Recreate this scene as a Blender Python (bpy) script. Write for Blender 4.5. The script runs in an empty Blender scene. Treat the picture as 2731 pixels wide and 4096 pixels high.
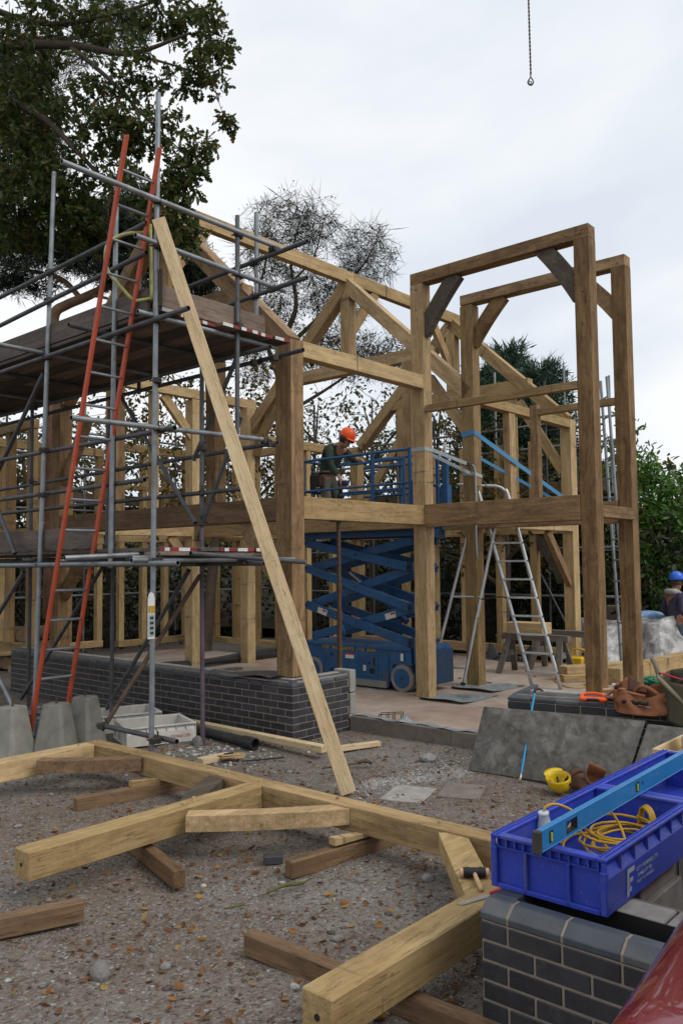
import bpy, bmesh, math, random
import numpy as np
from mathutils import Vector, Matrix

random.seed(7)
RNG = np.random.default_rng(11)
S = bpy.context.scene
COL = S.collection

# ------------------------------------------------------------------ camera, sky, sun, exposure
# world axes: X runs along the ridge of the house (away, to the right), Y along its gable wall (away, to the left), Z up, metres
PITCH, ROLL, YAW = 0.061796, -0.010274, 0.855349
CAM = Vector((-6.219, -6.106, 1.86))
FWD_H = Vector((math.sin(YAW), math.cos(YAW), 0))
RGT_H = Vector((math.cos(YAW), -math.sin(YAW), 0))
_up0 = Vector((0, 0, 1))
_f = FWD_H * math.cos(PITCH) + _up0 * math.sin(PITCH)
_u = -FWD_H * math.sin(PITCH) + _up0 * math.cos(PITCH)
_r = RGT_H * math.cos(ROLL) + _u * math.sin(ROLL)
_u2 = -RGT_H * math.sin(ROLL) + _u * math.cos(ROLL)
cam = bpy.data.cameras.new('camera')
cam.sensor_fit = 'VERTICAL'; cam.sensor_height = 23.5; cam.sensor_width = 15.7
cam.lens = 23.5 * 3300 / 4096
cam.clip_start = 0.05; cam.clip_end = 900
camo = bpy.data.objects.new('camera', cam); COL.objects.link(camo)
camo.matrix_world = Matrix(((_r.x, _u2.x, -_f.x, CAM.x), (_r.y, _u2.y, -_f.y, CAM.y), (_r.z, _u2.z, -_f.z, CAM.z), (0, 0, 0, 1)))
S.camera = camo

def at(x, y, d):
    """a point of the place at d metres ahead of the photographer, in the direction of point (x, y) of a 1568 x 2352 view of the photo"""
    k = 1.7418
    v = _r * ((x * k - 1365.5) / 3300) + _u2 * ((2048 - y * k) / 3300) + _f
    t = d / (v.x * FWD_H.x + v.y * FWD_H.y)
    return CAM + v * t

SUN_EL, SUN_AZ = math.radians(46), math.radians(-80)      # sun behind cloud, to the right and behind the photographer
SUN_DIR = Vector((math.cos(SUN_EL) * math.cos(SUN_AZ), math.cos(SUN_EL) * math.sin(SUN_AZ), math.sin(SUN_EL)))
W = bpy.data.worlds.new('World'); S.world = W; W.use_nodes = True
nt = W.node_tree; nt.nodes.clear()
def N(t, kind, **kw):
    n = t.nodes.new(kind)
    for k, v in kw.items():
        setattr(n, k, v)
    return n
out = N(nt, 'ShaderNodeOutputWorld'); bg = N(nt, 'ShaderNodeBackground'); bg.inputs['Strength'].default_value = 0.1
sky = N(nt, 'ShaderNodeTexSky', sky_type='NISHITA'); sky.sun_disc = False
sky.sun_elevation = SUN_EL; sky.sun_rotation = math.pi / 2 - SUN_AZ
sky.air_density = 1.0; sky.dust_density = 2.0
tc = N(nt, 'ShaderNodeTexCoord')
mp = N(nt, 'ShaderNodeMapping'); mp.inputs['Scale'].default_value = (1.0, 1.0, 2.2)
nz = N(nt, 'ShaderNodeTexNoise'); nz.inputs['Scale'].default_value = 1.7; nz.inputs['Detail'].default_value = 7; nz.inputs['Roughness'].default_value = 0.52; nz.inputs['Distortion'].default_value = 0.4
cr = N(nt, 'ShaderNodeValToRGB')
cr.color_ramp.elements[0].position = 0.36; cr.color_ramp.elements[0].color = (7.75, 8.4, 9.2, 1)
cr.color_ramp.elements[1].position = 0.58; cr.color_ramp.elements[1].color = (10.3, 10.5, 10.7, 1)
mx = N(nt, 'ShaderNodeMixRGB'); mx.inputs['Fac'].default_value = 0.94
nt.links.new(tc.outputs['Generated'], mp.inputs['Vector']); nt.links.new(mp.outputs['Vector'], nz.inputs['Vector'])
nt.links.new(nz.outputs['Fac'], cr.inputs['Fac']); nt.links.new(sky.outputs['Color'], mx.inputs['Color1'])
nt.links.new(cr.outputs['Color'], mx.inputs['Color2']); nt.links.new(mx.outputs['Color'], bg.inputs['Color'])
nt.links.new(bg.outputs['Background'], out.inputs['Surface'])

sl = bpy.data.lights.new('sun', 'SUN'); sl.energy = 1.5; sl.angle = math.radians(32); sl.color = (1.0, 0.96, 0.9)
so = bpy.data.objects.new('sun', sl); COL.objects.link(so); so.rotation_euler = SUN_DIR.to_track_quat('Z', 'Y').to_euler()
S.view_settings.view_transform = 'Standard'; S.view_settings.look = 'None'
S.view_settings.exposure = 0.0; S.view_settings.gamma = 1.0; S.view_settings.use_curve_mapping = False
S.render.engine = 'CYCLES'
S.cycles.max_bounces = 6; S.cycles.diffuse_bounces = 3; S.cycles.transparent_max_bounces = 12
S.cycles.sample_clamp_indirect = 4

# ------------------------------------------------------------------ materials
MATS = {}
def new_mat(name):
    m = bpy.data.materials.new(name); m.use_nodes = True
    t = m.node_tree
    b = t.nodes['Principled BSDF']
    MATS[name] = m
    return m, t, b
def ramp(t, fac, cols, pos=None):
    r = N(t, 'ShaderNodeValToRGB')
    el = r.color_ramp.elements
    while len(el) < len(cols):
        el.new(0.5)
    for i, c in enumerate(cols):
        el[i].position = pos[i] if pos else i / (len(cols) - 1)
        el[i].color = (*c, 1)
    t.links.new(fac, r.inputs['Fac'])
    return r.outputs['Color']
def noise(t, vec, scale, detail=4, rough=0.55, dist=0.0):
    n = N(t, 'ShaderNodeTexNoise'); n.inputs['Scale'].default_value = scale; n.inputs['Detail'].default_value = detail
    n.inputs['Roughness'].default_value = rough; n.inputs['Distortion'].default_value = dist
    if vec is not None: t.links.new(vec, n.inputs['Vector'])
    return n.outputs['Fac']
def mixc(t, fac, a, b, mode='MIX'):
    m = N(t, 'ShaderNodeMixRGB', blend_type=mode)
    for s, i in ((fac, 'Fac'), (a, 'Color1'), (b, 'Color2')):
        if isinstance(s, (int, float)): m.inputs[i].default_value = s
        elif isinstance(s, tuple): m.inputs[i].default_value = (*s, 1)
        else: t.links.new(s, m.inputs[i])
    return m.outputs['Color']
def mathn(t, op, a, b=None, clamp=False):
    m = N(t, 'ShaderNodeMath', operation=op); m.use_clamp = clamp
    for s, i in ((a, 0), (b, 1)):
        if s is None: continue
        if isinstance(s, (int, float)): m.inputs[i].default_value = s
        else: t.links.new(s, m.inputs[i])
    return m.outputs[0]
def mrange(t, v, a, b, c=0.0, d=1.0):
    m = N(t, 'ShaderNodeMapRange'); m.inputs[1].default_value = a; m.inputs[2].default_value = b
    m.inputs[3].default_value = c; m.inputs[4].default_value = d
    t.links.new(v, m.inputs[0]); return m.outputs[0]
def bump(t, b, h, strength, dist=0.01):
    n = N(t, 'ShaderNodeBump'); n.inputs['Strength'].default_value = strength; n.inputs['Distance'].default_value = dist
    t.links.new(h, n.inputs['Height']); t.links.new(n.outputs['Normal'], b.inputs['Normal'])
def objvec(t, scale=(1, 1, 1), shift=True):
    tcn = N(t, 'ShaderNodeTexCoord'); m = N(t, 'ShaderNodeMapping'); m.inputs['Scale'].default_value = scale
    v = tcn.outputs['Object']
    if shift:
        oi = N(t, 'ShaderNodeObjectInfo'); vm = N(t, 'ShaderNodeVectorMath', operation='ADD')
        mul = mathn(t, 'MULTIPLY', oi.outputs['Random'], 37.0)
        t.links.new(v, vm.inputs[0]); t.links.new(mul, vm.inputs[1]); v = vm.outputs[0]
    t.links.new(v, m.inputs['Vector'])
    return m.outputs['Vector']
def plain(name, color, rough=0.6, metal=0.0, vary=0.25, scale=6.0, bstr=0.15, dirt=None, dirt_amt=0.3, spec=0.4, bscale=None, tone=0.08, scuff=0.0, scuff_col=(.4, .4, .4)):
    m, t, b = new_mat(name)
    v = objvec(t)
    n = noise(t, v, scale, 6, 0.6)
    lo = tuple(c * (1 - vary) for c in color); hi = tuple(min(1, c * (1 + vary)) for c in color)
    c = ramp(t, n, [lo, color, hi], [0.25, 0.5, 0.75])
    if dirt:
        n2 = noise(t, v, scale * 0.45, 8, 0.68, 0.6)
        c = mixc(t, mrange(t, n2, 0.52, 0.66, 0, dirt_amt), c, dirt)
    oi = N(t, 'ShaderNodeObjectInfo'); hv = N(t, 'ShaderNodeHueSaturation'); t.links.new(c, hv.inputs['Color'])
    t.links.new(mrange(t, oi.outputs['Random'], 0, 1, 1 - tone, 1 + tone), hv.inputs['Value']); c = hv.outputs['Color']
    if scuff:
        sq = N(t, 'ShaderNodeMapping'); sq.inputs['Scale'].default_value = (3, 14, 22); sq.inputs['Rotation'].default_value = (.4, .3, .5); t.links.new(v, sq.inputs['Vector'])
        c = mixc(t, mrange(t, noise(t, sq.outputs['Vector'], 3.0, 8, 0.75, 1.0), 0.60, 0.66, 0, scuff), c, scuff_col)
        c = mixc(t, mrange(t, noise(t, v, scale * 3.1, 8, 0.75), 0.56, 0.72, 0, scuff * .8), c, tuple(x * .5 + .05 for x in scuff_col))
    t.links.new(c, b.inputs['Base Color'])
    b.inputs['Roughness'].default_value = rough; b.inputs['Metallic'].default_value = metal
    b.inputs['Specular IOR Level'].default_value = spec
    if bstr: bump(t, b, noise(t, v, bscale or scale * 6, 4, 0.6), bstr, 0.004)
    return m
def wood(name, light, dark, stain=(0.05, 0.04, 0.035), stain_amt=0.6, band_amt=0.6, knots=0.7, rough=0.75, gscale=1.0, vary=0.3):
    """sawn timber; the grain runs along the local X axis of each piece"""
    m, t, b = new_mat(name)
    v = objvec(t, (1, 1, 1))
    def sc(s):
        q = N(t, 'ShaderNodeMapping'); q.inputs['Scale'].default_value = s; t.links.new(v, q.inputs['Vector']); return q.outputs['Vector']
    g = noise(t, sc((0.9, 14 * gscale, 14 * gscale)), 2.2, 8, 0.62, 0.35)
    c = ramp(t, g, [dark, tuple((a + b_) / 2 for a, b_ in zip(dark, light)), light], [0.3, 0.5, 0.68])
    fine = noise(t, sc((2.5, 60, 60)), 3.0, 3, 0.6)
    c = mixc(t, mrange(t, fine, 0.3, 0.7, 0.0, 0.35), c, tuple(x * 0.62 for x in dark))
    saw = noise(t, sc((70, 2, 2)), 2.0, 2, 0.5)                  # faint saw marks across the grain
    c = mixc(t, mrange(t, saw, 0.45, 0.62, 0.0, 0.16), c, tuple(x * 0.7 for x in dark))
    big = noise(t, sc((1.1, 3, 3)), 1.5, 6, 0.66, 0.9)
    c = mixc(t, mrange(t, big, 0.50, 0.72, 0.0, stain_amt), c, tuple(d * 0.5 + s * 0.3 for d, s in zip(dark, stain)))
    band = noise(t, sc((3.4, 0.35, 0.35)), 2.0, 3, 0.6)          # dark strap marks left while the timber was stacked
    c = mixc(t, mrange(t, band, 0.64, 0.70, 0.0, band_amt), c, stain)
    blot = noise(t, sc((2.2, 5, 5)), 2.2, 8, 0.72, 0.4)
    c = mixc(t, mrange(t, blot, 0.50, 0.62, 0.0, stain_amt * .75), c, tuple(d * 0.62 for d in dark))
    pale = noise(t, sc((0.8, 4, 4)), 1.3, 5, 0.6, 0.5)
    c = mixc(t, mrange(t, pale, 0.52, 0.70, 0.0, 0.45), c, tuple(min(.8, x * 1.22) for x in light))
    chk = noise(t, sc((0.55, 11, 11)), 1.7, 5, 0.6, 0.25)           # drying splits along the grain
    chk = mathn(t, 'ABSOLUTE', mathn(t, 'SUBTRACT', chk, 0.5))
    c = mixc(t, mrange(t, chk, 0.010, 0.002, 0.0, 0.75), c, tuple(x * 0.28 for x in dark))
    vo = N(t, 'ShaderNodeTexVoronoi'); vo.inputs['Scale'].default_value = 2.4
    t.links.new(sc((1.0, 2.6, 2.6)), vo.inputs['Vector'])
    c = mixc(t, mrange(t, vo.outputs['Distance'], 0.10, 0.035, 0.0, knots), c, tuple(x * 0.42 for x in dark))
    oi = N(t, 'ShaderNodeObjectInfo')
    hv = N(t, 'ShaderNodeHueSaturation'); t.links.new(c, hv.inputs['Color'])
    t.links.new(mrange(t, oi.outputs['Random'], 0, 1, 1 - vary, 1 + vary * 0.55), hv.inputs['Value'])
    t.links.new(mrange(t, oi.outputs['Random'], 0, 1, 1.05, 0.92), hv.inputs['Saturation'])
    t.links.new(hv.outputs['Color'], b.inputs['Base Color'])
    b.inputs['Roughness'].default_value = rough; b.inputs['Specular IOR Level'].default_value = 0.25
    h = mixc(t, 0.5, g, fine)
    bump(t, b, h, 0.35, 0.004)
    return m

wood('oak', (0.53, 0.375, 0.190), (0.31, 0.195, 0.088), stain_amt=0.6)
wood('oak_brown', (0.42, 0.275, 0.135), (0.20, 0.112, 0.052), stain_amt=0.85, band_amt=0.5)  # same oak, browner: stain plus shade of the unlit faces worked into the colour
wood('oak_grey', (0.135, 0.108, 0.08), (0.065, 0.050, 0.038), stain_amt=0.4, band_amt=0.3, vary=0.1)
wood('oak_fresh', (0.60, 0.44, 0.225), (0.40, 0.265, 0.115), stain_amt=0.55, band_amt=0.7)
wood('oak_dark', (0.27, 0.165, 0.085), (0.135, 0.078, 0.042), stain_amt=0.5, band_amt=0.4)  # dark brown oak; on the gable girt its colour also holds shade
wood('pine', (0.72, 0.56, 0.35), (0.54, 0.39, 0.21), stain_amt=0.15, band_amt=0.08, knots=0.8, gscale=0.8, vary=0.1)
wood('board', (0.29, 0.215, 0.165), (0.15, 0.105, 0.08), stain_amt=0.6, band_amt=0.2, vary=0.25)
wood('board_dark', (0.15, 0.12, 0.10), (0.075, 0.058, 0.05), stain_amt=0.5, band_amt=0.2, vary=0.2)
wood('old_grey_wood', (0.25, 0.22, 0.19), (0.12, 0.10, 0.085), stain_amt=0.5, band_amt=0.3)
plain('steel_tube', (0.25, 0.272, 0.29), 0.5, 0.55, 0.3, 7, 0.1, dirt=(0.10, 0.075, 0.055), dirt_amt=0.5)
plain('steel_dark', (0.095, 0.10, 0.108), 0.55, 0.5, 0.35, 7, 0.1, dirt=(0.06, 0.045, 0.035), dirt_amt=0.6)
plain('steel_purple', (0.13, 0.10, 0.125), 0.55, 0.4, 0.3, 7, 0.1, dirt=(0.06, 0.045, 0.035), dirt_amt=0.6)
plain('rusty_steel', (0.10, 0.065, 0.045), 0.7, 0.4, 0.4, 9, 0.2, dirt=(0.05, 0.035, 0.03), dirt_amt=0.7)
plain('coupler_steel', (0.055, 0.048, 0.042), 0.6, 0.5, 0.4, 20, 0.2, dirt=(0.09, 0.06, 0.035), dirt_amt=0.6)
plain('bright_bolt', (0.42, 0.40, 0.36), 0.4, 0.7, 0.3, 20, 0.1)
plain('tube_hole', (0.02, 0.02, 0.02), 0.9, 0.0, 0.1, 5, 0)
plain('ladder_orange', (0.40, 0.055, 0.016), 0.5, 0, 0.2, 4, 0.08, dirt=(0.15, 0.04, 0.02), dirt_amt=0.7)
plain('aluminium', (0.58, 0.60, 0.61), 0.38, 0.75, 0.12, 8, 0.05, dirt=(0.35, 0.34, 0.32), dirt_amt=0.4)
plain('brick_blue', (0.030, 0.031, 0.037), 0.6, 0, 0.4, 5, 0.35, dirt=(0.075, 0.07, 0.066), dirt_amt=0.5, bscale=60, tone=.28, scuff=.3, scuff_col=(.16, .14, .12))
plain('brick_bevel', (0.060, 0.072, 0.088), 0.42, 0, 0.3, 5, 0.2, dirt=(0.12, 0.115, 0.108), dirt_amt=0.5, bscale=60, tone=.2, scuff=.3, scuff_col=(.2, .18, .16))
plain('mortar', (0.255, 0.21, 0.17), 0.95, 0, 0.2, 12, 0.5, bscale=90)
plain('concrete_block', (0.30, 0.285, 0.265), 0.95, 0, 0.25, 9, 0.6, dirt=(0.16, 0.145, 0.13), dirt_amt=0.5, bscale=70)
plain('concrete_wet', (0.17, 0.145, 0.125), 0.9, 0, 0.3, 5, 0.5, dirt=(0.09, 0.07, 0.055), dirt_amt=0.6, bscale=60)
plain('concrete_cast', (0.235, 0.23, 0.20), 0.9, 0, 0.25, 8, 0.4, dirt=(0.14, 0.14, 0.11), dirt_amt=0.5, bscale=50)
plain('cement_sheet', (0.125, 0.118, 0.105), 0.9, 0, 0.5, 14, 0.3, dirt=(0.29, 0.285, 0.265), dirt_amt=0.6, bscale=60)
plain('membrane', (0.022, 0.023, 0.026), 0.42, 0, 0.3, 6, 0.3, dirt=(0.10, 0.09, 0.08), dirt_amt=0.5)
plain('membrane_dusty', (0.22, 0.235, 0.245), 0.6, 0, 0.35, 9, 0.4, dirt=(0.05, 0.05, 0.055), dirt_amt=0.7)
plain('lift_blue', (0.015, 0.085, 0.215), 0.5, 0, 0.3, 5, 0.1, dirt=(0.06, 0.08, 0.11), dirt_amt=0.8, scuff=0.5, scuff_col=(.13, .16, .19))
plain('lift_dark', (0.010, 0.035, 0.085), 0.5, 0, 0.3, 5, 0.1, dirt=(0.03, 0.035, 0.04), dirt_amt=0.6)
plain('black', (0.012, 0.012, 0.012), 0.6, 0, 0.2, 6, 0.1)
plain('black_rubber', (0.02, 0.02, 0.021), 0.85, 0, 0.3, 8, 0.2)
plain('tyre_grey', (0.26, 0.245, 0.22), 0.9, 0, 0.2, 8, 0.3, dirt=(0.12, 0.11, 0.1), dirt_amt=0.6)
plain('sticker_white', (0.62, 0.61, 0.58), 0.6, 0, 0.15, 20, 0)
plain('sticker_red', (0.45, 0.03, 0.025), 0.6, 0, 0.15, 20, 0)
plain('paint_white', (0.62, 0.62, 0.62), 0.7, 0, 0.2, 14, 0.1, dirt=(0.25, 0.22, 0.2), dirt_amt=0.5)
plain('paint_red', (0.22, 0.025, 0.025), 0.7, 0, 0.3, 10, 0.1, dirt=(0.10, 0.05, 0.04), dirt_amt=0.6)
plain('letter_yellow', (0.42, 0.26, 0.03), 0.7, 0, 0.4, 16, 0)
plain('letter_red', (0.42, 0.06, 0.04), 0.7, 0, 0.3, 16, 0)
plain('letter_grey', (0.34, 0.38, 0.46), 0.6, 0, 0.2, 10, 0)
plain('crate_blue', (0.025, 0.052, 0.40), 0.48, 0, 0.18, 5, 0.08, dirt=(0.10, 0.10, 0.19), dirt_amt=0.6, scuff=0.45, scuff_col=(.26, .27, .42), tone=.03)
plain('crate_white', (0.55, 0.53, 0.49), 0.6, 0, 0.12, 6, 0.1, dirt=(0.32, 0.27, 0.22), dirt_amt=0.6)
plain('level_blue', (0.025, 0.20, 0.47), 0.32, 0.1, 0.1, 3, 0.02, dirt=(0.10, 0.24, 0.42), dirt_amt=0.4, scuff=0.35, scuff_col=(.35, .45, .52), tone=.02)
plain('level_cap', (0.05, 0.043, 0.038), 0.7, 0, 0.3, 15, 0.2)
plain('cable_yellow', (0.52, 0.30, 0.012), 0.45, 0, 0.2, 10, 0.05, dirt=(0.3, 0.17, 0.02), dirt_amt=0.5)
plain('plug_clear', (0.50, 0.53, 0.57), 0.35, 0, 0.1, 10, 0.05)
plain('plug_yellow', (0.50, 0.33, 0.02), 0.4, 0, 0.2, 10, 0.05)
plain('vial', (0.42, 0.55, 0.10), 0.2, 0, 0.1, 10, 0)
plain('helmet_yellow', (0.68, 0.47, 0.015), 0.38, 0, 0.12, 6, 0.02)
plain('helmet_blue', (0.02, 0.11, 0.55), 0.3, 0, 0.1, 6, 0.02)
plain('helmet_orange', (0.85, 0.10, 0.02), 0.4, 0, 0.1, 6, 0.02)
plain('leather', (0.235, 0.09, 0.04), 0.75, 0, 0.3, 10, 0.3, dirt=(0.16, 0.07, 0.035), dirt_amt=0.6)
plain('leather_dark', (0.09, 0.042, 0.026), 0.8, 0, 0.3, 10, 0.3)
plain('canvas_olive', (0.075, 0.065, 0.042), 0.9, 0, 0.25, 14, 0.3)
plain('canvas_tan', (0.18, 0.155, 0.11), 0.9, 0, 0.25, 14, 0.3)
plain('rope_cream', (0.42, 0.36, 0.22), 0.9, 0, 0.2, 30, 0.4)
plain('rope_green', (0.03, 0.17, 0.10), 0.8, 0, 0.3, 30, 0.4)
plain('strap_blue', (0.06, 0.22, 0.40), 0.7, 0, 0.15, 30, 0.2)
plain('strap_grey', (0.33, 0.36, 0.38), 0.7, 0, 0.2, 30, 0.2)
plain('tool_orange', (0.80, 0.10, 0.012), 0.45, 0, 0.1, 10, 0.05)
plain('tool_yellow', (0.70, 0.42, 0.015), 0.45, 0, 0.1, 10, 0.05)
plain('tool_red', (0.40, 0.02, 0.03), 0.4, 0, 0.1, 10, 0.05)
plain('saw_steel', (0.45, 0.44, 0.42), 0.35, 0.7, 0.15, 10, 0.05)
plain('bar_blue', (0.01, 0.22, 0.45), 0.4, 0, 0.15, 10, 0.05)
plain('ash_handle', (0.52, 0.34, 0.19), 0.55, 0, 0.12, 10, 0.05)
plain('jumper_green', (0.032, 0.055, 0.036), 0.95, 0, 0.2, 25, 0.3)
plain('trouser_grey', (0.115, 0.11, 0.085), 0.95, 0, 0.2, 18, 0.3)
plain('hoodie_navy', (0.045, 0.042, 0.075), 0.95, 0, 0.25, 20, 0.3)
plain('hoodie_grey', (0.30, 0.30, 0.30), 0.95, 0, 0.25, 20, 0.3)
plain('jeans', (0.05, 0.085, 0.115), 0.95, 0, 0.3, 14, 0.3)
plain('skin', (0.42, 0.22, 0.15), 0.55, 0, 0.1, 10, 0.03)
plain('skin_tan', (0.27, 0.125, 0.08), 0.55, 0, 0.1, 10, 0.03)
plain('hair', (0.045, 0.025, 0.018), 0.8, 0, 0.3, 20, 0.3)
plain('bag_blue', (0.24, 0.40, 0.62), 0.5, 0, 0.5, 9, 0.15)
plain('slate', (0.12, 0.12, 0.125), 0.8, 0, 0.35, 8, 0.3)
plain('bark', (0.11, 0.085, 0.065), 0.95, 0, 0.4, 8, 0.7, bscale=22)
plain('bark_pine', (0.19, 0.11, 0.07), 0.95, 0, 0.4, 6, 0.7, bscale=20)
plain('twig', (0.075, 0.058, 0.045), 0.95, 0, 0.3, 10, 0)
plain('log_end', (0.22, 0.15, 0.09), 0.95, 0, 0.3, 12, 0.3)
plain('fence_wire', (0.10, 0.12, 0.11), 0.6, 0.4, 0.2, 10, 0)
plain('lichen_wood', (0.10, 0.095, 0.03), 0.95, 0, 0.4, 20, 0.4)
plain('gate_paint', (0.36, 0.36, 0.12), 0.6, 0, 0.4, 12, 0.1, dirt=(0.5, 0.5, 0.45), dirt_amt=0.6)
# ------------------------------------------------------------------ mesh helpers
ROOTM = {}
def V3(*a): return Vector(a)
def link(o, parent=None, M=None):
    """link an object whose world matrix is M below parent"""
    COL.objects.link(o)
    M = M or Matrix.Identity(4)
    if parent is not None:
        o.parent = parent
        pm = ROOTM[parent.name]
        o.matrix_basis = pm.inverted() @ M
    else:
        o.matrix_basis = M
    ROOTM[o.name] = M.copy()
    return o
def thing(name, loc, label, cat, group=None, kind=None):
    o = bpy.data.objects.new(name, None); o.empty_display_size = 0.1
    link(o, None, Matrix.Translation(Vector(loc)))
    return tag(o, label, cat, group, kind)
def tag(o, label=None, cat=None, group=None, kind=None):
    if label: o['label'] = label
    if cat: o['category'] = cat
    if group: o['group'] = group
    if kind: o['kind'] = kind
    return o
def mesh(name, verts, faces, mat=None, smooth=False):
    me = bpy.data.meshes.new(name)
    me.from_pydata([tuple(v) for v in verts], [], [tuple(f) for f in faces])
    if mat: me.materials.append(MATS[mat])
    if smooth: me.polygons.foreach_set('use_smooth', [True] * len(me.polygons))
    me.update(); return me
def npmesh(name, verts, loops, counts, mat=None, smooth=False, rnd=None):
    """fast mesh from numpy arrays; rnd is one number per face"""
    me = bpy.data.meshes.new(name)
    me.vertices.add(len(verts)); me.vertices.foreach_set('co', np.asarray(verts, np.float32).ravel())
    counts = np.asarray(counts, np.int32)
    me.loops.add(int(counts.sum())); me.loops.foreach_set('vertex_index', np.asarray(loops, np.int32).ravel())
    me.polygons.add(len(counts))
    st = np.zeros(len(counts), np.int32); st[1:] = np.cumsum(counts)[:-1]
    me.polygons.foreach_set('loop_start', st)
    if smooth: me.polygons.foreach_set('use_smooth', np.ones(len(counts), bool))
    me.update(calc_edges=True)
    if rnd is not None:
        a = me.attributes.new('rnd', 'FLOAT', 'FACE'); a.data.foreach_set('value', np.asarray(rnd, np.float32))
    if mat: me.materials.append(MATS[mat])
    me.validate()
    return me
def obj(name, me, parent=None, M=None, kind=None):
    o = bpy.data.objects.new(name, me)
    link(o, parent, M)
    if kind: o['kind'] = kind
    return o
_boxc = {}
def box_mesh(l, w, h, mat, bev=0.004):
    """box with softened edges, X from 0 to l, Y and Z centred"""
    key = (round(l, 4), round(w, 4), round(h, 4), mat, bev)
    if key in _boxc: return _boxc[key]
    bm = bmesh.new(); bmesh.ops.create_cube(bm, size=1)
    bmesh.ops.scale(bm, vec=(l, w, h), verts=bm.verts); bmesh.ops.translate(bm, vec=(l / 2, 0, 0), verts=bm.verts)
    if bev: bmesh.ops.bevel(bm, geom=list(bm.edges), offset=min(bev, w * .3, h * .3, l * .3), segments=1, affect='EDGES', profile=0.7)
    me = bpy.data.meshes.new('box'); bm.to_mesh(me); bm.free(); me.materials.append(MATS[mat])
    _boxc[key] = me; return me
def frame_x(p0, p1, up=None):
    p0 = Vector(p0); p1 = Vector(p1); x = (p1 - p0).normalized()
    up = Vector(up) if up else (Vector((0, 0, 1)) if abs(x.z) < 0.95 else Vector((0, 1, 0)))
    y = up.cross(x).normalized(); z = x.cross(y)
    return Matrix(((x.x, y.x, z.x, p0.x), (x.y, y.y, z.y, p0.y), (x.z, y.z, z.z, p0.z), (0, 0, 0, 1)))
def beam(name, p0, p1, w, h, mat='oak', parent=None, up=None, bev=0.004):
    """timber of section w (sideways) x h (along up) from p0 to p1"""
    l = (Vector(p1) - Vector(p0)).length
    return obj(name, box_mesh(l, w, h, mat, bev), parent, frame_x(p0, p1, up))
def abox(name, x, y, z, mat, parent=None, axis='x', bev=0.004):
    """axis-aligned piece between the given limits, grain along axis"""
    cx, cy, cz = (x[0] + x[1]) / 2, (y[0] + y[1]) / 2, (z[0] + z[1]) / 2
    if axis == 'x': return beam(name, (x[0], cy, cz), (x[1], cy, cz), y[1] - y[0], z[1] - z[0], mat, parent, None, bev)
    if axis == 'y': return beam(name, (cx, y[0], cz), (cx, y[1], cz), x[1] - x[0], z[1] - z[0], mat, parent, None, bev)
    return beam(name, (cx, cy, z[0]), (cx, cy, z[1]), x[1] - x[0], y[1] - y[0], mat, parent, (0, 1, 0), bev)
def prism(name, pts, axis, a, b, mat, parent=None, bev=0.0):
    """flat outline pts extruded from a to b along axis ('x','y','z'); pts are the two other coordinates in order"""
    def P(p, t):
        return {'x': (t, p[0], p[1]), 'y': (p[0], t, p[1]), 'z': (p[0], p[1], t)}[axis]
    n = len(pts)
    vs = [P(p, a) for p in pts] + [P(p, b) for p in pts]
    o = Vector(vs[0]); vs = [Vector(v) - o for v in vs]
    fs = [tuple(range(n)), tuple(range(2 * n - 1, n - 1, -1))] + [(i, i + n, (i + 1) % n + n, (i + 1) % n) for i in range(n)]
    bm = bmesh.new(); bv = [bm.verts.new(v) for v in vs]
    for f in fs: bm.faces.new([bv[i] for i in f])
    bmesh.ops.recalc_face_normals(bm, faces=bm.faces)
    if bev: bmesh.ops.bevel(bm, geom=list(bm.edges), offset=bev, segments=1, affect='EDGES')
    me = bpy.data.meshes.new(name); bm.to_mesh(me); bm.free(); me.materials.append(MATS[mat])
    return obj(name, me, parent, Matrix.Translation(o))
_tubec = {}
def tube_mesh(l, r, mat, n=12, hole=True):
    key = (round(l, 3), round(r, 4), mat, n, hole)
    if key in _tubec: return _tubec[key]
    vs, fs, mi = [], [], []
    def ring(x, rr): 
        i = len(vs)
        for k in range(n):
            a = 2 * math.pi * k / n; vs.append((x, rr * math.cos(a), rr * math.sin(a)))
        return i
    def strip(a, b, m=0):
        for k in range(n): fs.append((a + k, a + (k + 1) % n, b + (k + 1) % n, b + k)); mi.append(m)
    o0, o1 = ring(0, r), ring(l, r)
    strip(o1, o0)
    if hole:
        i0, j0, i1, j1 = ring(0, r * .82), ring(min(.12, l * .4), r * .82), ring(l, r * .82), ring(l - min(.12, l * .4), r * .82)
        strip(o0, i0); strip(i0, j0, 1); strip(i1, o1); strip(j1, i1, 1)
        fs.append(tuple(j0 + k for k in range(n))); mi.append(1)
        fs.append(tuple(j1 + k for k in reversed(range(n)))); mi.append(1)
    else:
        fs.append(tuple(o0 + k for k in reversed(range(n)))); mi.append(0)
        fs.append(tuple(o1 + k for k in range(n))); mi.append(0)
    me = bpy.data.meshes.new('tube'); me.from_pydata(vs, [], fs)
    me.materials.append(MATS[mat]); me.materials.append(MATS['tube_hole'])
    me.polygons.foreach_set('material_index', mi)
    me.polygons.foreach_set('use_smooth', [len(f) == 4 for f in fs]); me.update()
    bm = bmesh.new(); bm.from_mesh(me); bmesh.ops.recalc_face_normals(bm, faces=bm.faces)
    for e in bm.edges:
        if len(e.link_faces) == 2 and e.calc_face_angle(0) > 0.9: e.smooth = False
    bm.to_mesh(me); bm.free()
    _tubec[key] = me; return me
def tube(name, p0, p1, r=0.0242, mat='steel_tube', parent=None, n=12, hole=True):
    l = (Vector(p1) - Vector(p0)).length
    return obj(name, tube_mesh(l, r, mat, n, hole), parent, frame_x(p0, p1))
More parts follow.
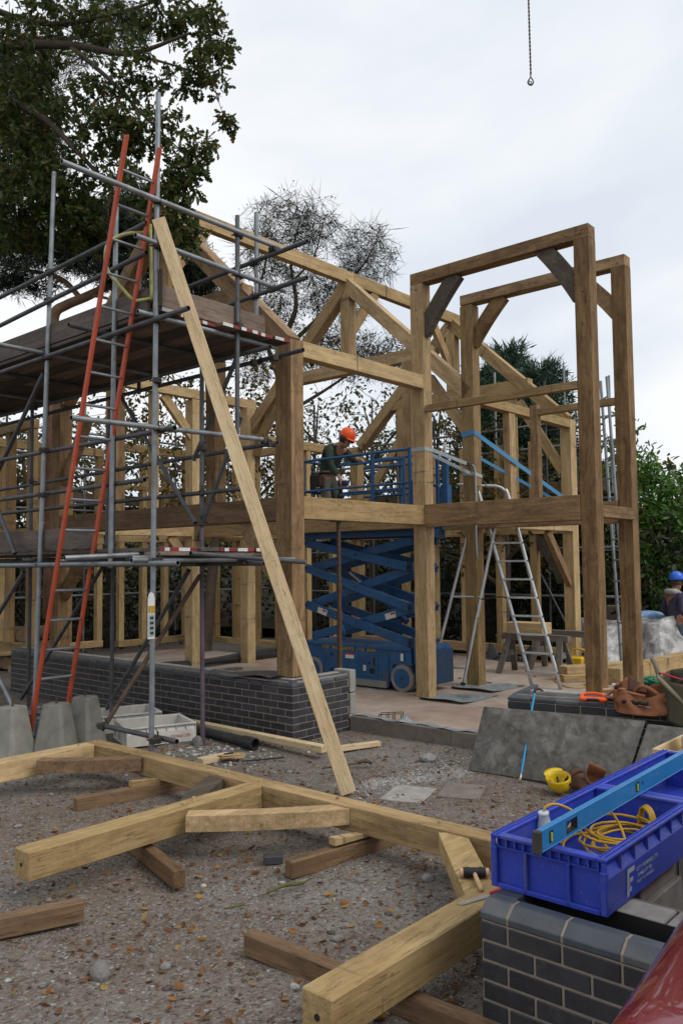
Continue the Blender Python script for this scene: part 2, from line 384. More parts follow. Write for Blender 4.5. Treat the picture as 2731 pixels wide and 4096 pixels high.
def path_arrays(pts, rad, n=6):
    """rings along a polyline; rad a number or one per point"""
    pts = [Vector(p) for p in pts]; m = len(pts)
    rads = rad if hasattr(rad, '__len__') else [rad] * m
    vs, fs = [], []
    prev = None
    for i, p in enumerate(pts):
        t = (pts[min(i + 1, m - 1)] - pts[max(i - 1, 0)])
        if t.length < 1e-9: t = Vector((0, 0, 1))
        t.normalize()
        if prev is None:
            a = Vector((0, 0, 1)) if abs(t.z) < .9 else Vector((1, 0, 0))
            x = t.cross(a).normalized()
        else:
            x = (prev - t * prev.dot(t))
            x = x.normalized() if x.length > 1e-6 else t.orthogonal().normalized()
        prev = x; y = t.cross(x)
        for k in range(n):
            an = 2 * math.pi * k / n
            vs.append(p + (x * math.cos(an) + y * math.sin(an)) * rads[i])
    for i in range(m - 1):
        for k in range(n):
            fs.append((i * n + k, i * n + (k + 1) % n, (i + 1) * n + (k + 1) % n, (i + 1) * n + k))
    fs.append(tuple(reversed(range(n)))); fs.append(tuple((m - 1) * n + k for k in range(n)))
    return vs, fs
def smooth_path(ctrl, sub=6):
    """Catmull-Rom through the control points"""
    P = [Vector(c) for c in ctrl]; P = [P[0] * 2 - P[1]] + P + [P[-1] * 2 - P[-2]]
    o = []
    for i in range(1, len(P) - 2):
        for s in range(sub):
            t = s / sub
            a, b, c, d = P[i - 1], P[i], P[i + 1], P[i + 2]
            o.append(0.5 * ((2 * b) + (c - a) * t + (2 * a - 5 * b + 4 * c - d) * t * t + (3 * b - a - 3 * c + d) * t ** 3))
    o.append(P[-2]); return o
def rod(name, pts, rad, mat, parent=None, n=8, sub=0):
    if sub: pts = smooth_path(pts, sub)
    o = Vector(pts[0]); pts = [Vector(p) - o for p in pts]
    if sub and hasattr(rad, '__len__'):
        k = np.linspace(0, len(rad) - 1, len(pts)); rad = list(np.interp(k, range(len(rad)), rad))
    vs, fs = path_arrays(pts, rad, n)
    return obj(name, mesh(name, vs, fs, mat, True), parent, Matrix.Translation(o))
def ribbon(name, pts, depth, thick, side, mat, parent=None):
    """curved timber: rectangle of depth (in the plane of the curve) x thick (along side) swept along pts"""
    pts = [Vector(p) for p in pts]; side = Vector(side).normalized(); o = pts[0].copy()
    vs, fs = [], []
    m = len(pts)
    ds = depth if hasattr(depth, '__len__') else [depth] * m
    for i, p in enumerate(pts):
        t = (pts[min(i + 1, m - 1)] - pts[max(i - 1, 0)]).normalized(); n = side.cross(t).normalized()
        for a, b in ((1, 1), (1, -1), (-1, -1), (-1, 1)):
            vs.append(p - o + n * a * ds[i] / 2 + side * b * thick / 2)
    for i in range(m - 1):
        for k in range(4): fs.append((i * 4 + k, i * 4 + (k + 1) % 4, i * 4 + 4 + (k + 1) % 4, i * 4 + 4 + k))
    fs.append((0, 1, 2, 3)); fs.append(tuple((m - 1) * 4 + k for k in (3, 2, 1, 0)))
    me = mesh(name, vs, fs, mat); bm = bmesh.new(); bm.from_mesh(me); bmesh.ops.recalc_face_normals(bm, faces=bm.faces); bm.to_mesh(me); bm.free()
    return obj(name, me, parent, Matrix.Translation(o))
def lathe(name, prof, mat, parent=None, M=None, n=24, smooth=True):
    """profile [(radius, z)] turned about Z"""
    vs = [(r * math.cos(2 * math.pi * k / n), r * math.sin(2 * math.pi * k / n), z) for r, z in prof for k in range(n)]
    fs = [(i * n + k, i * n + (k + 1) % n, (i + 1) * n + (k + 1) % n, (i + 1) * n + k) for i in range(len(prof) - 1) for k in range(n)]
    if prof[0][0] > 1e-4: fs.append(tuple(reversed(range(n))))
    if prof[-1][0] > 1e-4: fs.append(tuple((len(prof) - 1) * n + k for k in range(n)))
    return obj(name, mesh(name, vs, fs, mat, smooth), parent, M)
def sheet_grid(name, fn, nu, nv, mat, parent=None, smooth=True, thick=0.0):
    """surface fn(s, t) over 0..1 x 0..1"""
    P = [Vector(fn(i / nu, j / nv)) for j in range(nv + 1) for i in range(nu + 1)]
    o = P[0].copy()
    fs = [(j * (nu + 1) + i, j * (nu + 1) + i + 1, (j + 1) * (nu + 1) + i + 1, (j + 1) * (nu + 1) + i) for j in range(nv) for i in range(nu)]
    ob = obj(name, mesh(name, [p - o for p in P], fs, mat, smooth), parent, Matrix.Translation(o))
    if thick:
        md = ob.modifiers.new('thickness', 'SOLIDIFY'); md.thickness = thick; md.offset = 0
    return ob
_mc = {}
def copy_mesh_obj(name, key, make, parent, M):
    """alike pieces share one mesh"""
    if key not in _mc: _mc[key] = make()
    return obj(name, _mc[key], parent, M)
def text(name, s, size, M, mat, parent=None, ext=0.0008, sx=1.0):
    cu = bpy.data.curves.new(name, 'FONT'); cu.body = s; cu.size = size; cu.extrude = ext; cu.align_x = 'LEFT'
    cu.materials.append(MATS[mat])
    o = bpy.data.objects.new(name, cu)
    me = bpy.data.meshes.new_from_object(o); bpy.data.objects.remove(o); bpy.data.curves.remove(cu)
    return obj(name, me, parent, M @ Matrix.Diagonal((sx, 1, 1, 1)))
def basis(o, x, y):
    """matrix with origin o, X along x, Y along y"""
    x = Vector(x).normalized(); z = x.cross(Vector(y)).normalized(); y = z.cross(x)
    return Matrix(((x.x, y.x, z.x, o[0]), (x.y, y.y, z.y, o[1]), (x.z, y.z, z.z, o[2]), (0, 0, 0, 1)))
def jit(a): return random.uniform(-a, a)

# ------------------------------------------------------------------ ground
def ground_h(x, y):
    return 0.012 * math.sin(x * 1.7 + y * .9) + 0.010 * math.sin(y * 2.3 - x * 1.1) + 0.006 * math.sin(x * 5.1 + 1.3) * math.sin(y * 4.7) - 0.015
gm, t, b = new_mat('gravel_ground')
v = objvec(t, (1, 1, 1), False)
n1 = noise(t, v, 0.55, 7, 0.62, 0.5); n2 = noise(t, v, 3.5, 6, 0.65); n3 = noise(t, v, 45, 3, 0.6)
c = ramp(t, n1, [(0.155, 0.118, 0.092), (0.195, 0.165, 0.142), (0.235, 0.22, 0.203)], [0.36, 0.5, 0.62])
c = mixc(t, mrange(t, n2, 0.4, 0.66, 0, 0.6), c, (0.125, 0.092, 0.072))
vo = N(t, 'ShaderNodeTexVoronoi'); vo.inputs['Scale'].default_value = 62; t.links.new(v, vo.inputs['Vector'])
cl = N(t, 'ShaderNodeSeparateColor'); t.links.new(vo.outputs['Color'], cl.inputs[0])
c = mixc(t, mrange(t, cl.outputs[0], 0.2, 1.0, 0.0, 0.75), c, ramp(t, cl.outputs[1], [(0.09, 0.075, 0.062), (0.20, 0.185, 0.17), (0.33, 0.32, 0.305)], [0.2, 0.75, 1.0]))
# spilt lime powder near the threshold wall
sep = N(t, 'ShaderNodeSeparateXYZ'); t.links.new(v, sep.inputs[0])
dx = mathn(t, 'SUBTRACT', sep.outputs[0], -0.42); dy = mathn(t, 'SUBTRACT', sep.outputs[1], -1.72)
ra = mathn(t, 'ADD', mathn(t, 'MULTIPLY', dx, 0.55), mathn(t, 'MULTIPLY', dy, -0.25)); rb = mathn(t, 'ADD', mathn(t, 'MULTIPLY', dx, 0.8), mathn(t, 'MULTIPLY', dy, 1.9))
rr = mathn(t, 'SQRT', mathn(t, 'ADD', mathn(t, 'MULTIPLY', ra, ra), mathn(t, 'MULTIPLY', rb, rb)))
rr = mathn(t, 'ADD', rr, mathn(t, 'MULTIPLY', mathn(t, 'SUBTRACT', n2, 0.5), 1.1))
c = mixc(t, mrange(t, rr, 0.48, 0.12, 0.0, 0.8), c, (0.42, 0.415, 0.40))
t.links.new(c, b.inputs['Base Color']); b.inputs['Roughness'].default_value = 0.95; b.inputs['Specular IOR Level'].default_value = 0.2
bump(t, b, mathn(t, 'ADD', mathn(t, 'MULTIPLY', vo.outputs['Distance'], -1.0), mathn(t, 'MULTIPLY', n3, 0.6)), 0.8, 0.012)
gx = np.concatenate([[-300, -60, -20, -10], np.arange(-7.5, 2.01, 0.07), np.arange(3, 12, 1), [16, 30, 80, 300]])
gy = np.concatenate([[-300, -60, -20, -10], np.arange(-7.5, 5.01, 0.07), np.arange(6, 14, 1), [18, 30, 80, 300]])
nx, ny = len(gx), len(gy)
gv = [(x, y, ground_h(x, y) if -8 < x < 2.1 and -8 < y < 5.2 else -0.012) for y in gy for x in gx]
gf = [(j * nx + i, j * nx + i + 1, (j + 1) * nx + i + 1, (j + 1) * nx + i) for j in range(ny - 1) for i in range(nx - 1)]
tag(obj('ground', mesh('ground', gv, gf, 'gravel_ground', True)), None, None, None, 'structure')

sm, t, b = new_mat('dusty_slab')
v = objvec(t, (1, 1, 1), False)
n1 = noise(t, v, 0.8, 7, 0.62, 0.8); n2 = noise(t, v, 5, 6, 0.65); n3 = noise(t, v, 60, 3, 0.6)
c = ramp(t, n1, [(0.27, 0.185, 0.14), (0.36, 0.28, 0.225), (0.42, 0.355, 0.305)], [0.35, 0.5, 0.64])
c = mixc(t, mrange(t, n2, 0.45, 0.7, 0, 0.5), c, (0.20, 0.125, 0.085))
c = mixc(t, mrange(t, n3, 0.35, 0.7, 0, 0.25), c, (0.16, 0.12, 0.095))
t.links.new(c, b.inputs['Base Color']); b.inputs['Roughness'].default_value = 0.9
bump(t, b, n3, 0.4, 0.006)
tag(abox('floor_slab', (1.02, 7.9), (-2.6, 5.4), (-0.2, 0.10), 'dusty_slab', None, 'x', 0), None, None, None, 'structure')
tag(abox('floor_slab', (0.235, 1.018), (0.235, 5.4), (-0.2, 0.10), 'dusty_slab', None, 'x', 0), None, None, None, 'structure')
tag(abox('floor_slab', (1.03, 4.9), (5.41, 8.05), (-0.2, 0.098), 'dusty_slab', None, 'x', 0), None, None, None, 'structure')

# ------------------------------------------------------------------ brick plinths
BR_L, BR_H, BR_D, PITCH_L, PITCH_H = 0.215, 0.065, 0.102, 0.225, 0.075
def brick_run(root, origin, along, outward, length, z_top, courses, first_half=False, skip=None):
    """stretcher bond facing; origin at the outer face at the start, along the wall"""
    al = Vector(along).normalized(); ow = Vector(outward).normalized()
    for c in range(courses):
        z = z_top - 0.010 - BR_H / 2 - c * PITCH_H
        s = 0.0
        half = (c % 2 == 1) != first_half
        first = True
        while s < length - 0.03:
            l = BR_H + 0.0375 if (half and first) else BR_L
            l = min(l, length - s)
            p = Vector(origin) + al * s + Vector((0, 0, z)) - ow * (BR_D / 2 + jit(0.0012))
            M = basis((p.x, p.y, p.z), al, ow) @ Matrix.Translation((0, 0, 0))
            M = frame_x(p, p + al)
            if skip is None or not skip(s, z):
                me = box_mesh(l, BR_D, BR_H, 'brick_blue', 0.003)
                obj('brick', me, root, M @ Matrix.Rotation(jit(0.006), 4, 'X') @ Matrix.Rotation(jit(0.003), 4, 'Z'))
            s += l + 0.010; first = False
def coping_mesh(l, cut0=0.0, cut1=0.0):
    # bevelled plinth brick: X along the wall, -Y outwards, Z up from its bed
    prof = [(0.0, 0.0), (0.0, 0.026), (0.052, 0.065), (BR_D, 0.065), (BR_D, 0.0)]
    n = len(prof); vs = [(cut0 * d / BR_D, d, z) for d, z in prof] + [(l - cut1 * d / BR_D, d, z) for d, z in prof]
    fs = [tuple(range(n)), tuple(range(2 * n - 1, n - 1, -1))] + [(i, (i + 1) % n, (i + 1) % n + n, i + n) for i in range(n)]
    bm = bmesh.new(); bv = [bm.verts.new(q) for q in vs]
    for f in fs: bm.faces.new([bv[i] for i in f])
    bmesh.ops.recalc_face_normals(bm, faces=bm.faces)
    bmesh.ops.bevel(bm, geom=list(bm.edges), offset=0.003, segments=1, affect='EDGES')
    me = bpy.data.meshes.new('coping'); bm.to_mesh(me); bm.free(); me.materials.append(MATS['brick_bevel']); return me
def coping_run(root, origin, along, outward, length, z, cut0=0.0, cut1=0.0):
    al = Vector(along).normalized(); s = 0.0
    k = 0
    while s < length - 0.04:
        l = min(BR_L, length - s)
        p = Vector(origin) + al * s + Vector((0, 0, z))
        c0 = cut0 if k == 0 else 0.0; c1 = cut1 if s + l > length - 0.05 else 0.0
        key = ('coping', round(l, 3), c0, c1)
        yy = -Vector(outward)
        zz = al.cross(yy)
        flip = zz.z < 0
        if flip:      # mirror so that the bevel faces outwards on either hand
            p = p + al * l; M = basis(p, -al, yy); c0, c1 = c1, c0; key = ('coping', round(l, 3), c0, c1)
        else: M = basis(p, al, yy)
        copy_mesh_obj('coping_brick', key, lambda: coping_mesh(l, c0, c1), root, M @ Matrix.Rotation(jit(0.004), 4, 'Z'))
        s += l + 0.010; k += 1

pl = thing('brick_plinth', (0, 0, 0), 'long dark blue brick plinth with sloping coping under the gable wall', 'brick wall')
brick_run(pl, (0, 0.0, 0), (0, 1, 0), (-1, 0, 0), 5.95, 0.562, 8)
brick_run(pl, (0.108, 0, 0), (1, 0, 0), (0, -1, 0), 0.80, 0.562, 8, True)
coping_run(pl, (0, 0.0, 0), (0, 1, 0), (-1, 0, 0), 5.95, 0.562, BR_D, 0)
coping_run(pl, (0.0, 0, 0), (1, 0, 0), (0, -1, 0), 0.905, 0.562, BR_D, 0)
abox('mortar_core', (0.004, 0.1), (0.006, 5.945), (-0.15, 0.556), 'mortar', pl, 'y', 0)
abox('mortar_core', (0.1005, 0.902), (0.006, 0.1), (-0.15, 0.556), 'mortar', pl, 'x', 0)
abox('mortar_core', (0.02, 0.095), (0.09, 5.94), (0.5565, 0.618), 'mortar', pl, 'y', 0)
abox('mortar_core', (0.096, 0.9), (0.02, 0.095), (0.5565, 0.618), 'mortar', pl, 'x', 0)
for k in range(14):       # inner leaf of concrete blocks
    y = 0.135 + k * 0.45
    for z0, z1 in ((-0.1, 0.188), (0.198, 0.408), (0.418, 0.628)):
        if y < 5.8: abox('block', (0.13, 0.232), (y, min(y + 0.44, 5.94)), (z0, z1), 'concrete_block', pl, 'y', 0.006)
for z0, z1 in ((-0.1, 0.188), (0.198, 0.408), (0.418, 0.628)):
    abox('block', (0.236, 0.55), (0.13, 0.23), (z0, z1), 'concrete_block', pl, 'x', 0.006)
    abox('block', (0.56, 0.90), (0.13, 0.23), (z0, z1), 'concrete_block', pl, 'x', 0.006)
for z0, z1 in ((0.163, 0.395), (0.405, 0.655)):      # jamb of the entrance
    abox('block', (0.915, 1.015), (-0.012, 0.235), (z0, z1), 'concrete_block', pl, 'y', 0.008)

th = thing('threshold_wall', (0.95, -1, 0), 'low concrete block wall across the entrance opening', 'block wall')
for z0, z1 in ((-0.28, -0.07), (-0.06, 0.15)):
    for k in range(6):
        y1 = -0.005 - k * 0.45 + (0.2 if z0 < -0.2 else 0)
        abox('block', (0.905, 1.012), (max(y1 - 0.44, -2.5), min(y1, 0)), (z0, z1), 'concrete_wet', th, 'y', 0.006)
abox('mortar_core', (0.912, 1.008), (-2.5, -0.004), (-0.3, 0.142), 'concrete_wet', th, 'y', 0)

PR_O, PR_D = Vector((0.70, -2.13, 0)), Vector((0.20, -0.98, 0)).normalized()
PR_N = Vector((PR_D.y, -PR_D.x, 0))
pr_ = thing('brick_plinth', PR_O, 'short dark brick plinth behind the leaning cement sheets with tool bags on it', 'brick wall')
brick_run(pr_, PR_O, PR_D, PR_N, 2.25, 0.562, 8)
coping_run(pr_, PR_O, PR_D, PR_N, 2.25, 0.562, BR_D, 0)
brick_run(pr_, PR_O - PR_N * 0.108, -PR_N, -PR_D, 0.55, 0.562, 8, True)
coping_run(pr_, PR_O, -PR_N, -PR_D, 0.66, 0.562, BR_D, 0)
def pr_box(name, a, b, c0, c1, z0, z1, mat, bev=0.006):
    p0 = PR_O + PR_D * a - PR_N * (c0 + c1) / 2; p1 = PR_O + PR_D * b - PR_N * (c0 + c1) / 2
    zc = Vector((0, 0, (z0 + z1) / 2)); return beam(name, p0 + zc, p1 + zc, c1 - c0, z1 - z0, mat, pr_, None, bev)
pr_box('mortar_core', 0.006, 2.24, 0.004, 0.098, -0.15, 0.556, 'mortar', 0)
pr_box('mortar_core', 0.08, 2.24, 0.02, 0.095, 0.5565, 0.618, 'mortar', 0)
pr_box('mortar_core', 0.006, 0.098, 0.1, 0.655, -0.15, 0.556, 'mortar', 0)
pr_box('mortar_core', 0.02, 0.095, 0.1, 0.65, 0.5565, 0.618, 'mortar', 0)
for k in range(5):
    for z0, z1 in ((-0.1, 0.188), (0.198, 0.408), (0.418, 0.64)):
        pr_box('block', 0.16 + k * 0.45, min(0.60 + k * 0.45, 2.25), 0.18, 0.30, z0, z1, 'concrete_block')
# ------------------------------------------------------------------ oak frame
F = thing('oak_framed_house', (0.18, 0.17, 0.1), 'tall open green oak frame of a house with roof trusses and porch arches', 'timber frame')
RID_Y, RID_Z = 2.6, 6.68
UA0, UA1 = 2.69, 2.875          # porch frame A
UB0, UB1 = 3.92, 4.11           # porch frame B and second truss
V0 = 0.17
def post(x, y, z, mat='oak'): return abox('post', x, y, z, mat, F, 'z')
def B(name, x, y, z, axis, mat='oak'): return abox(name, x, y, z, mat, F, axis)
# first truss: the gable above the plinth
post((.18, .38), (V0, .415), (.64, 4.335), 'oak_brown')
post((.18, .38), (4.93, 5.16), (.64, 4.335), 'oak_brown')
B('girt', (.182, .378), (.415, 4.93), (2.335, 2.592), 'y', 'oak_dark')
B('tie_beam', (.38, UA0), (V0 + .002, V0 + .15), (4.165, 4.345), 'x', 'oak_fresh')
B('girt', (.38, UA0), (V0 + .004, V0 + .17), (2.352, 2.602), 'x', 'oak_fresh')
def rafter(u0, u1, y_e, z_e, side, mat='oak', deep=0.205, top=None):
    """from the eaves (y_e, z_e) up to the ridge; side +1 climbs towards +Y"""
    yr = RID_Y - side * 0.062; zr = z_e + abs(yr - y_e) * ((RID_Z - 0.06 - z_e) / (RID_Y - V0)) if top is None else top
    d = Vector((0, yr - y_e, zr - z_e)).normalized(); n = Vector((0, -d.z * side, abs(d.y))) * 1
    cz = deep / 2
    p0 = Vector(((u0 + u1) / 2, y_e, z_e)) - n * cz + d * 0.02; p1 = Vector(((u0 + u1) / 2, yr, zr)) - n * cz
    return beam('rafter', p0, p1, u1 - u0, deep, mat, F, n)
def truss(u0, u1, mat='oak', matr='oak', kp=True):
    rafter(u0, u1, V0 + .02, 4.36, 1, matr); rafter(u0, u1, 2 * RID_Y - V0 - .02, 4.36, -1, matr)
    zc = (4.955, 5.15); k = (RID_Z - 0.06 - 4.36) / (RID_Y - V0)
    yc = V0 + (zc[0] - 4.36) / k + 0.17
    B('collar', (u0 + .01, u1 - .01), (yc - .02, 2 * RID_Y - yc + .02), zc, 'y', mat)
    if kp:
        B('king_post', (u0 + .004, u1 - .004), (RID_Y - .095, RID_Y + .095), (5.152, 6.47), 'z', mat)
truss(.182, .378, 'oak_brown', 'oak_brown')
truss(UB0, UB1, 'oak', 'oak')
truss(7.03, 7.23, 'oak_fresh', 'oak')
for a, b_ in ((.05, UB0 - .003), (UB1 + .003, 7.6)):
    B('ridge_beam', (a, b_), (RID_Y - .06, RID_Y + .06), (6.475, RID_Z), 'x', 'oak_fresh')
B('ridge_beam', (UB0 + .0, UB1), (RID_Y - .0585, RID_Y + .0585), (6.48, RID_Z - .004), 'x', 'oak_fresh')
def straight_brace(p0, p1, w=.16, th=.09, mat='oak', side=(1, 0, 0)):
    d = (Vector(p1) - Vector(p0)).normalized(); n = Vector(side).cross(d)
    return beam('brace', p0, p1, th, w, mat, F, n)
# king post to ridge braces
straight_brace((UB1 + .0, RID_Y, 5.72), (UB1 + .62, RID_Y, 6.49), .17, .09, 'oak', (0, 1, 0))
straight_brace((7.03, RID_Y, 5.62), (6.35, RID_Y, 6.49), .17, .09, 'oak', (0, 1, 0))
straight_brace((.38, RID_Y, 5.72), (1.0, RID_Y, 6.49), .17, .09, 'oak', (0, 1, 0))
# queen posts standing on the girts under the collars
def queen(u0, u1, y, zt=4.955, mat='oak'): B('queen_post', (u0, u1), (y - .09, y + .09), (2.6, zt), 'z', mat)
queen(.20, .37, 1.55, 4.955, 'oak_brown')
queen(.20, .37, 3.65, 4.955, 'oak_brown')
queen(UB0 + .01, UB1 - .01, 1.37); queen(UB0 + .01, UB1 - .01, 3.83)
queen(7.04, 7.22, 1.37, 4.955, 'oak_fresh'); queen(7.04, 7.22, 3.83, 4.955, 'oak_fresh')
# gable knee braces, curved
def arc(p0, p1, sag, bulge, n=9):
    p0, p1, bulge = Vector(p0), Vector(p1), Vector(bulge).normalized()
    return [p0.lerp(p1, k / n) + bulge * sag * 4 * (k / n) * (1 - k / n) for k in range(n + 1)]
def knee(p0, p1, sag, bulge, depth=.19, th=.09, mat='oak_brown', side=(1, 0, 0)):
    ribbon('brace', arc(p0, p1, sag, bulge), depth, th, side, mat, F)
knee((.28, 1.02, 2.36), (.28, .36, 1.62), .05, (0, 1, -1))
knee((.28, 4.26, 2.36), (.28, 4.97, 1.42), .05, (0, -1, -1))
knee((.28, 4.99, 3.1), (.28, 4.35, 4.0), .04, (0, -1, 0), mat='oak_brown')
# porch frame A: two tall posts, top rail, mid rail, floor beam, curved braces
post((UA0, UA1), (V0, .372), (.1, 5.597), 'oak')
post((UA0, UA1), (-2.175, -1.985), (.1, 5.597), 'oak_brown')
B('top_rail', (UA0 + .002, UA1 - .002), (-2.173, .37), (5.6, 5.757), 'y', 'oak_brown')
B('mid_rail', (UA0 - .012, UA0 + .085), (-1.984, .145), (3.845, 3.938), 'y', 'oak')
B('girt', (UA0 - .028, UA1 - .01), (-1.984, .1685), (2.325, 2.615), 'y', 'oak_brown')
B('girt', (UA0 + .006, UA1 - .006), (.372, 4.95), (2.315, 2.535), 'y', 'oak')
knee((2.78, -.33, 5.62), (2.78, .22, 4.93), -.02, (0, -1, -1), .21, .10, 'oak_grey')
knee((2.78, -1.56, 5.62), (2.78, -2.03, 4.93), -.02, (0, 1, -1), .20, .10, 'oak_grey')
# porch frame B
post((UB0, UB1), (V0, .372), (.1, 5.597), 'oak')
post((UB0, UB1), (-2.10, -1.912), (.1, 5.61), 'oak_brown')
B('top_rail', (UB0 + .002, UB1 - .002), (-2.098, .37), (5.6 + .012, 5.757), 'y', 'oak_brown')
B('mid_rail', (UB0 - .005, UB0 + .09), (-1.911, -.835), (3.84, 3.93), 'y', 'oak')
B('door_post', (UB0 - .012, UB0 + .10), (-.835, -.722), (2.62, 3.985), 'z', 'oak_brown')
B('girt', (UB0 - .02, UB1 - .01), (-1.911, .1685), (2.33, 2.612), 'y', 'oak_brown')
B('girt', (UB0 + .006, UB1 - .006), (.372, 4.85), (2.33, 2.565), 'y', 'oak')
knee((4.01, -.30, 5.63), (4.01, .22, 5.02), -.02, (0, -1, -1), .20, .10, 'oak_brown')
knee((4.01, -1.42, 5.63), (4.01, -1.98, 5.0), -.02, (0, 1, -1), .19, .10, 'oak_brown')
# short cross rails between A and B
B('girt', (UA1, UB0 - .02), (-2.15, -2.01), (2.36, 2.5), 'x', 'oak_brown')
# front wall from frame B to the far end post
post((7.03, 7.245), (V0, .365), (.1, 4.3), 'oak_fresh')
B('wall_plate', (UB1, 7.03), (V0 + .002, V0 + .16), (4.155, 4.292), 'x', 'oak_fresh')
B('girt', (UB1, 7.03), (V0 + .004, V0 + .15), (2.362, 2.525), 'x', 'oak_fresh')
B('stud', (4.98, 5.16), (V0 + .02, V0 + .14), (2.527, 4.153), 'z', 'oak')
B('girt', (7.032, 7.24), (.367, 4.93), (2.335, 2.53), 'y', 'oak_fresh')
knee((7.12, 1.02, 2.34), (7.12, .40, 1.5), .09, (0, -1, 1), .22, .10, 'oak_grey')
straight_brace((6.25, .26, 2.34), (7.05, .26, 1.46), .14, .09, 'oak_brown', (0, 1, 0))
for y in (.95, 1.65, 2.4, 3.1, 3.8):
    B('stud', (7.06, 7.2), (y - .065, y + .065), (.36, 2.333), 'z', 'oak_fresh')
    B('stud', (7.07, 7.19), (y - .06, y + .06), (2.533, 4.0), 'z', 'oak_fresh')
B('sill_beam', (7.04, 7.22), (.367, 4.93), (.2, .355), 'y', 'oak')
# back wall of the main range
post((UA0 - .03, UA1 - .03), (4.95, 5.15), (.1, 4.69), 'oak_fresh')
post((3.83, 4.02), (4.86, 5.06), (.1, 4.70), 'oak_fresh')
post((7.03, 7.24), (4.95, 5.16), (.1, 4.3), 'oak_fresh')
B('girt', (.382, UA0 - .03), (4.955, 5.1), (2.335, 2.53), 'x', 'oak_fresh')
B('girt', (UA1 - .03, 3.83), (4.955, 5.05), (2.335, 2.53), 'x', 'oak_fresh')
B('girt', (4.02, 7.03), (4.955, 5.1), (2.335, 2.53), 'x', 'oak_fresh')
B('wall_plate', (.385, 4.15), (4.953, 5.1), (4.70, 4.86), 'x', 'oak_fresh')
B('wall_plate', (4.2, 7.03), (4.96, 5.1), (4.075, 4.245), 'x', 'oak_fresh')
for x in (1.05, 1.85):
    B('stud', (x, x + .13), (4.965, 5.09), (2.53, 4.70), 'z', 'oak_fresh')
for x in (4.75, 5.5, 6.25):
    B('stud', (x, x + .12), (4.97, 5.09), (.30, 2.335), 'z', 'oak_fresh'); B('stud', (x, x + .12), (4.97, 5.09), (2.532, 4.073), 'z', 'oak_fresh')
# braces in the second and third trusses
straight_brace((4.02, 4.86, 3.85), (4.02, 4.15, 4.97), .17, .09, 'oak', (1, 0, 0))
straight_brace((4.02, .34, 3.75), (4.02, 1.0, 4.65), .16, .09, 'oak', (1, 0, 0))
straight_brace((7.13, 4.93, 3.05), (7.13, 3.35, 4.98), .17, .1, 'oak_fresh', (1, 0, 0))
straight_brace((7.13, .36, 3.4), (7.13, 1.2, 4.75), .16, .1, 'oak_fresh', (1, 0, 0))
# rear wing with close studs
def stud_wall(p0, p1, n, z0, z1, horiz, mat='oak_fresh'):
    p0, p1 = Vector(p0), Vector(p1)
    for k in range(n + 1):
        p = p0.lerp(p1, k / n)
        B('stud', (p.x - .06, p.x + .06), (p.y - .06, p.y + .06), (z0, z1), 'z', mat)
    for z, h in horiz:
        a, b_ = Vector((p0.x, p0.y, z)), Vector((p1.x, p1.y, z))
        d = (b_ - a).normalized() * .075
        beam('rail', a - d, b_ + d, .14, h, mat, F)
stud_wall((3.45, 8.22, 0), (5.09, 8.22, 0), 3, .352, 2.333, ((.29, .12), (2.41, .15)))
stud_wall((3.45, 8.22, 0), (5.09, 8.22, 0), 3, 2.487, 4.18, ((4.26, .15), (3.45, .10)))
stud_wall((5.24, 8.0, 0), (5.24, 5.5, 0), 4, .352, 2.333, ((.29, .12), (2.41, .15)))
stud_wall((5.24, 8.0, 0), (5.24, 5.5, 0), 4, 2.487, 4.02, ((4.10, .15),))
stud_wall((.28, 8.15, 0), (2.9, 8.15, 0), 4, .40, 2.28, ((.34, .12), (2.355, .15)))
stud_wall((.28, 8.15, 0), (2.9, 8.15, 0), 4, 2.432, 4.0, ((4.08, .15),))
stud_wall((.28, 5.9, 0), (.28, 7.9, 0), 3, .66, 2.30, ((.6, .12), (2.375, .15)), 'oak')
stud_wall((.28, 5.9, 0), (.28, 7.9, 0), 3, 2.452, 4.0, ((4.08, .15),), 'oak')
straight_brace((4.9, 8.2, 3.25), (4.25, 8.2, 4.15), .17, .08, 'oak_fresh', (0, 1, 0))
straight_brace((2.75, 5.03, 4.0), (2.1, 5.03, 4.68), .16, .08, 'oak_fresh', (0, 1, 0))
straight_brace((2.75, 5.03, 1.75), (2.25, 5.03, 2.33), .16, .08, 'oak', (0, 1, 0))
# oak pegs seen on the joints
for p in ((.175, .30, 4.2), (.175, .30, 2.45)):
    pass
for y, z in ((-.02, 5.68), (.27, 5.52), (.27, 5.25), (-2.08, 5.66), (-2.08, 4.98), (-2.08, 2.45), (-1.9, 5.68)):
    tube('peg', (UA0 - .012, y, z), (UA0 + .02, y, z), .011, 'oak_brown', F, 8, False)
for y, z in ((-.02, 5.68), (.27, 5.5), (-2.0, 5.66), (-2.0, 5.0)):
    tube('peg', (UB0 - .012, y, z), (UB0 + .02, y, z), .011, 'oak_brown', F, 8, False)
# packing shims and membrane pads below the posts
for nm, x, y in (('post', UA0, V0), ('post', UB0, V0), ('post', 3.83, 4.86)):
    abox('packer', (x + .02, x + .17), (y + .02, y + .17), (.1, .112), 'black', F, 'x', 0)
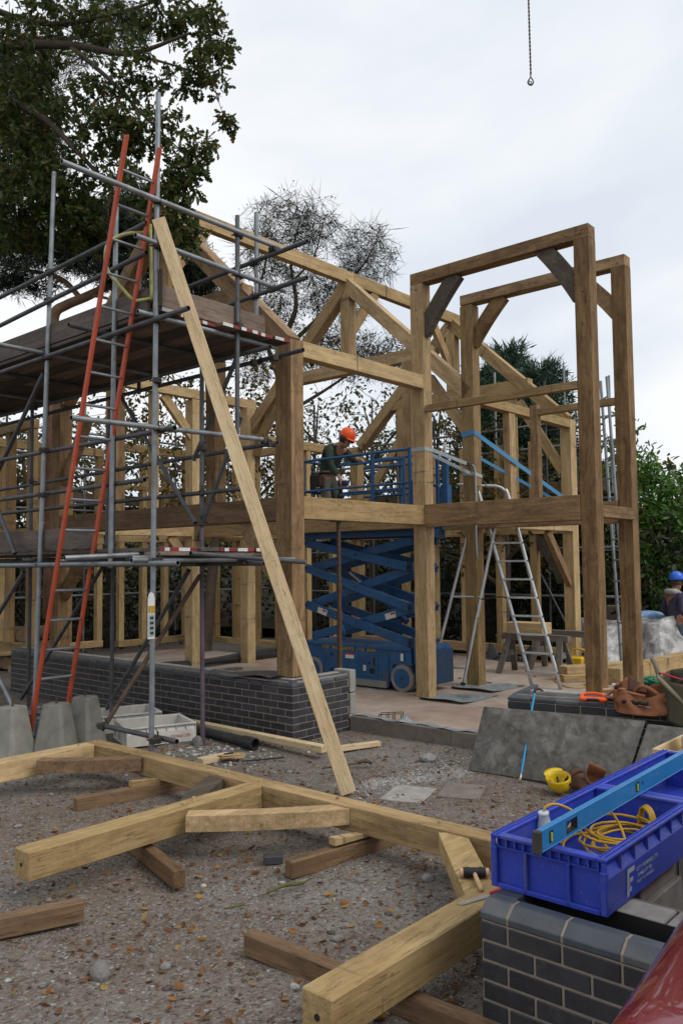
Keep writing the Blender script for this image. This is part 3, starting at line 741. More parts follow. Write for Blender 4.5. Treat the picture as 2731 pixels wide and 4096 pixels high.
# ------------------------------------------------------------------ tube scaffold along the gable
SC = thing('scaffold', (-1.65, .1, 0), 'steel tube scaffold with two board platforms standing before the gable wall', 'scaffold')
def st(name, p0, p1, mat='steel_tube', r=.0242): return tube(name, p0, p1, r, mat, SC)
def coupler_mesh():
    bm = bmesh.new()
    def bx(c, s, rot=0):
        g = bmesh.ops.create_cube(bm, size=1); bmesh.ops.scale(bm, vec=s, verts=g['verts']); bmesh.ops.translate(bm, vec=c, verts=g['verts'])
        bmesh.ops.bevel(bm, geom=list({e for v_ in g['verts'] for e in v_.link_edges}), offset=.006, segments=1, affect='EDGES')
    bx((0, 0, 0), (.072, .066, .05)); bx((.045, 0, 0), (.045, .062, .066)); bx((-.005, .048, 0), (.016, .05, .016)); bx((.05, .0, .05), (.016, .016, .05))
    me = bpy.data.meshes.new('coupler'); bm.to_mesh(me); bm.free(); me.materials.append(MATS['coupler_steel']); return me
def cpl(p, rz=0.0, rx=0.0):
    copy_mesh_obj('coupler', 'coupler', coupler_mesh, SC, Matrix.Translation(Vector(p)) @ Matrix.Rotation(rz, 4, 'Z') @ Matrix.Rotation(rx, 4, 'X'))
UO, UI, UW = -1.65, -.60, -.20
DARK = 'steel_dark'
# standards
st('standard', (-1.695, .105, -.02), (-1.648, .098, 6.30))
st('standard', (-1.69, 2.17, 0), (-1.64, 1.97, 6.15))
st('standard', (UO, 4.2, 0), (UO, 4.15, 5.6), DARK)
st('standard', (UO, 6.3, 0), (UO, 6.25, 5.6), DARK)
st('standard', (UO, .83, 1.84), (UO, .77, 5.40))
st('standard', (-.68, .085, 3.17), (-.675, .08, 5.42), DARK)
st('standard', (-.592, .731, -.02), (-.60, .74, 2.72), 'steel_purple')
st('standard', (-.60, .735, 2.30), (-.60, .735, 4.2), DARK)
st('standard', (-.60, 2.38, 0), (-.60, 2.36, 4.2), DARK)
st('standard', (-.645, 2.43, 1.9), (-.645, 2.42, 3.6), DARK)
st('standard', (-.60, 4.3, 0), (-.60, 4.3, 4.2), DARK)
st('standard', (-.60, 6.3, 0), (-.60, 6.3, 4.2), DARK)
st('standard', (-.155, .36, 4.48), (-.155, .35, 5.70), 'steel_tube')
st('standard', (-.155, 2.5, 4.0), (-.155, 2.5, 5.6), DARK)
st('standard', (-.155, 4.7, 4.0), (-.155, 4.7, 5.6), DARK)
# front rails, along X
st('guard_rail', (-2.66, .05, 5.245), (-.07, .05, 5.235))
st('guard_rail', (-1.93, .045, 4.83), (-.02, .06, 4.79))
st('ledger', (-2.55, .05, 3.09), (-.26, .05, 3.145))
st('ledger', (-1.88, .155, 1.905), (.20, .155, 1.905))
st('ledger', (-1.30, .045, 1.965), (.245, .045, 1.875), DARK)
st('ledger', (-2.3, .55, 1.93), (-1.62, .42, 1.96))
# rails along Y, outer side
st('guard_rail', (UO - .05, .2, 5.06), (UO - .05, 7.2, 4.86), DARK)
st('guard_rail', (UO - .05, .2, 4.775), (UO - .05, 7.2, 4.45), DARK)
st('ledger', (UO - .05, -.42, 4.115), (UO - .05, 7.2, 4.06), DARK)
st('ledger', (UO + .05, -.1, 3.10), (UO + .05, 7.2, 3.10), DARK)
st('ledger', (UO + .05, .35, 2.66), (UO + .05, 7.2, 2.60), DARK)
st('ledger', (UO - .05, -.28, 1.875), (UO - .05, 7.2, 1.87))
st('ledger', (UO + .05, -.14, .30), (UO + .05, 1.1, .30), DARK)
# inner side
st('guard_rail', (UW, -.45, 5.15), (UW, 7.2, 5.02), DARK)
st('guard_rail', (UW, -.44, 4.775), (UW, 7.2, 4.6), DARK)
st('ledger', (UW, -.38, 4.035), (UW, 7.2, 4.0), DARK)
st('ledger', (UI + .05, -.26, 4.02), (UI + .05, 7.2, 4.02), DARK)
st('ledger', (UI + .05, -.16, 1.865), (UI + .05, 7.2, 1.865), DARK)
st('ledger', (UW, .0, 3.12), (UW, 7.2, 3.0), DARK)
st('ledger', (UI, -.02, 2.62), (UI, 7.2, 2.6), DARK)
# transoms below the boards
for k, y in enumerate((.12, .95, 2.1, 3.3, 4.5, 5.7, 6.9)):
    st('transom', (-1.85 - .2 * (k % 3), y, 4.165), (-.12, y, 4.165), DARK if k % 2 else 'steel_tube')
    st('transom', (-1.82 - .15 * (k % 2), y + .12, 1.925), (-.16, y + .12, 1.925), DARK if k % 3 else 'steel_tube')
# diagonal braces
for p0, p1, m in (((UO + .06, 1.05, .25), (UI - .05, .70, 1.75), 'rusty_steel'), ((UI, .80, 2.15), (UI, .12, 3.35), DARK), ((UI - .05, .78, 2.3), (UI - .05, 2.3, 4.0), DARK),
                  ((UO - .1, 2.2, .1), (UO - .1, 4.3, 1.9), 'steel_tube'), ((UO - .1, 4.2, .2), (UO - .1, 2.3, 1.8), DARK), ((UO - .1, 4.1, 4.0), (UO - .1, 2.5, 2.0), DARK),
                  ((UO + .1, 2.3, 4.0), (UO + .1, 4.3, 2.0), DARK), ((UI, 2.5, .15), (UI, .95, 1.8), DARK), ((UI - .05, 4.4, .1), (UI - .05, 2.5, 1.85), DARK),
                  ((UI + .1, .3, 4.0), (UI + .1, 1.0, 3.0), DARK), ((UO - .06, 6.2, .1), (UO - .06, 4.3, 1.8), DARK)):
    st('brace', p0, p1, m)
# couplers where tubes cross
for z in (5.24, 4.81, 4.11, 3.11, 1.90, 3.55): cpl((-1.67, .07, z), .2 * z)
for z in (5.03, 4.72, 4.1, 3.1, 2.62, 1.88): cpl((UO - .02, 2.05 + .04 * (3 - z), z), 1.6)
for z in (5.22, 4.8, 4.28): cpl((-.68, .07, z), .4)
for y, z in ((.34, 5.13), (.34, 4.76), (.05, 5.2), (.06, 4.78), (2.5, 5.1), (2.5, 4.72)): cpl((-.18, y, z), 1.57)
for z in (4.0, 3.1, 2.62, 1.88, 2.3): cpl((UI, .74, z), 1.57 + z)
for z in (4.0, 3.0, 1.88): cpl((UI, 2.38, z), 1.2 + z); cpl((UI, 4.3, z), 1.2 + z)
for z in (4.1, 3.1, 1.88): cpl((UO, 4.2, z), 1.57)
for p in ((-.3, .05, 3.13), (-.26, .02, 3.1), (-1.7, .05, .30), (-1.62, 1.0, .3), (-.24, .3, 4.0), (-.24, -.02, 4.0), (-1.62, .5, 1.93), (UI, .1, 1.88)): cpl(p, p[2])
# boards
def board(x, y0, y1, z, mat='board', ends=False):
    o = abox('scaffold_board', (x - .112, x + .112), (y0, y1), (z, z + .038), mat, SC, 'y', .004)
    if ends:
        segs = ends
        for a, b_, m in segs:
            abox('board_end', (x + a, x + b_), (y0 - .004, y0 - .0005), (z + .003, z + .035), m, o, 'x', 0)
    return o
ends_a = ((-.11, -.045, 'paint_white'), (-.045, .04, 'paint_red'), (.04, .11, 'paint_white'))
ends_b = ((-.11, -.05, 'paint_red'), (-.05, .005, 'paint_white'), (.005, .11, 'paint_red'))
ends_c = ((-.11, .02, 'paint_white'), (.02, .11, 'paint_red'))
for k in range(7):
    x = -1.52 + k * .231
    board(x, .10 + jit(.05) - .02 * k, 3.95, 4.205 + .004 * (k % 2), 'board' if k % 2 else 'board_dark', (ends_c, ends_a, ends_b)[k % 3])
    board(x, 3.96, 7.3, 4.207, 'board_dark')
for k in range(6):
    x = -1.50 + k * .233
    board(x, .10 + jit(.04), 3.95, 1.985, 'board_dark', (ends_b, ends_c, ends_a)[k % 3] if k != 2 else False)
    board(x, 3.96, 7.3, 1.985, 'board_dark')
abox('scaffold_board', (-1.62, -.1), (.10, .325), (1.946, 1.983), 'board', SC, 'x')
abox('toe_board', (-1.60, -.62), (.105, .143), (4.252, 4.472), 'board', SC, 'x')
abox('toe_board', (-.61, -.255), (.115, .153), (4.250, 4.468), 'board', SC, 'x')
abox('toe_board', (UO + .01, UO + .048), (.27, 3.9), (4.25, 4.475), 'board_dark', SC, 'y')
abox('toe_board', (UO + .012, UO + .05), (3.91, 7.3), (4.25, 4.475), 'board_dark', SC, 'y')
abox('toe_board', (UO + .01, UO + .048), (1.2, 5.1), (2.03, 2.25), 'board_dark', SC, 'y')
abox('toe_board', (UO + .012, UO + .05), (5.11, 7.3), (2.03, 2.25), 'board_dark', SC, 'y')
abox('toe_board', (-1.655, -1.617), (.06, .10), (4.25, 4.60), 'board_dark', SC, 'z')
# sole boards under the standards
for x, y in ((-1.695, .105), (-1.69, 2.17), (-.592, .731), (-.6, 2.38)):
    abox('base_plate', (x - .07, x + .07), (y - .07, y + .07), (-.03, -.012 + .004), 'rusty_steel', SC, 'x', 0)

# ladder tied to the front rails
LD = thing('ladder', (-1.88, 1.79, 0), 'long orange ladder with grey rungs tied to the scaffold', 'ladder')
def lad(z): return 1.79 - .3125 * z
lean = Vector((0, lad(6.08) - lad(-.02), 6.1)).normalized()
for x0, x1, zt in ((-1.965, -2.055, 5.70), (-1.59, -1.70, 5.72)):
    beam('stile', (x0, lad(-.02), -.02), (x1, lad(zt), zt), .026, .062, 'ladder_orange', LD, Vector((0, 1, .3)), .008)
for k in range(19):
    z = .16 + k * .292
    tube('rung', (-1.96 - .015 * z, lad(z), z), (-1.60 - .017 * z, lad(z), z), .014, 'steel_tube', LD, 8, False)

# small access gate of bent yellow tube
G = thing('safety_gate', (-1.9, .45, 4.3), 'bent yellow tube gate beside the top of the orange ladder', 'safety gate')
rod('gate_loop', [(-1.62, .30, 5.02), (-1.78, .42, 4.99), (-1.9, .5, 4.90), (-1.93, .52, 4.78), (-1.92, .5, 4.62), (-1.84, .45, 4.5), (-1.73, .38, 4.36)], .017, 'gate_paint', G, 8, 4)
rod('gate_frame', [(-1.60, .28, 5.1), (-1.60, .26, 4.42), (-1.62, .26, 4.37), (-1.74, .3, 4.33)], .016, 'gate_paint', G, 8, 3)

# white tag holder on the tall standard
T = thing('scaffold_tag', (-1.72, .06, 1.2), 'white inspection tag with a yellow panel hung on the scaffold standard', 'tag')
prism('holder', [(-.035, 0), (.035, 0), (.035, .36), (.025, .40), (0, .42), (-.025, .40), (-.035, .36)], 'y', 0, .008, 'sticker_white', T)
for o in T.children: o.matrix_basis = Matrix.Translation((-.045, 0, .0))
abox('panel', (-1.762, -1.70), (.0525, .0595), (1.435, 1.495), 'letter_yellow', T, 'x', 0)
abox('panel', (-1.758, -1.704), (.0525, .0595), (1.225, 1.42), 'strap_grey', T, 'x', 0)
for k in range(4): abox('slot', (-1.75, -1.712), (.0495, .0522), (1.24 + k * .045, 1.265 + k * .045), 'jumper_green', T, 'x', 0)

# long pine prop leaning against the scaffold
PP = beam('timber_prop', (-1.062, -1.67, .0), (-1.665, .06, 5.06), .125, .066, 'pine', None, (-.75, -.65, .2), .004)
tag(PP, 'long pale sawn pine prop leaning from the gravel up to the scaffold', 'timber prop')
# ------------------------------------------------------------------ trees and shrubs
def leaf_mat(name, cols, rough=0.5, trans=0.35):
    m = bpy.data.materials.new(name); m.use_nodes = True; MATS[name] = m
    t = m.node_tree; b = t.nodes['Principled BSDF']; o = t.nodes['Material Output']
    a = N(t, 'ShaderNodeAttribute', attribute_name='rnd')
    c = ramp(t, a.outputs['Fac'], cols)
    t.links.new(c, b.inputs['Base Color']); b.inputs['Roughness'].default_value = rough; b.inputs['Specular IOR Level'].default_value = 0.3
    tr = N(t, 'ShaderNodeBsdfTranslucent'); t.links.new(c, tr.inputs['Color'])
    ms = N(t, 'ShaderNodeMixShader'); ms.inputs[0].default_value = trans
    t.links.new(b.outputs[0], ms.inputs[1]); t.links.new(tr.outputs[0], ms.inputs[2]); t.links.new(ms.outputs[0], o.inputs['Surface'])
    return m
leaf_mat('oak_leaf', [(0.020, 0.040, 0.010), (0.038, 0.066, 0.014), (0.06, 0.088, 0.018), (0.105, 0.095, 0.022)], 0.5, 0.4)
leaf_mat('oak_leaf_autumn', [(0.05, 0.055, 0.012), (0.085, 0.08, 0.016), (0.12, 0.085, 0.02), (0.13, 0.055, 0.015)], 0.55, 0.4)
leaf_mat('pine_needle', [(0.012, 0.022, 0.012), (0.022, 0.038, 0.020), (0.035, 0.052, 0.030)], 0.6, 0.1)
leaf_mat('birch_leaf', [(0.05, 0.055, 0.02), (0.08, 0.075, 0.025), (0.11, 0.075, 0.03)], 0.6, 0.35)
leaf_mat('wood_leaf', [(0.030, 0.042, 0.012), (0.065, 0.078, 0.02), (0.11, 0.11, 0.026), (0.15, 0.10, 0.025)], 0.6, 0.35)
leaf_mat('dark_leaf', [(0.010, 0.015, 0.006), (0.022, 0.030, 0.010), (0.038, 0.042, 0.014)], 0.6, 0.25)
leaf_mat('laurel_leaf', [(0.025, 0.075, 0.014), (0.055, 0.14, 0.024), (0.10, 0.22, 0.035), (0.17, 0.30, 0.05)], 0.32, 0.3)
leaf_mat('cypress_leaf', [(0.022, 0.050, 0.030), (0.042, 0.088, 0.055), (0.075, 0.13, 0.085)], 0.6, 0.2)
leaf_mat('fallen_leaf', [(0.10, 0.045, 0.02), (0.18, 0.075, 0.028), (0.27, 0.12, 0.035), (0.33, 0.20, 0.05)], 0.7, 0.15)
HALF = {
    'oak': [(0, 0), (.22, .10), (.30, .055), (.46, .20), (.55, .10), (.70, .24), (.80, .12), (.92, .14), (1, 0)],
    'oval': [(0, 0), (.25, .20), (.55, .26), (.82, .15), (1, 0)],
    'long': [(0, 0), (.25, .13), (.6, .16), (.85, .09), (1, 0)],
    'slim': [(0, 0), (.4, .07), (1, 0)],
}
def unit(v): return v / np.maximum(np.linalg.norm(v, axis=1, keepdims=True), 1e-9)
def leaf_arrays(P, D, size, shape, fold=0.35, rng=RNG, width=1.0):
    """leaves at P growing along D; two half-blades folded along the midrib"""
    n = len(P); H = np.array(HALF[shape]); k = len(H)
    D = unit(D); R = unit(rng.normal(size=(n, 3)))
    Sx = unit(np.cross(D, R)); Nn = np.cross(Sx, D)
    sz = np.broadcast_to(size, (n,))[:, None, None]
    ax = H[:, 0][None, :, None]; ay = H[:, 1][None, :, None] * width
    sag = (H[:, 0] ** 2)[None, :, None] * 0.12
    c, s = math.cos(fold), math.sin(fold)
    base = P[:, None, :] + sz * (D[:, None, :] * ax - Nn[:, None, :] * sag)
    a = base + sz * ay * (Sx[:, None, :] * c + Nn[:, None, :] * s)
    b_ = base + sz * ay * (-Sx[:, None, :] * c + Nn[:, None, :] * s)
    V = np.concatenate([a, b_[:, 1:-1]], axis=1)               # k + (k-2) verts
    m = 2 * k - 2
    i = np.arange(n)[:, None] * m
    f1 = i + np.arange(k)[None, :]
    other = [0] + list(range(k, m)) + [k - 1]
    f2 = i + np.array(other[::-1])[None, :]
    loops = np.stack([f1, f2], axis=1).reshape(-1)
    return V.reshape(-1, 3), loops, np.full(2 * n, k), np.repeat(rng.random(n), 2)
def join(parts):
    vs, ls, cs, rs, o = [], [], [], [], 0
    for v, l, c, r in parts:
        vs.append(v); ls.append(np.asarray(l) + o); cs.append(c); rs.append(r); o += len(v)
    return np.concatenate(vs), np.concatenate(ls), np.concatenate(cs), np.concatenate(rs)
def foliage(name, parts, mat, parent, kind='stuff'):
    v, l, c, r = join(parts)
    org = ROOTM[parent.name].translation if parent else Vector((0, 0, 0))
    return obj(name, npmesh(name, v - np.array(org), l, c, mat, False, r), parent, Matrix.Translation(org), kind)
def grow(limbs, pts, rng, wig=0.12, rmin=0.0035, rtip=0.0022, step=0.22, limb_n=8, twig_n=4, pull=0.35):
    """limbs: [(ctrl points, radii)]; every point of pts gets a twig from the nearest wood already there"""
    vs, fs, nodes = [], [], []
    def add(path, rad, n):
        v_, f_ = path_arrays(path, rad, n); o = len(vs)
        vs.extend(v_); fs.extend([tuple(i + o for i in f) for f in f_])
    for ctrl, rad in limbs:
        path = smooth_path(ctrl, 6); r = list(np.interp(np.linspace(0, len(rad) - 1, len(path)), range(len(rad)), rad))
        add(path, r, limb_n); nodes.extend(path)
    big = len(fs)
    Nn = np.array([tuple(p) for p in nodes])
    pts = np.asarray(pts)
    d = np.array([np.min(np.sum((Nn - p) ** 2, axis=1)) for p in pts]); pts = pts[np.argsort(d)]
    cap = np.empty((len(Nn) + len(pts) * 8, 3)); cap[:len(Nn)] = Nn; cnt = len(Nn)
    dirs = []
    for p in pts:
        q = cap[:cnt]; j = int(np.argmin(np.sum((q - p) ** 2, axis=1) + (q[:, 2] > p[2] + .3) * 0.15)); a = q[j]
        L = np.linalg.norm(p - a); k = max(2, min(6, int(L / step) + 1))
        off = rng.normal(size=3) * wig * L; off2 = rng.normal(size=3) * wig * L * .6
        path = [a + (p - a) * t + off * math.sin(math.pi * t) + off2 * math.sin(2 * math.pi * t) - np.array([0, 0, 1]) * pull * L * .3 * math.sin(math.pi * t) * -1 for t in np.linspace(0, 1, k + 1)]
        r0 = rmin + min(.02, L * .006)
        add([Vector(x) for x in path], list(np.linspace(r0, rtip, k + 1)), twig_n)
        for x in path[1:]: cap[cnt] = x; cnt += 1
        dirs.append(path[-1] - path[-2])
    return vs, fs, big, pts, unit(np.array(dirs))
def wood_obj(name, vs, fs, mat, parent):
    org = ROOTM[parent.name].translation
    return obj(name, mesh(name, [Vector(v) - org for v in vs], fs, mat, True), parent, Matrix.Translation(org))
def split_wood(root, vs, fs, big, mat_big, mat_twig):
    ids = sorted({i for f in fs[:big] for i in f}); mp_ = {i: k for k, i in enumerate(ids)}
    wood_obj('trunk', [vs[i] for i in ids], [tuple(mp_[i] for i in f) for f in fs[:big]], mat_big, root)
    if big < len(fs):
        ids = sorted({i for f in fs[big:] for i in f}); mp_ = {i: k for k, i in enumerate(ids)}
        o = wood_obj('twigs', [vs[i] for i in ids], [tuple(mp_[i] for i in f) for f in fs[big:]], mat_twig, root); o['kind'] = 'stuff'
def ell(clusters, rng):
    """points inside ellipsoids given as (x, y, rx, ry, n, depth, half depth)"""
    P = []
    for x, y, rx, ry, n, d, dd in clusters:
        c = np.array(at(x, y, d)); k = d * 1.7418 / 3300
        e = unit(rng.normal(size=(n, 3))) * (rng.random((n, 1)) ** 0.42)
        P.append(c + e[:, :1] * rx * k * np.array(RGT_H) + e[:, 1:2] * dd * np.array(FWD_H) + e[:, 2:] * ry * k * np.array([0, 0, 1.0]))
    return np.concatenate(P)
def spray(P, D, per, radius, size, shape, rng, hang=0.5, svar=0.3, fold=0.35, width=1.0):
    n = len(P)
    Q = np.repeat(P, per, axis=0) + unit(rng.normal(size=(n * per, 3))) * radius * (rng.random((n * per, 1)) ** .6)
    DD = np.repeat(D, per, axis=0) * .7 + rng.normal(size=(n * per, 3)) * .8 - np.array([0, 0, hang])
    return leaf_arrays(Q, DD, size * (1 + svar * rng.normal(size=n * per)).clip(.4, 1.8), shape, fold, rng, width)
A3 = lambda x, y, d: tuple(at(x, y, d))

# oak that hangs over the scaffold from the left
rg = np.random.default_rng(3)
ok = thing('oak_tree', (at(-560, 1330, 9.6).x, at(-560, 1330, 9.6).y, 0), 'old oak whose leafy boughs hang over the scaffold from above', 'tree')
limbs = [([A3(-560, 1560, 9.6), A3(-560, 900, 9.6), A3(-470, 450, 9.5), A3(-380, -100, 9.4), A3(-300, -600, 9.4)], [.34, .30, .24, .16, .08]),
         ([A3(-470, 450, 9.5), A3(-220, 190, 9.3), A3(0, 112, 9.1), A3(160, 104, 9.0), A3(300, 122, 8.9), A3(440, 75, 8.8)], [.14, .085, .055, .045, .03, .012]),
         ([A3(-220, 190, 9.3), A3(-40, 210, 9.2), A3(90, 265, 9.0), A3(180, 350, 8.9), A3(260, 440, 8.8), A3(330, 520, 8.8)], [.07, .045, .036, .026, .018, .008]),
         ([A3(160, 104, 9.0), A3(260, 190, 8.9), A3(330, 265, 8.8), A3(420, 350, 8.7)], [.03, .022, .016, .006]),
         ([A3(-300, -100, 9.3), A3(-20, 20, 9.2), A3(120, 55, 9.1), A3(270, 30, 9.0), A3(420, -20, 8.9)], [.07, .04, .03, .022, .01]),
         ([A3(-480, 700, 9.6), A3(-150, 470, 9.4), A3(30, 440, 9.3), A3(150, 490, 9.2), A3(220, 540, 9.1)], [.09, .06, .04, .02, .008]),
         ([A3(300, 122, 8.9), A3(400, 150, 8.8), A3(470, 170, 8.7), A3(520, 150, 8.7)], [.02, .012, .008, .004]),
         ([A3(420, -20, 8.9), A3(480, 60, 8.8), A3(492, 190, 8.8), A3(512, 262, 8.75)], [.012, .007, .005, .003])]
cl = [(60, 40, 120, 60, 55, 9.1, .5), (230, 50, 130, 60, 50, 9.0, .5), (400, 30, 100, 50, 42, 8.9, .4), (485, 95, 48, 95, 34, 8.8, .3),
      (50, 190, 120, 90, 105, 9.3, .7), (60, 330, 120, 100, 125, 9.4, .7), (200, 210, 90, 80, 42, 9.0, .5), (330, 170, 80, 80, 34, 8.9, .4), (455, 185, 66, 50, 26, 8.8, .3),
      (240, 330, 95, 80, 62, 8.9, .5), (360, 290, 70, 60, 32, 8.8, .4), (445, 365, 62, 62, 40, 8.7, .3), (405, 440, 60, 50, 32, 8.7, .3), (430, 545, 36, 58, 24, 8.65, .2), (365, 500, 50, 40, 16, 8.7, .3),
      (130, 440, 130, 80, 130, 9.3, .6), (190, 520, 75, 55, 70, 9.2, .4), (50, 500, 100, 80, 90, 9.4, .5), (520, 266, 14, 24, 7, 8.75, .08), (300, 420, 60, 60, 22, 8.8, .4), (-120, 250, 120, 330, 120, 9.6, .9), (290, 300, 50, 50, 22, 8.8, .3)]
pts = ell(cl, rg)
vs, fs, big, pts, dr = grow(limbs, pts, rg, .16, .004, .0022, .16)
split_wood(ok, vs, fs, big, 'twig', 'twig')
foliage('crown', [spray(pts, dr, 11, .085, .085, 'oak', rg, .35, .3, .35, 1.3)], 'oak_leaf', ok)
foliage('crown', [spray(pts[::3], dr[::3], 4, .10, .08, 'oak', rg, .5, .3, .35, 1.2)], 'oak_leaf_autumn', ok)

# dark pines behind the scaffold
def needle_tufts(P, per, length, rng, up=.3):
    n = len(P)
    Q = np.repeat(P, per, axis=0) + rng.normal(size=(n * per, 3)) * .05
    D = rng.normal(size=(n * per, 3)) + np.array([0, 0, up])
    return leaf_arrays(Q, D, length * (1 + .25 * rng.normal(size=n * per)).clip(.5, 1.6), 'slim', .2, rng, .55)
def pine(base, limbs, clusters, label, seed, per=34, length=.17):
    rg = np.random.default_rng(seed)
    r = thing('pine_tree', (base[0], base[1], 0), label, 'tree')
    pts = ell(clusters, rg)
    vs, fs, big, pts, dr = grow(limbs, pts, rg, .14, .006, .003, .3)
    split_wood(r, vs, fs, big, 'bark_pine', 'twig')
    foliage('crown', [needle_tufts(pts, per, length, rg)], 'pine_needle', r)
b0 = at(120, 1400, 13.5)
pine(b0, [([A3(120, 1420, 13.5), A3(122, 1000, 13.5), A3(123, 790, 13.5), A3(126, 722, 13.5), A3(154, 700, 13.5), A3(208, 677, 13.5), A3(270, 640, 13.6), A3(330, 560, 13.8), A3(360, 470, 14)], [.15, .12, .105, .09, .085, .08, .06, .05, .03]),
          ([A3(208, 677, 13.5), A3(260, 690, 13.3), A3(300, 720, 13.2)], [.03, .02, .01]),
          ([A3(190, 690, 13.5), A3(140, 640, 13.6), A3(60, 620, 13.8), A3(-30, 600, 14)], [.05, .04, .03, .015])],
     [(290, 545, 90, 75, 260, 13.7, 1.0), (400, 590, 80, 70, 230, 13.9, 1.0), (455, 640, 62, 55, 150, 14.2, .9), (330, 480, 60, 40, 80, 13.8, .8), (350, 690, 90, 45, 90, 13.8, 1.0), (260, 620, 80, 40, 80, 13.4, .8), (430, 740, 70, 30, 40, 14, .8), (250, 520, 60, 50, 90, 13.6, .8), (340, 770, 60, 30, 24, 13.6, .7)],
     'rust barked pine with a crooked stem behind the gable truss', 5)
b1 = at(-330, 1400, 14)
pine(b1, [([A3(-330, 1420, 14), A3(-330, 700, 14), A3(-300, 100, 14), A3(-260, -300, 14)], [.24, .2, .16, .06]),
          ([A3(-320, 500, 14), A3(-120, 540, 13.8), A3(60, 580, 13.6), A3(200, 600, 13.4)], [.08, .06, .04, .012]),
          ([A3(-320, 300, 14), A3(-120, 300, 13.7), A3(40, 330, 13.4), A3(120, 320, 13.2)], [.08, .06, .04, .012]),
          ([A3(-320, 120, 14), A3(-100, 60, 13.7), A3(120, 90, 13.4), A3(330, 60, 13.2)], [.08, .06, .04, .012]),
          ([A3(-330, 620, 14), A3(-150, 660, 13.8), A3(0, 690, 13.6)], [.06, .04, .012])],
     [(40, 240, 110, 90, 210, 13.5, 1.0), (50, 370, 120, 70, 190, 13.5, 1.0), (60, 120, 150, 50, 90, 13.4, .8), (250, 60, 110, 45, 80, 13.3, .7), (60, 560, 150, 40, 170, 13.6, .8), (170, 590, 90, 32, 80, 13.5, .7), (40, 640, 110, 30, 80, 13.6, .7), (-60, 450, 100, 160, 140, 14, 1.0)],
     'dark pine with hanging needle boughs beyond the oak', 6)

# birch behind the ridge, thin twigs against the sky
rg = np.random.default_rng(8)
bt = at(655, 1400, 18)
bi = thing('birch_tree', (bt.x, bt.y, 0), 'tall almost bare birch with fine dark twigs rising behind the ridge', 'tree')
limbs = [([A3(655, 1420, 18), A3(650, 1100, 18), A3(640, 900, 18), A3(655, 780, 18), A3(680, 700, 18), A3(668, 600, 18), A3(690, 500, 18)], [.13, .11, .09, .07, .05, .03, .012]),
         ([A3(650, 900, 18), A3(610, 780, 18), A3(590, 690, 18.1), A3(610, 600, 18.2), A3(600, 530, 18.2)], [.06, .045, .035, .02, .008]),
         ([A3(655, 800, 18), A3(720, 740, 17.8), A3(790, 660, 17.7), A3(840, 600, 17.6), A3(870, 540, 17.6)], [.06, .045, .035, .02, .008]),
         ([A3(640, 960, 18), A3(740, 900, 17.8), A3(830, 840, 17.6), A3(900, 800, 17.5)], [.05, .035, .022, .008]),
         ([A3(668, 650, 18), A3(720, 590, 18), A3(745, 500, 18)], [.03, .02, .008])]
cl = [(660, 530, 110, 85, 210, 18, 1.2), (730, 520, 60, 70, 90, 18, 1.0), (600, 590, 70, 80, 120, 18.1, 1.0), (690, 650, 90, 60, 120, 18, 1.0), (840, 590, 75, 75, 190, 17.6, 1.0), (780, 690, 80, 55, 120, 17.7, .9), (620, 720, 70, 60, 100, 18, .9),
      (790, 810, 110, 60, 170, 17.6, 1.0), (890, 820, 60, 60, 70, 17.5, .8), (700, 800, 60, 60, 70, 17.8, .8), (580, 820, 60, 70, 70, 18, .8)]
pts = ell(cl, rg)
vs, fs, big, pts, dr = grow(limbs, pts, rg, .2, .0038, .0022, .25)
split_wood(bi, vs, fs, big, 'bark', 'twig')
fine = spray(pts, dr, 6, .012, .30, 'slim', rg, .35, .35, .1, .075)
fine2 = spray(pts - dr * .12, dr, 4, .012, .26, 'slim', rg, .1, .35, .1, .07)
foliage('twig_ends', [fine, fine2], 'dark_leaf', bi)
lowm = pts[:, 2] < at(700, 690, 18).z
foliage('crown', [spray(pts, dr, 3, .22, .048, 'oval', rg, .5), spray(pts[lowm], dr[lowm], 5, .25, .06, 'oval', rg, .5)], 'birch_leaf', bi)

# scattered woodland behind the house: single trees, then the far mass
def wood_tree(x, d, h, spread, label, seed, mat='wood_leaf', nleaf=9, npts=200, size=.10, lean=0.0, rad=.11, low=.35, name='woodland_tree'):
    rg = np.random.default_rng(seed)
    b = at(x, 1400, d); r = thing(name, (b.x, b.y, 0), label, 'tree', 'trees of the wood behind the house')
    top = Vector((b.x, b.y, 0)) + RGT_H * lean + Vector((0, 0, h * .9))
    base = Vector((b.x, b.y, -.1))
    mid = base.lerp(top, .5) + RGT_H * jit(.3) + FWD_H * jit(.3)
    limbs = [([base, base.lerp(mid, .5), mid, mid.lerp(top, .5), top], [rad * 1.2, rad, rad * .75, rad * .45, rad * .12])]
    for k in range(7):
        f = low + (0.9 - low) * k / 7; p = base.lerp(top, f); an = k * 2.4 + seed
        q = p + (RGT_H * math.cos(an) + FWD_H * math.sin(an)) * spread * (1.05 - f * .6) + Vector((0, 0, spread * .45))
        limbs.append(([p, p.lerp(q, .45) + Vector((0, 0, .12)), q], [rad * .4, rad * .25, rad * .06]))
    e = unit(rg.normal(size=(npts, 3))) * (rg.random((npts, 1)) ** .45)
    c = np.array(base.lerp(top, (low + 1.0) / 2 + .04))
    pts = c + e[:, :1] * spread * np.array(RGT_H) + e[:, 1:2] * spread * np.array(FWD_H) + e[:, 2:] * h * (1 - low) * .56 * np.array([0, 0, 1.0])
    vs, fs, big, pts, dr = grow(limbs, pts, rg, .18, .005, .003, .4)
    split_wood(r, vs, fs, big, 'bark', 'twig')
    foliage('crown', [spray(pts, dr, nleaf, .26, size, 'oval', rg, .4)], mat, r)
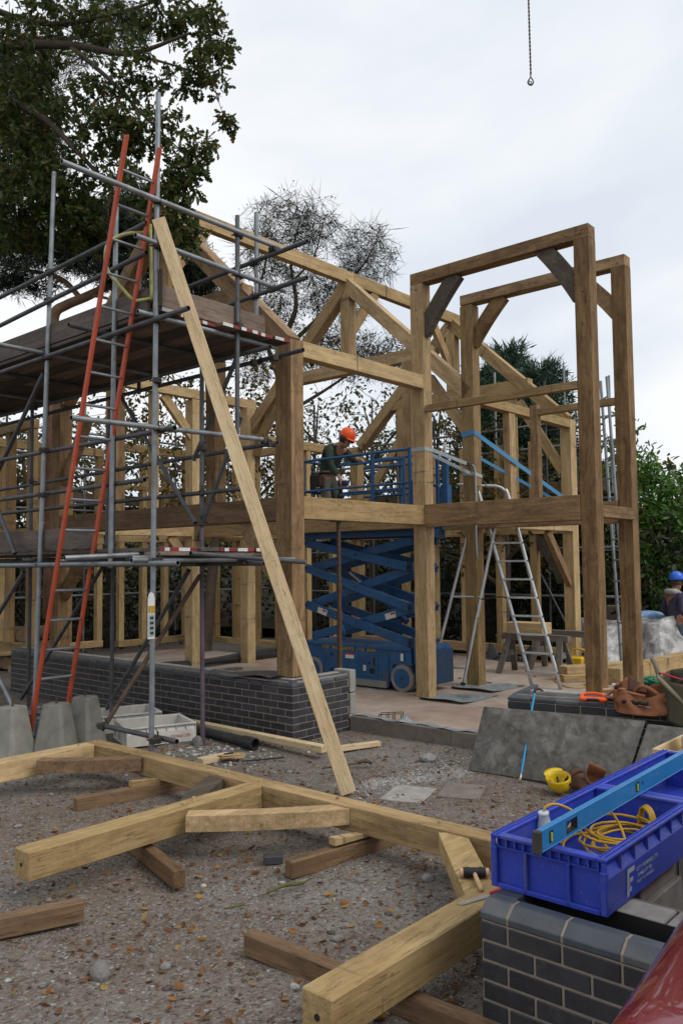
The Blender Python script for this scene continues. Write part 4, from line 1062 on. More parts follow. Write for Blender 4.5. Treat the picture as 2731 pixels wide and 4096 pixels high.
for a in ((470, 17, 6.6, 2.0, 'yellowing tree seen through the left studs of the upper floor', 21, 'oak_leaf_autumn', 12, 230),
          (250, 19, 6.2, 2.2, 'dull green tree behind the orange ladder', 22, 'wood_leaf', 12, 230),
          (40, 18, 5.6, 2.2, 'dark green tree at the far end of the scaffold', 23, 'wood_leaf', 12, 220),
          (590, 20, 6.6, 1.9, 'half bare tree left of the corner post', 24, 'oak_leaf_autumn', 9, 220),
          (860, 19, 6.3, 2.5, 'green leaved tree above the man on the lift', 25, 'wood_leaf', 8, 260),
          (735, 21, 6.6, 2.2, 'thin leaved tree right of the corner post', 26, 'wood_leaf', 7, 200),
          (1020, 20, 6.4, 2.0, 'small leaved tree between the two porch frames', 27, 'wood_leaf', 12, 240),
          (1150, 16, 4.6, 1.6, 'olive tree below the conifers', 28, 'oak_leaf_autumn', 12, 200),
          (1330, 16.5, 4.4, 1.5, 'leafy tree beside the laurels', 29, 'wood_leaf', 12, 180)):
    wood_tree(*a)
def bank(name, label_kind, x0, x1, n, d0, d1, zfun, size, mat, seed, shape='oval'):
    rg = np.random.default_rng(seed)
    x = rg.uniform(x0, x1, n); d = rg.uniform(d0, d1, n)
    P = np.array([tuple(at(a, 1293, q)) for a, q in zip(x, d)])
    P[:, 2] = zfun(x, rg.random(n), rg)
    P = P[~((P[:, 0] > -1.5) & (P[:, 0] < 8.6) & (P[:, 1] > -3) & (P[:, 1] < 9.6))]; n = len(P)
    v = leaf_arrays(P, rg.normal(size=(n, 3)) - np.array([0, 0, .3]), size * (1 + .3 * rg.normal(size=n)).clip(.4, 1.8), shape, .3, rg)
    o = obj(name, npmesh(name, v[0], v[1], v[2], mat, False, v[3]), None, None, 'stuff'); return o
def prof(x):   # treeline height of the far mass, metres
    return 3.6 + .8 * np.sin(x * .013 + 1) + .5 * np.sin(x * .041) + .35 * np.sin(x * .09 + 2)
bank('woodland', 0, -350, 1900, 26000, 22, 27, lambda x, u, r: (u ** 1.25) * prof(x) * 1.05, .17, 'wood_leaf', 41)
bank('undergrowth', 0, -350, 1900, 52000, 14.5, 22, lambda x, u, r: (u ** 1.1) * (2.3 + .5 * np.sin(x * .03)), .13, 'dark_leaf', 42)
hm, t, b = new_mat('forest_floor'); v = objvec(t, (1, 1, 1), False)
t.links.new(ramp(t, noise(t, v, 1.2, 6, .65), [(0.02, 0.018, 0.012), (0.05, 0.038, 0.024), (0.07, 0.06, 0.03)], [.35, .5, .7]), b.inputs['Base Color']); b.inputs['Roughness'].default_value = 1.0
def hillp(s, tt):
    p = at(-900 + 3600 * s, 1293, 21 + 40 * tt); return (p.x, p.y, -.1 + 3.2 * min(1, tt * 3.2) + .4 * math.sin(s * 20))
tag(sheet_grid('hill', hillp, 40, 10, 'forest_floor'), None, None, None, 'structure')

# cypress conifers beyond the right gable
def cypress(x, d, h, w, label, seed):
    rg = np.random.default_rng(seed)
    b = at(x, 1400, d); r = thing('cypress_tree', (b.x, b.y, 0), label, 'tree', 'cypresses beyond the house')
    base = Vector((b.x, b.y, 0)); top = base + Vector((jit(.15), jit(.15), h))
    limbs = [([base, base.lerp(top, .5), top], [.12, .07, .01])]
    tips, tdir = [], []
    for k in range(150):
        f = .12 + .86 * (k / 150); an = k * 2.39996
        p = base.lerp(top, f); L = w * (1 - f) ** .75 * rg.uniform(.7, 1.25) + .12
        out = RGT_H * math.cos(an) + FWD_H * math.sin(an)
        q = p + out * L + Vector((0, 0, L * .55)); q2 = q + out * .15 + Vector((0, 0, -.04))
        limbs.append(([p, p.lerp(q, .5) + Vector((0, 0, -.03)), q, q2], [.016, .011, .006, .003]))
        for s in np.linspace(.25, 1, 7):
            a = p.lerp(q2, s); tips.append(tuple(a)); tdir.append(tuple(out * .8 + Vector((0, 0, .55))))
    vs, fs = [], []
    for c_, r_ in limbs:
        v_, f_ = path_arrays(c_, r_, 4); o = len(vs); vs.extend(v_); fs.extend([tuple(i + o for i in f) for f in f_])
    wood_obj('trunk', vs, fs, 'bark', r)
    P = np.array(tips); D = np.array(tdir)
    foliage('crown', [spray(P, D, 11, .15, .17, 'slim', rg, -.05, .35, .2, 1.2), spray(P[-300:], D[-300:], 6, .12, .22, 'slim', rg, -.6, .3, .2, .5)], 'cypress_leaf', r)
for x, d, h, w, s, lb in ((1125, 17.5, 6.0, 1.1, 1, 'dark cypress with feathery tips nearest the second porch frame'), (1185, 18.2, 6.7, 1.2, 2, 'tallest feathery cypress in the middle of the row'),
                      (1250, 17.4, 6.1, 1.15, 3, 'feathery cypress next to the two bare scaffold poles'), (1292, 17.8, 4.9, .9, 4, 'low cypress hidden behind the tall porch post')):
    cypress(x, d, h, w, lb, s)

# laurel bushes on the right
def laurel(x, d, h, w, label, seed, n=420):
    rg = np.random.default_rng(seed)
    b = at(x, 1400, d); r = thing('laurel_bush', (b.x, b.y, 0), label, 'shrub', 'laurel bushes on the right')
    base = Vector((b.x, b.y, 0)); limbs = []
    for k in range(7):
        an = k * .9 + seed; q = base + (RGT_H * math.cos(an) * w * .6 + FWD_H * math.sin(an) * w * .5) + Vector((0, 0, h * (.55 + .4 * ((k * 37) % 10) / 10)))
        limbs.append(([base + Vector((jit(.1), jit(.1), 0)), base.lerp(q, .5) + Vector((jit(.1), jit(.1), .1)), q], [.035, .025, .008]))
    e = unit(rg.normal(size=(n, 3))) * (rg.random((n, 1)) ** .3)
    e[:, 2] = np.abs(e[:, 2]) * 1.0 - .12 * rg.random(n)
    lump = 1 + .16 * np.sin(e[:, 0] * 7 + seed) * np.cos(e[:, 2] * 6)
    pts = np.array(base) + (e[:, :1] * w * np.array(RGT_H) + e[:, 1:2] * w * .8 * np.array(FWD_H)) * lump[:, None] + e[:, 2:] * h * np.array([0, 0, 1.0]) * lump[:, None] + np.array([0, 0, .1])
    vs, fs, big, pts, dr = grow(limbs, pts, rg, .15, .005, .003, .4)
    split_wood(r, vs, fs, big, 'bark', 'twig')
    foliage('crown', [spray(pts, dr, 17, .22, .16, 'long', rg, .15, .22, .3)], 'laurel_leaf', r)
for a in ((1405, 17.6, 4.75, 1.5, 'tall bright laurel bush right behind the two porch posts', 1, 620), (1490, 17.2, 4.35, 1.45, 'rounded laurel bush above the man in the blue helmet', 2, 600),
          (1590, 16.8, 3.5, 1.5, 'lower laurel bush at the edge of the site', 3, 520), (1345, 17.9, 2.9, 1.25, 'laurel bush beside the outer scaffold ladder', 4, 380)):
    laurel(*a)
# ------------------------------------------------------------------ loose stones and leaves on the ground
def near_points(n, r0, r1, rng, half=0.50):
    r = rng.uniform(r0, r1, n); a = rng.uniform(-half, half, n)
    x = CAM.x + r * (math.sin(YAW) * np.cos(a) + math.cos(YAW) * np.sin(a)); y = CAM.y + r * (math.cos(YAW) * np.cos(a) - math.sin(YAW) * np.sin(a))
    ok_ = ~((x > -.02) & (y > -.02)) & ~((x > .9) & (y > -2.6)) & ~((x > .5) & (y < -2.0) & (y > -4.6)) & ~((x > -3.46) & (y < -4.35))
    return x[ok_], y[ok_]
GH = np.vectorize(ground_h)
st, t, b = new_mat('stone')
a = N(t, 'ShaderNodeAttribute', attribute_name='rnd')
c = ramp(t, a.outputs['Fac'], [(0.085, 0.065, 0.052), (0.135, 0.115, 0.098), (0.185, 0.175, 0.165), (0.25, 0.245, 0.235), (0.42, 0.415, 0.40)], [0, .3, .6, .86, 1])
v = objvec(t, (1, 1, 1), False)
c = mixc(t, mrange(t, noise(t, v, 60, 4, .6), .4, .65, 0, .35), c, (0.09, 0.075, 0.062))
t.links.new(c, b.inputs['Base Color']); b.inputs['Roughness'].default_value = .9; b.inputs['Specular IOR Level'].default_value = .2
_ico = bmesh.new(); bmesh.ops.create_icosphere(_ico, subdivisions=1, radius=1)
ICO_V = np.array([v_.co[:] for v_ in _ico.verts]); ICO_F = np.array([[v_.index for v_ in f.verts] for f in _ico.faces]); _ico.free()
def stones(name, n, r0, r1, smin, smax, seed, bright=0.0, where=None):
    rng = np.random.default_rng(seed); x, y = near_points(n, r0, r1, rng) if where is None else where(rng, n)
    n = len(x); s = smin * (smax / smin) ** (rng.random(n) ** 2.2)
    sc = np.stack([s * rng.uniform(.7, 1.4, n), s * rng.uniform(.6, 1.1, n), s * rng.uniform(.25, .55, n)], 1)
    th_ = rng.uniform(0, 6.28, n); cs, sn = np.cos(th_)[:, None], np.sin(th_)[:, None]
    Vv = ICO_V[None] * sc[:, None, :] * rng.uniform(.62, 1.22, (n, len(ICO_V), 1))
    X = Vv[..., 0] * cs - Vv[..., 1] * sn + x[:, None]; Y = Vv[..., 0] * sn + Vv[..., 1] * cs + y[:, None]
    Z = Vv[..., 2] + (GH(x, y) + sc[:, 2] * .35)[:, None]
    Vv = np.stack([X, Y, Z], -1).reshape(-1, 3)
    F_ = (ICO_F[None] + (np.arange(n) * len(ICO_V))[:, None, None]).reshape(-1)
    tag(obj(name, npmesh(name, Vv, F_, np.full(n * 20, 3), 'stone', False, np.repeat(np.clip(rng.random(n) ** 1.3 + bright, 0, 1), 20))), None, None, None, 'stuff')
stones('gravel', 46000, 2.2, 12.5, .0032, .0125, 51)
stones('gravel', 3200, 2.4, 12.5, .010, .027, 52)
def lime(rng, n):
    q = rng.normal(size=(n, 2)); return -.42 + q[:, 0] * .16 + q[:, 1] * .42, -1.72 - q[:, 0] * .10 + q[:, 1] * -.16 * -1 * .3
stones('lime_chips', 2600, 0, 0, .003, .018, 53, .55, lime)
def corner(rng, n): return rng.normal(-.95, .35, n), rng.normal(.25, .3, n)
stones('gravel', 700, 0, 0, .012, .04, 54, .3, corner)
rg = np.random.default_rng(60)
x, y = near_points(4200, 2.4, 11, rg)
P = np.stack([x, y, GH(x, y) + rg.uniform(.004, .016, len(x))], 1)
D = rg.normal(size=(len(x), 3)); D[:, 2] = rg.normal(size=len(x)) * .15
lv = leaf_arrays(P, D, .031 * (1 + .4 * rg.normal(size=len(x))).clip(.4, 2), 'oval', .3, rg, 1.15)
tag(obj('fallen_leaves', npmesh('fallen_leaves', lv[0], lv[1], lv[2], 'fallen_leaf', False, lv[3] ** 1.2)), None, None, None, 'stuff')
# pine needles and bark crumbs on the bare patches
x, y = near_points(5200, 2.4, 8, rg); P = np.stack([x, y, GH(x, y) + .008], 1); D = rg.normal(size=(len(x), 3)); D[:, 2] *= .08
lv = leaf_arrays(P, D, .075, 'slim', .1, rg, .22)
tag(obj('needle_litter', npmesh('needle_litter', lv[0], lv[1], lv[2], 'fallen_leaf', False, lv[3] * .35)), None, None, None, 'stuff')
def rock(name, x, y, s, label, mat='stone', flat=.6, seed=0, group=None):
    rng = np.random.default_rng(seed); bm = bmesh.new(); bmesh.ops.create_icosphere(bm, subdivisions=2, radius=1)
    ph = rng.normal(size=(6, 3))
    for v_ in bm.verts:
        k = 1 + .13 * sum(math.sin(2.1 * v_.co.dot(Vector(p)) + i) for i, p in enumerate(ph)) / 1.6
        v_.co = Vector((v_.co.x * s * k, v_.co.y * s * .8 * k, v_.co.z * s * flat * k))
    me = bpy.data.meshes.new(name); bm.to_mesh(me); bm.free(); me.materials.append(MATS[mat])
    a_ = me.attributes.new('rnd', 'FLOAT', 'FACE'); a_.data.foreach_set('value', np.full(len(me.polygons), .55 + .45 * rng.random(), np.float32))
    o = obj(name, me, None, Matrix.Translation((x, y, ground_h(x, y) + s * flat * .5)) @ Matrix.Rotation(seed, 4, 'Z')); tag(o, label, 'stone', group); return o
rock('stone', -4.003, -2.69, .062, 'large grey lump of stone among leaves on the bare gravel', flat=.7, seed=1)
rock('stone', -3.76, -2.85, .028, 'white stone right of the large grey lump', flat=.7, seed=2)
rock('stone', .30, -1.49, .10, 'flat brown stone lying before the threshold wall', flat=.45, seed=3)
rock('stone', -.63, .76, .075, 'whitish stone at the foot of the purple scaffold standard', flat=.8, seed=4)
rock('stone', -2.14, -3.2, .035, 'dark grey stone between the timber bearers near the blue crate', flat=.7, seed=5)
for k, (x, y) in enumerate(((-2.93, -3.5), (-3.53, -3.47), (-3.05, -3.3), (-3.42, -2.35), (-3.0, -2.2), (-2.75, -2.95), (-4.3, -2.4), (-4.15, -1.35), (-3.2, -.4), (-2.6, .2), (-3.7, -1.7), (-4.45, -2.0), (-2.45, -1.0), (-3.25, -3.05), (-2.4, -2.9), (-2.9, -3.05))):
    rock('stone', x, y, .018 + .006 * (k % 3), 'small pale stone lying loose on the gravel', flat=.55, seed=10 + k, group='small pale stones on the gravel')

# ------------------------------------------------------------------ frame being laid out on the gravel
def lay(name, x, y, z, axis, label, mat='oak_fresh', root=None):
    return abox(name, x, y, z, mat, root, axis, .006)
LF = thing('oak_wall_assembly', (-2.0, -1.7, .125), 'freshly cut oak wall frame lying flat on bearers over the gravel', 'timber frame')
lay('long_beam', (-2.075, -1.93), (-3.98, .56), (.122, .283), 'y', '', 'oak', LF)
lay('cross_beam', (-3.99, -2.077), (.40, .555), (.122, .284), 'x', '', 'oak_fresh', LF)
lay('cross_beam', (-3.845, -2.077), (-1.735, -1.575), (.118, .280), 'x', '', 'oak_fresh', LF)
lay('cross_beam', (-3.92, -2.077), (-4.04, -3.885), (.112, .281), 'x', '', 'oak_fresh', LF)
def lbrace(p0, p1, z0, z1, w=.13, sag=.035, mat='oak', bul=(1, 1, 0)):
    pts = arc((p0[0], p0[1], (z0 + z1) / 2), (p1[0], p1[1], (z0 + z1) / 2), sag, bul, 8)
    ribbon('brace', pts, w, z1 - z0, (0, 0, 1), mat, LF)
lbrace((-2.64, .33), (-2.06, -.27), .172, .270, .13, .03, 'oak_dark', (-1, -1, 0))
lbrace((-2.80, -1.80), (-2.04, -2.50), .168, .268, .13, .03, 'oak', (-1, -1, 0))
lbrace((-2.62, -1.60), (-2.05, -1.22), .165, .262, .15, .02, 'oak_grey', (-1, 1, 0))
lbrace((-2.05, -3.32), (-2.72, -3.93), .165, .268, .16, .04, 'oak_fresh', (1, 1, 0))
for x, y in ((-2.02, .50), (-2.0, -.15), (-2.0, -1.05), (-2.0, -1.28), (-2.03, -1.66), (-2.0, -2.38), (-2.0, -3.2), (-2.72, -1.66), (-2.62, -1.64), (-3.0, .46), (-2.2, .47)):
    tube('peg', (x, y, .2), (x + jit(.004), y + jit(.004), .300 + jit(.008)), .011, 'oak_fresh', LF, 8, False)
tube('peg_hole', (-3.924, -3.965, .195), (-3.918, -3.965, .195), .013, 'black', LF, 10, False)
tube('peg_hole', (-3.849, -1.655, .20), (-3.843, -1.655, .20), .011, 'black', LF, 10, False)
for k, (p0, p1, w, h, lb, m) in enumerate((
        ((-2.74, -.375), (-1.70, -.555), .075, .105, 'brown timber bearer with a wedge on it below the long beam', 'oak_dark'),
        ((-2.86, -1.10), (-3.15, -2.17), .075, .105, 'timber bearer sticking out under the middle cross beam', 'oak_dark'),
        ((-4.75, -1.74), (-3.74, -2.11), .075, .105, 'loose timber bearer at the left edge with nothing on it', 'oak_dark'),
        ((-2.63, -2.535), (-1.70, -2.695), .075, .105, 'timber bearer with a wedge between middle and near cross beams', 'oak_dark'),
        ((-3.42, -3.05), (-3.36, -4.8), .075, .105, 'timber bearer passing under the nearest cross beam', 'oak_dark'))):
    z = h / 2 + ground_h(*p0) * .5 - .006
    o = beam('bearer', (p0[0], p0[1], z), (p1[0], p1[1], z), w, h, m, None, None, .006); tag(o, lb, 'timber', 'timber bearers under the laid out frame')
for x, y, an, lb in ((-1.98, -.51, -.17, 'small wedge on the bearer left of the middle cross beam'), (-1.98, -2.65, -.17, 'small wedge on the bearer right of the middle cross beam')):
    o = prism('wedge', [(-.16, 0), (.12, 0), (.12, .022), (-.16, .045)], 'y', -.03, .03, 'oak_fresh'); M = Matrix.Translation((x - .16, y + .03, .105)) @ Matrix.Rotation(an, 4, 'Z')
    o.matrix_basis = M @ Matrix.Translation((-.16, -.03, 0)); tag(o, lb, 'wedge')
# mallet and chisel on the frame
ML = thing('mallet', (-2.57, -3.80, .29), 'two faced mallet with black head bands and a wooden handle on the oak brace', 'mallet')
mh = Vector((-2.575, -3.80, .297)); md = Vector((.62, -.78, 0)).normalized()
tube('head', mh - md * .056, mh + md * .056, .024, 'black', ML, 14, False)
for s_ in (-1, 1): tube('face', mh + md * .056 * s_, mh + md * .072 * s_, .0215, 'ash_handle', ML, 14, False); tube('head_band', mh + md * (.034 * s_ - .009), mh + md * (.034 * s_ + .009), .0265, 'black', ML, 14, False)
rod('handle', [mh, mh + Vector((-.07, -.06, -.004)), mh + Vector((-.16, -.14, -.004))], [.010, .012, .011], 'ash_handle', ML, 8, 4)
CH = thing('chisel', (-2.9, -3.94, .283), 'long steel slick with a red handle lying on the nearest cross beam', 'chisel')
prism('blade', [(-2.93, -3.925), (-2.925, -3.955), (-2.78, -4.0), (-2.74, -4.0), (-2.74, -3.985), (-2.79, -3.965)], 'z', .2825, .287, 'saw_steel', CH)
rod('handle', [(-2.745, -3.992, .293), (-2.66, -4.02, .297), (-2.6, -4.035, .30)], [.007, .012, .01], 'tool_red', CH, 8, 3)

# ------------------------------------------------------------------ loose things on the ground by the plinth
def loose(name, p0, p1, w, h, mat, label, cat, z=None, group=None):
    zz = (h / 2 - .012) if z is None else z
    o = beam(name, (p0[0], p0[1], zz), (p1[0], p1[1], zz), w, h, mat, None, None, .004); return tag(o, label, cat, group)
loose('plank', (-.185, 1.55), (-.235, -.66), .09, .065, 'pine', 'long sawn plank on the ground along the foot of the plinth', 'plank', .07)
loose('plank', (-.02, -.56), (.50, -.745), .07, .05, 'pine', 'short pale plank at the foot of the leaning prop', 'plank')
loose('plank', (-1.16, .08), (-.83, .04), .11, .055, 'pine', 'pale board offcut beside the frame near the bundle of sticks', 'plank')
loose('offcut', (-1.25, .33), (-1.02, .17), .12, .03, 'old_grey_wood', 'grey flat offcut lying in the stones by the tall scaffold standard', 'offcut')
loose('concrete_slab', (-.98, -2.12), (-.55, -1.98), .34, .05, 'concrete_block', 'pale flat slab half buried in the gravel by the lime', 'slab', -.022)
loose('concrete_slab', (-.62, -2.42), (-.22, -2.25), .34, .05, 'concrete_wet', 'brown flat slab half buried in the gravel beside the pale one', 'slab', -.024)
loose('brick_offcut', (-2.56, -2.25), (-2.47, -2.33), .07, .05, 'brick_blue', 'broken dark blue brick lying on the gravel', 'brick')
dp = thing('drain_pipe', (-.45, .9, .03), 'black plastic pipe lying between the plinth and the long plank', 'pipe')
tube('pipe', (-.33, 1.3, .05), (-.42, .28, .05), .05, 'membrane', dp, 14, True)
tube('pipe_socket', (-.42, .28, .05), (-.435, .10, .05), .062, 'membrane', dp, 14, True)
sk = thing('stick_bundle', (-.85, -.13, 0), 'bundle of split wooden pegs with a dark tool beside the pale board', 'pegs')
for k in range(9):
    tube('stick', (-.98 + jit(.03), -.06 + k * .009, .02 + .012 * (k % 3)), (-.80 + jit(.03), -.16 + k * .012, .022 + .012 * (k % 3)), .009, 'oak_fresh' if k % 2 else 'oak', sk, 6, False)
tube('tool_bar', (-.9, -.22, .012), (-.55, -.42, .012), .008, 'black', sk, 8, False)
tube('tool_head', (-.93, .0, .03), (-.85, -.03, .03), .03, 'black', sk, 10, False)
rod('twig', [(-2.91, -2.65, .012), (-2.8, -2.66, .02), (-2.70, -2.70, .014), (-2.62, -2.706, .02)], [.008, .010, .009, .005], 'lichen_wood', None, 7, 4)
tag(bpy.data.objects['twig'], 'mossy green stick lying on the gravel', 'stick')
rod('twig', [(-3.2, -2.62, .01), (-3.14, -2.65, .012), (-3.09, -2.66, .01)], .006, 'lichen_wood', None, 6, 3)
tag(bpy.data.objects['twig.001'], 'tiny mossy twig on the gravel', 'stick')
ub = thing('steel_bar', (-.35, -1.05, 0), 'thin rusty bar with a crooked end lying on the gravel behind the prop', 'bar')
tube('bar', (-.62, -.98, .012), (-.28, -1.12, .012), .008, 'rusty_steel', ub, 8, False); rod('bar_end', [(-.28, -1.12, .012), (-.25, -1.15, .03), (-.22, -1.2, .025), (-.19, -1.19, .01)], .016, 'rusty_steel', ub, 8, 3)
mo = thing('formwork_clip', (1.05, -.38, .1), 'small rusty wire stool standing on the slab inside the entrance', 'wire stool')
for a_, b_ in (((1.02, -.33), (1.14, -.55)), ((1.12, -.28), (1.24, -.5))):
    for z in (.105, .18):
        tube('wire', (*a_, z), (*b_, z + (.02 if z > .15 else 0)), .005, 'rusty_steel', mo, 6, False)
    for f in (0, .35, .62, 1):
        p = Vector((*a_, .1)).lerp(Vector((*b_, .1)), f); tube('wire', p, p + Vector((0, 0, .08 + .02 * f)), .006, 'rusty_steel', mo, 6, False)

# concrete pads with a pin
def pad(x, y, rz, label, h=.50, s=1.0):
    r = thing('concrete_pad', (x, y, -.03), label, 'concrete pad', 'tapered concrete pads')
    bw, tw = .185 * s, .105 * s; n = 8
    def ring(w, z):
        c = w * .36; return [(w, -c, z), (w, c, z), (c, w, z), (-c, w, z), (-w, c, z), (-w, -c, z), (-c, -w, z), (c, -w, z)]
    def sq(w, z): return ring(w, z)
    R = Matrix.Rotation(rz, 4, 'Z')
    vs = []
    for w, z in ((bw, 0), (bw * .98, .03), (tw, h - .012), (tw * .93, h)):
        k = .78; vs += [(w, -w * k, z), (w, w * k, z), (w * k, w, z), (-w * k, w, z), (-w, w * k, z), (-w, -w * k, z), (-w * k, -w, z), (w * k, -w, z)]
    fs = [(i * n + k, i * n + (k + 1) % n, (i + 1) * n + (k + 1) % n, (i + 1) * n + k) for i in range(3) for k in range(n)] + [tuple(3 * n + k for k in range(n)), tuple(reversed(range(n)))]
    obj('block', mesh('pad', vs, fs, 'concrete_cast'), r, Matrix.Translation((x, y, -.03)) @ R)
    tube('pin', (x, y, h - .04), (x + .004, y, h + .055), .011, 'rusty_steel', r, 8, False)
pad(-2.16, 1.72, .3, 'tapered concrete pad nearest the left edge of the picture', .52)
pad(-1.80, 1.53, .55, 'tapered concrete pad between the ladder stiles, middle of the three', .52)
pad(-1.45, 1.58, .4, 'tapered concrete pad next to the white crates', .54)

# white stacking crates
def crate(o, ex, ey, L, Wd, H, label, mat, name, group, wall=.012, lip=.03, pockets=6, depth_p=.028, root_cat='crate', teeth=True):
    """open box; o the corner on the ground, ex the long side, ey the short side"""
    o = Vector(o); ex = Vector(ex).normalized(); ey = Vector(ey).normalized(); ez = Vector((0, 0, 1))
    r = thing(name, o, label, root_cat, group)
    def bx(nm, a, b_, c, d, e, f, m=mat, bev=.003):
        p = o + ex * a + ey * ((c + d) / 2) + ez * ((e + f) / 2); q = o + ex * b_ + ey * ((c + d) / 2) + ez * ((e + f) / 2)
        return beam(nm, p, q, d - c, f - e, m, r, None, bev)
    i = .022
    bx('bottom', i, L - i, i, Wd - i, .004, .014)
    bx('side_wall', i, L - i, i, i + wall, .0, H - .004); bx('side_wall', i, L - i, Wd - i - wall, Wd - i, 0, H - .004)
    bx('end_wall', i, i + wall, i + wall, Wd - i - wall, 0, H - .004); bx('end_wall', L - i - wall, L - i, i + wall, Wd - i - wall, 0, H - .004)
    for c in (0, Wd - lip): bx('rim', 0, L, c, c + lip, H - .016, H, mat, .004)
    for a in (0, L - lip): bx('rim', a, a + lip, lip, Wd - lip, H - .0158, H - .0003, mat, .003)
    for c0, c1 in ((0.001, i - .0005), (Wd - i + .0005, Wd - .001)):
        for k in range(pockets + 1):
            a = .004 + (L - .014) * k / pockets; bx('rib', a, a + .006, c0, c1, H * .66, H - .0165, mat, 0)
        for k in range(pockets):         # sloping floors of the pockets below the rim
            a0 = .012 + (L - .014) * k / pockets; a1 = -.002 + (L - .014) * (k + 1) / pockets
            out_y = c0 if c0 < Wd / 2 else c1; in_y = c1 if c0 < Wd / 2 else c0
            vs = [o + ex * a + ey * yy + ez * zz for a in (a0, a1) for yy, zz in ((out_y, H * .655), (in_y, H * .655), (in_y, H * .80))]
            me = mesh('pocket', [v_ - o for v_ in vs], [(0, 1, 2), (5, 4, 3), (0, 2, 5, 3), (0, 3, 4, 1), (1, 4, 5, 2)], mat); obj('pocket_floor', me, r, Matrix.Translation(o))
        bx('skirt', .0, L, c0, c1, .0, H * .652, mat, .004)
    for a0, a1 in ((.001, i - .0005), (L - i + .0005, L - .001)):
        n = max(5, int(Wd / .045))
        for k in range(n + 1):
            y = .03 + (Wd - .066) * k / n; bx('rib', a0, a1, y, y + .006, H - .045, H - .0165, mat, 0)
        bx('band', a0 + .002, a1 - .002, .03, Wd - .03, H - .05, H - .045, mat, 0)
        for y0, y1 in ((.0, .028), (Wd - .028, Wd), (Wd * .30, Wd * .33), (Wd * .67, Wd * .70)): bx('end_rib', a0, a1, y0, y1, .0, H - .051, mat, .003)
        bx('foot_rim', a0, a1 - .004, .03, Wd - .03, 0, .018, mat, .002)
    if teeth:       # small stacking studs along the long rims
        bm = bmesh.new()
        for c in (lip * .28, lip * .72, Wd - lip * .72, Wd - lip * .28):
            n = int(L / .021)
            for k in range(n):
                g = bmesh.ops.create_cube(bm, size=1); bmesh.ops.scale(bm, vec=(.008, .006, .005), verts=g['verts'])
                bmesh.ops.translate(bm, vec=(.012 + k * .021 + (.01 if c % .02 > .01 else 0), c, H + .0022), verts=g['verts'])
        me = bpy.data.meshes.new('studs'); bm.to_mesh(me); bm.free(); me.materials.append(MATS[mat])
        so_ = obj('studs', me, r, basis(o, ex, ey)); so_['kind'] = 'stuff'
    return r, bx
ex, ey = Vector((.70, -.27, 0)).normalized(), Vector((.21, .61, 0)).normalized()
ey = Vector((-ex.y, ex.x, 0))
w1, _ = crate((-1.20, 1.20, -.012), ex, ey, .74, .60, .195, 'dirty white stacking crate with red lettering in front of the other one', 'crate_white', 'stacking_crate', 'white crates by the plinth', pockets=7)
for s_, sz, dx_, dz in (('PETROL SOLUTIONS LTD', .042, .20, .055), ('RETURN', .022, .34, .032), ('TRAY', .018, .36, .016)):
    text('lettering', s_, sz, basis(Vector((-1.20, 1.20, -.012)) + ex * dx_ - ey * .0022 + Vector((0, 0, dz)), ex, (0, 0, 1)), 'letter_red', w1, .0006)
crate((-1.03, 2.02, -.012), ex, ey, .74, .60, .195, 'dirty white stacking crate partly hidden behind the lettered one', 'crate_white', 'stacking_crate', 'white crates by the plinth', pockets=7)

# pile of scaffold tubes lying on the ground on the left
for k in range(11):
    lvl = k // 5; y = 3.1 + .14 * (k % 5) + .06 * lvl + jit(.02)
    o = tube('scaffold_tube', (-3.9 + jit(.2), y + .55, .03 + lvl * .055), (-1.0 + jit(.12), y - .25, .03 + lvl * .055), .0242, 'steel_tube')
    tag(o, 'grey scaffold tube lying in the pile behind the ladder foot', 'scaffold tube', 'scaffold tubes piled on the ground')
tag(beam('scaffold_batten', (-3.2, 2.6, .05), (-1.15, 2.75, .05), .225, .038, 'board_dark'), 'dark scaffold board lying flat in front of the tube pile', 'board')

# ------------------------------------------------------------------ leaning cement sheets, bar, helmet, leather pouch
CSM = None
def leaning(name, b0, b1, t0, t1, th, mat, label, cat):
    b0, b1, t0, t1 = map(Vector, (b0, b1, t0, t1)); n = (b1 - b0).cross(t0 - b0).normalized() * th
    vs = [b0, b1, t1, t0]; vs = vs + [v_ + n for v_ in vs]; c_ = b0.copy()
    me = mesh(name, [v_ - c_ for v_ in vs], [(0, 1, 2, 3), (7, 6, 5, 4), (0, 4, 5, 1), (1, 5, 6, 2), (2, 6, 7, 3), (3, 7, 4, 0)], mat)
    bm = bmesh.new(); bm.from_mesh(me); bmesh.ops.recalc_face_normals(bm, faces=bm.faces); bmesh.ops.bevel(bm, geom=list(bm.edges), offset=.002, segments=1, affect='EDGES'); bm.to_mesh(me); bm.free()
    return tag(obj(name, me, None, Matrix.Translation(c_)), label, cat)
leaning('cement_sheet', (.215, -2.0, -.01), (.335, -3.36, -.01), (.40, -2.06, .535), (.64, -3.45, .53), .012, 'cement_sheet', 'large mottled grey cement sheet leaning on the short plinth', 'cement sheet')
leaning('cement_sheet', (.36, -3.37, -.01), (.44, -4.45, -.01), (.665, -3.46, .50), (.76, -4.5, .49), .012, 'cement_sheet', 'second smaller grey cement sheet leaning behind the blue crates', 'cement sheet')
wb = thing('wrecking_bar', (.15, -2.55, 0), 'blue wrecking bar with a yellow band leaning against the cement sheet', 'wrecking bar')
P0, P1 = Vector((.135, -2.555, -.005)), Vector((.66, -2.43, .655))
rod('blade', [P0, P0.lerp(P1, .10)], [.012, .009], 'saw_steel', wb, 6); tube('shaft', P0.lerp(P1, .10), P1, .0105, 'bar_blue', wb, 8, False)
tube('band', P0.lerp(P1, .62), P0.lerp(P1, .68), .0112, 'tool_yellow', wb, 8, False)
